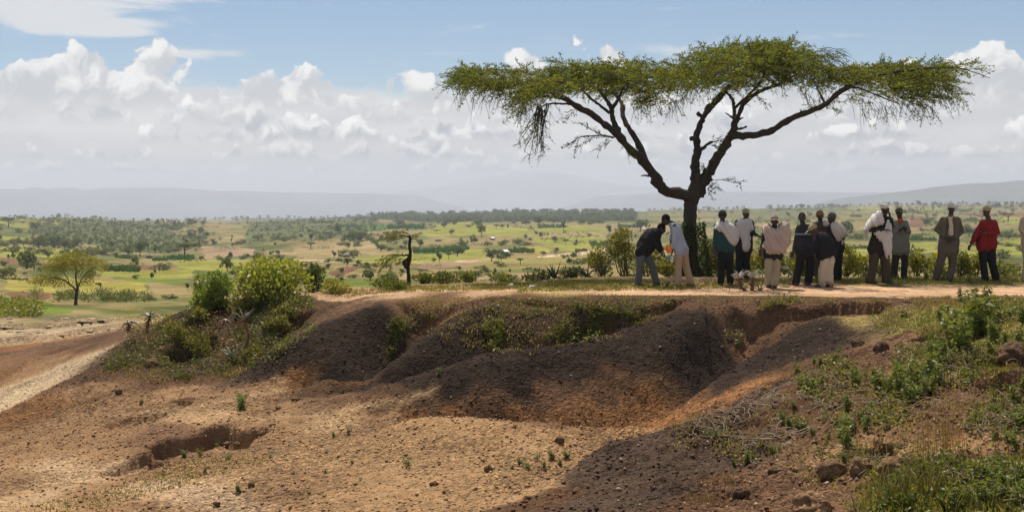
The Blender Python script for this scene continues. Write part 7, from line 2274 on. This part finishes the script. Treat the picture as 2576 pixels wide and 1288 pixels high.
# ---- lumps of earth and stones
def lump(name, label, X, Y, wpx, hpx, col, cat, group=None, seed=0, sink=.35, dmin=5):
    g = ground_at(X, Y, dmin)
    if g is None: return
    w, h = wpx / F * g[1] * .5, hpx / F * g[1] * .5
    m = MB()
    ell(m, (0, 0, h * (1 - sink)), [(w, 0, 0), (0, w * .8, 0), (0, 0, h)], 30, 20)
    V = np.concatenate(m.V)
    u = V - (0, 0, h * (1 - sink))
    nn = u / (np.linalg.norm(u, axis=1)[:, None] + 1e-9)
    k = 1 + .55 * fbm(nn[:, 0] * 1.6 + seed * 3.1 + nn[:, 2] * .7, nn[:, 1] * 1.6 + nn[:, 2] * 1.9, 500 + seed, 3) + .28 * fbm(nn[:, 0] * 5 + nn[:, 2] * 3, nn[:, 1] * 5 - nn[:, 2] * 4 + seed, 520 + seed, 3, .6)
    m.V = [u * k[:, None] + (0, 0, h * (1 - sink))]
    m.C = [np.full((len(V), 3), 1.0) * col]
    o = m.build(name, M_GROUND, None, True)
    o.location = g
    return tag(o, label, cat, group)
SOIL, SOILD = (.20, .125, .07), (.12, .075, .045)
for i, (x, y, w, h, c, lab) in enumerate([(700, 1060, 140, 110, SOIL, 'leftmost of the three big rounded soil clods at the bottom'), (860, 1060, 120, 130, SOIL, 'middle one of the three big rounded soil clods at the bottom'), (1050, 1060, 190, 140, SOIL, 'biggest and rightmost of the three rounded soil clods at the bottom'),
        (590, 1260, 200, 150, (.24, .145, .08), 'large orange-brown soil boulder at the bottom edge'), (1480, 1190, 170, 60, SOIL, 'low soil mound under herbs in the lower right'), (1690, 440, 190, 120, SOILD, 'dark soil hump with grass at the right edge'), (970, 410, 80, 80, SOILD, 'dark soil block standing in the bank under the grass'), (840, 380, 70, 50, SOILD, 'small dark soil block left of the standing block'),
        (1550, 280, 90, 110, (.09, .06, .035), 'dark brown stump-like termite mound among tall herbs'), (1600, 250, 50, 60, (.11, .07, .045), 'small reddish soil lump behind the stump-like mound'), (210, 1190, 90, 70, SOILD, 'dark clod in brown dry grass at lower left of the slope'), (400, 1070, 90, 50, SOILD, 'dark hollowed clod above the dry grass lip'), (1640, 120, 32, 18, SOIL, 'round earth lump on the path edge at far right'), (1690, 130, 40, 14, SOIL, 'flat earth lump on the path edge at far right'), (1000, 930, 60, 50, SOIL, 'soil clod above the three rounded clods')]):
    X, Y = C8(x, y)
    lump('soil_clod', lab, X, Y + h * .1, w * .5, h * .5, tuple(v * 1.15 for v in c), 'soil clod', seed=i, sink=.62)
for i, (X, Y, w, h, lab) in enumerate([(298, 990, 22, 18, 'dark stone lying on the tan slope at left'), (1092, 1220, 26, 16, 'brown stone on the tan flat near the bottom'), (632, 1222, 20, 18, 'dark stone on the tan flat at lower left'), (1228, 1185, 28, 26, 'dark clod in the middle of the tan flat'), (1408, 1112, 30, 26, 'dark dry shrub ball clod above the spreading plants'), (700, 1030, 20, 12, 'small dark clod by the pale trail'), (745, 1005, 34, 12, 'dark crumbled clod right of the small clod'), (380, 925, 46, 40, 'dark stump of earth at the foot of the mound'), (570, 1120, 50, 22, 'broken earth slab lying in the pit'), (600, 1130, 30, 14, 'smaller earth slab lying right of the broken one in the pit'), (545, 1270, 22, 16, 'tan stone on the pale patch at the bottom left'), (410, 885, 40, 22, 'dark earth block on the mound foot'),
        (1975, 722, 30, 8, 'flat pale stone on the path below the stooping men'), (1995, 745, 26, 8, 'flat pale stone near the bank edge')]):
    lump('stone', lab, X, Y, w * .8, h * .8, (.20, .12, .065) if Y > 760 else (.5, .38, .27), 'stone', seed=40 + i, sink=.55)
# rock slabs on the pale shelf at the left
for i in range(40):
    X = rng.uniform(-20, 330)
    Y = rng.choice([806, 815, 826, 836]) + rng.normal() * 4 + (X - 150) * -.03
    lump('flat_stone', 'flat pale rock slab on the eroded shelf at left', X, Y, rng.uniform(8, 34), rng.uniform(3, 7), np.array((.42, .31, .20)) * rng.uniform(.6, 1.2), 'rock', 'rock slabs on the eroded shelf', seed=80 + i % 5, dmin=36, sink=.8)
# white litter
M_WHITE = mat_plain('white_scrap', (.7, .7, .68), .6, .3, .05)
for i, (x, y, lab) in enumerate([(670, 1090, 'white scrap lying on the rim grass left of the small aloe'), (905, 1115, 'small white scrap in front of the small aloe'), (945, 1110, 'white scrap right of the small one on the rim')]):
    g = ground_at(*conv4(x, y), 26)
    m = MB()
    ell(m, (0, 0, .02), [(.05, 0, .01), (0, .04, 0), (0, 0, .025)], 9, 6)
    m.V = [v + rng.normal(size=v.shape) * .007 for v in m.V]
    o = m.build('litter', M_WHITE, None, True)
    o.location = g
    tag(o, lab, 'litter')

# ---- grass and gravel, nobody could count them
gr = MB()
def grass_area(poly, n, h, c0, c1, dmin=5):
    xs, ys = [p[0] for p in poly], [p[1] for p in poly]
    X = rng.uniform(min(xs), max(xs), n * 2)
    Y = rng.uniform(min(ys), max(ys), n * 2)
    k = in_poly(X, Y, poly) & (vnoise(X / 14, Y / 5, 7) + .35 * vnoise(X / 4, Y / 2, 8) > rng.uniform(.3, .8, n * 2))
    X, Y = X[k][:n], Y[k][:n]
    G = [ground_at(a, b, dmin) for a, b in zip(X, Y)]
    G = np.array([g for g in G if g is not None])
    if not len(G): return
    m = len(G)
    # a few blades around every spot
    G = np.repeat(G, 3, 0) + rng.normal(size=(m * 3, 3)) * (.05, .08, 0)
    G[:, 2] = gz(G[:, 0], G[:, 1]) - .01
    D = np.stack([rng.normal(size=m * 3) * .55, rng.normal(size=m * 3) * .55, np.ones(m * 3)], 1)
    hh = rng.uniform(0, 1, m * 3)[:, None]
    L = h * rng.uniform(.5, 1.3, m * 3)
    gr.leaves(G, D, L, .012 + L * .07, (np.array(c0) * (1 - hh) + np.array(c1) * hh) * rng.uniform(.7, 1.3, m * 3)[:, None], .5)
G1, G2, G3 = (.14, .15, .035), (.27, .24, .075), (.36, .28, .12)
grass_area([(2180, 780), (2350, 768), (2600, 765), (2600, 900), (2500, 950), (2400, 930), (2300, 830), (2200, 840)], 6500, .05, G1, G2)
grass_area([(1280, 705), (1700, 708), (2100, 700), (2600, 690), (2600, 716), (2250, 716), (2100, 712), (1900, 722), (1700, 730), (1300, 736)], 6500, .07, G1, G2, 26)
grass_area([(800, 735), (1000, 722), (1300, 712), (1300, 730), (1000, 736), (860, 748)], 2600, .06, G1, G3, 26)
grass_area([(1000, 750), (1400, 738), (1800, 745), (2250, 752), (2250, 762), (1800, 758), (1400, 752), (1000, 762)], 900, .05, G2, G3, 24)
grass_area([(2280, 750), (2600, 745), (2600, 765), (2300, 768)], 1100, .06, (.2, .15, .06), G3, 20)
grass_area([(1000, 760), (1700, 760), (1560, 850), (1350, 880), (1250, 890), (1020, 830)], 1300, .06, (.20, .16, .06), G3, 22)
grass_area([(2000, 900), (2400, 900), (2576, 980), (2576, 1288), (2150, 1288), (1900, 1120), (1850, 1020)], 1500, .06, (.18, .15, .05), G3)
grass_area([(2200, 1200), (2600, 1150), (2600, 1290), (2150, 1290)], 1500, .08, G1, G2)
grass_area([(250, 940), (400, 870), (700, 800), (700, 860), (600, 950), (400, 965)], 1500, .08, (.10, .09, .03), G3, 24)
grass_area([(70, 1270), (230, 1245), (420, 1180), (480, 1150), (700, 1150), (420, 1230), (260, 1288), (60, 1288)], 1300, .05, G1, G2, 14)
grass_area([(280, 780), (430, 770), (420, 850), (330, 870)], 900, .08, G2, G3, 30)
tag(gr.build('grass', M_GRASS), kind='stuff', label='short green and dry grass on the plateau and banks', cat='grass')
gv = MB()
PV = np.array([(1, 0, 0), (-1, 0, 0), (0, 1, 0), (0, -1, 0), (0, 0, 1), (0, 0, -1)], float)
PF = np.array([(0, 2, 4), (2, 1, 4), (1, 3, 4), (3, 0, 4), (2, 0, 5), (1, 2, 5), (3, 1, 5), (0, 3, 5)])
def gravel(n, d0, d1, X0, X1, s0, s1, tone):
    ok = 0
    d = np.exp(rng.uniform(math.log(d0), math.log(d1), n))
    X = rng.uniform(X0, X1, n)
    x = (X - CX) / F * d
    z = gz(x, d)
    i = np.clip(np.searchsorted(gy, d), 0, len(gy) - 1)
    j = np.clip(np.searchsorted(gs, x / d), 0, len(gs) - 1)
    keep = ~path_m[i, j]
    x, d, z, i, j = x[keep], d[keep], z[keep], i[keep], j[keep]
    m = len(x)
    s = s0 * (s1 / s0) ** (rng.uniform(0, 1, m) ** 3)
    a = rng.uniform(0, 6.28, m)
    V = PV[None] * rng.uniform(.6, 1.2, (m, 6, 1)) * s[:, None, None] * np.array((1, 1, .75))
    R = np.stack([V[..., 0] * np.cos(a)[:, None] - V[..., 1] * np.sin(a)[:, None], V[..., 0] * np.sin(a)[:, None] + V[..., 1] * np.cos(a)[:, None], V[..., 2]], -1)
    R += np.stack([x, d, z + s * .25], 1)[:, None]
    c = GC[i, j] * rng.uniform(.7, tone, m)[:, None]
    pl_ = rng.uniform(0, 1, m) < .10
    c[pl_] = c[pl_] * .3 + np.array((.34, .25, .17)) * rng.uniform(.5, 1.2, (pl_.sum(), 1))
    gv.raw(R.reshape(-1, 3), (PF[None] + np.arange(m)[:, None, None] * 6).reshape(-1, 3), np.repeat(c, 6, 0))
gravel(11000, 19.5, 27, 560, 2150, .007, .034, 2.4)
gravel(12000, 14.5, 22.5, -30, 1600, .006, .036, 1.5)
gravel(14000, 8.6, 19.5, 1200, 2600, .007, .036, 1.8)
gravel(5000, 22, 34, -30, 700, .012, .04, 1.6)
tag(gv.build('gravel', M_STONE), kind='stuff', label='loose gravel and crumbs of earth strewn over the slopes', cat='gravel')
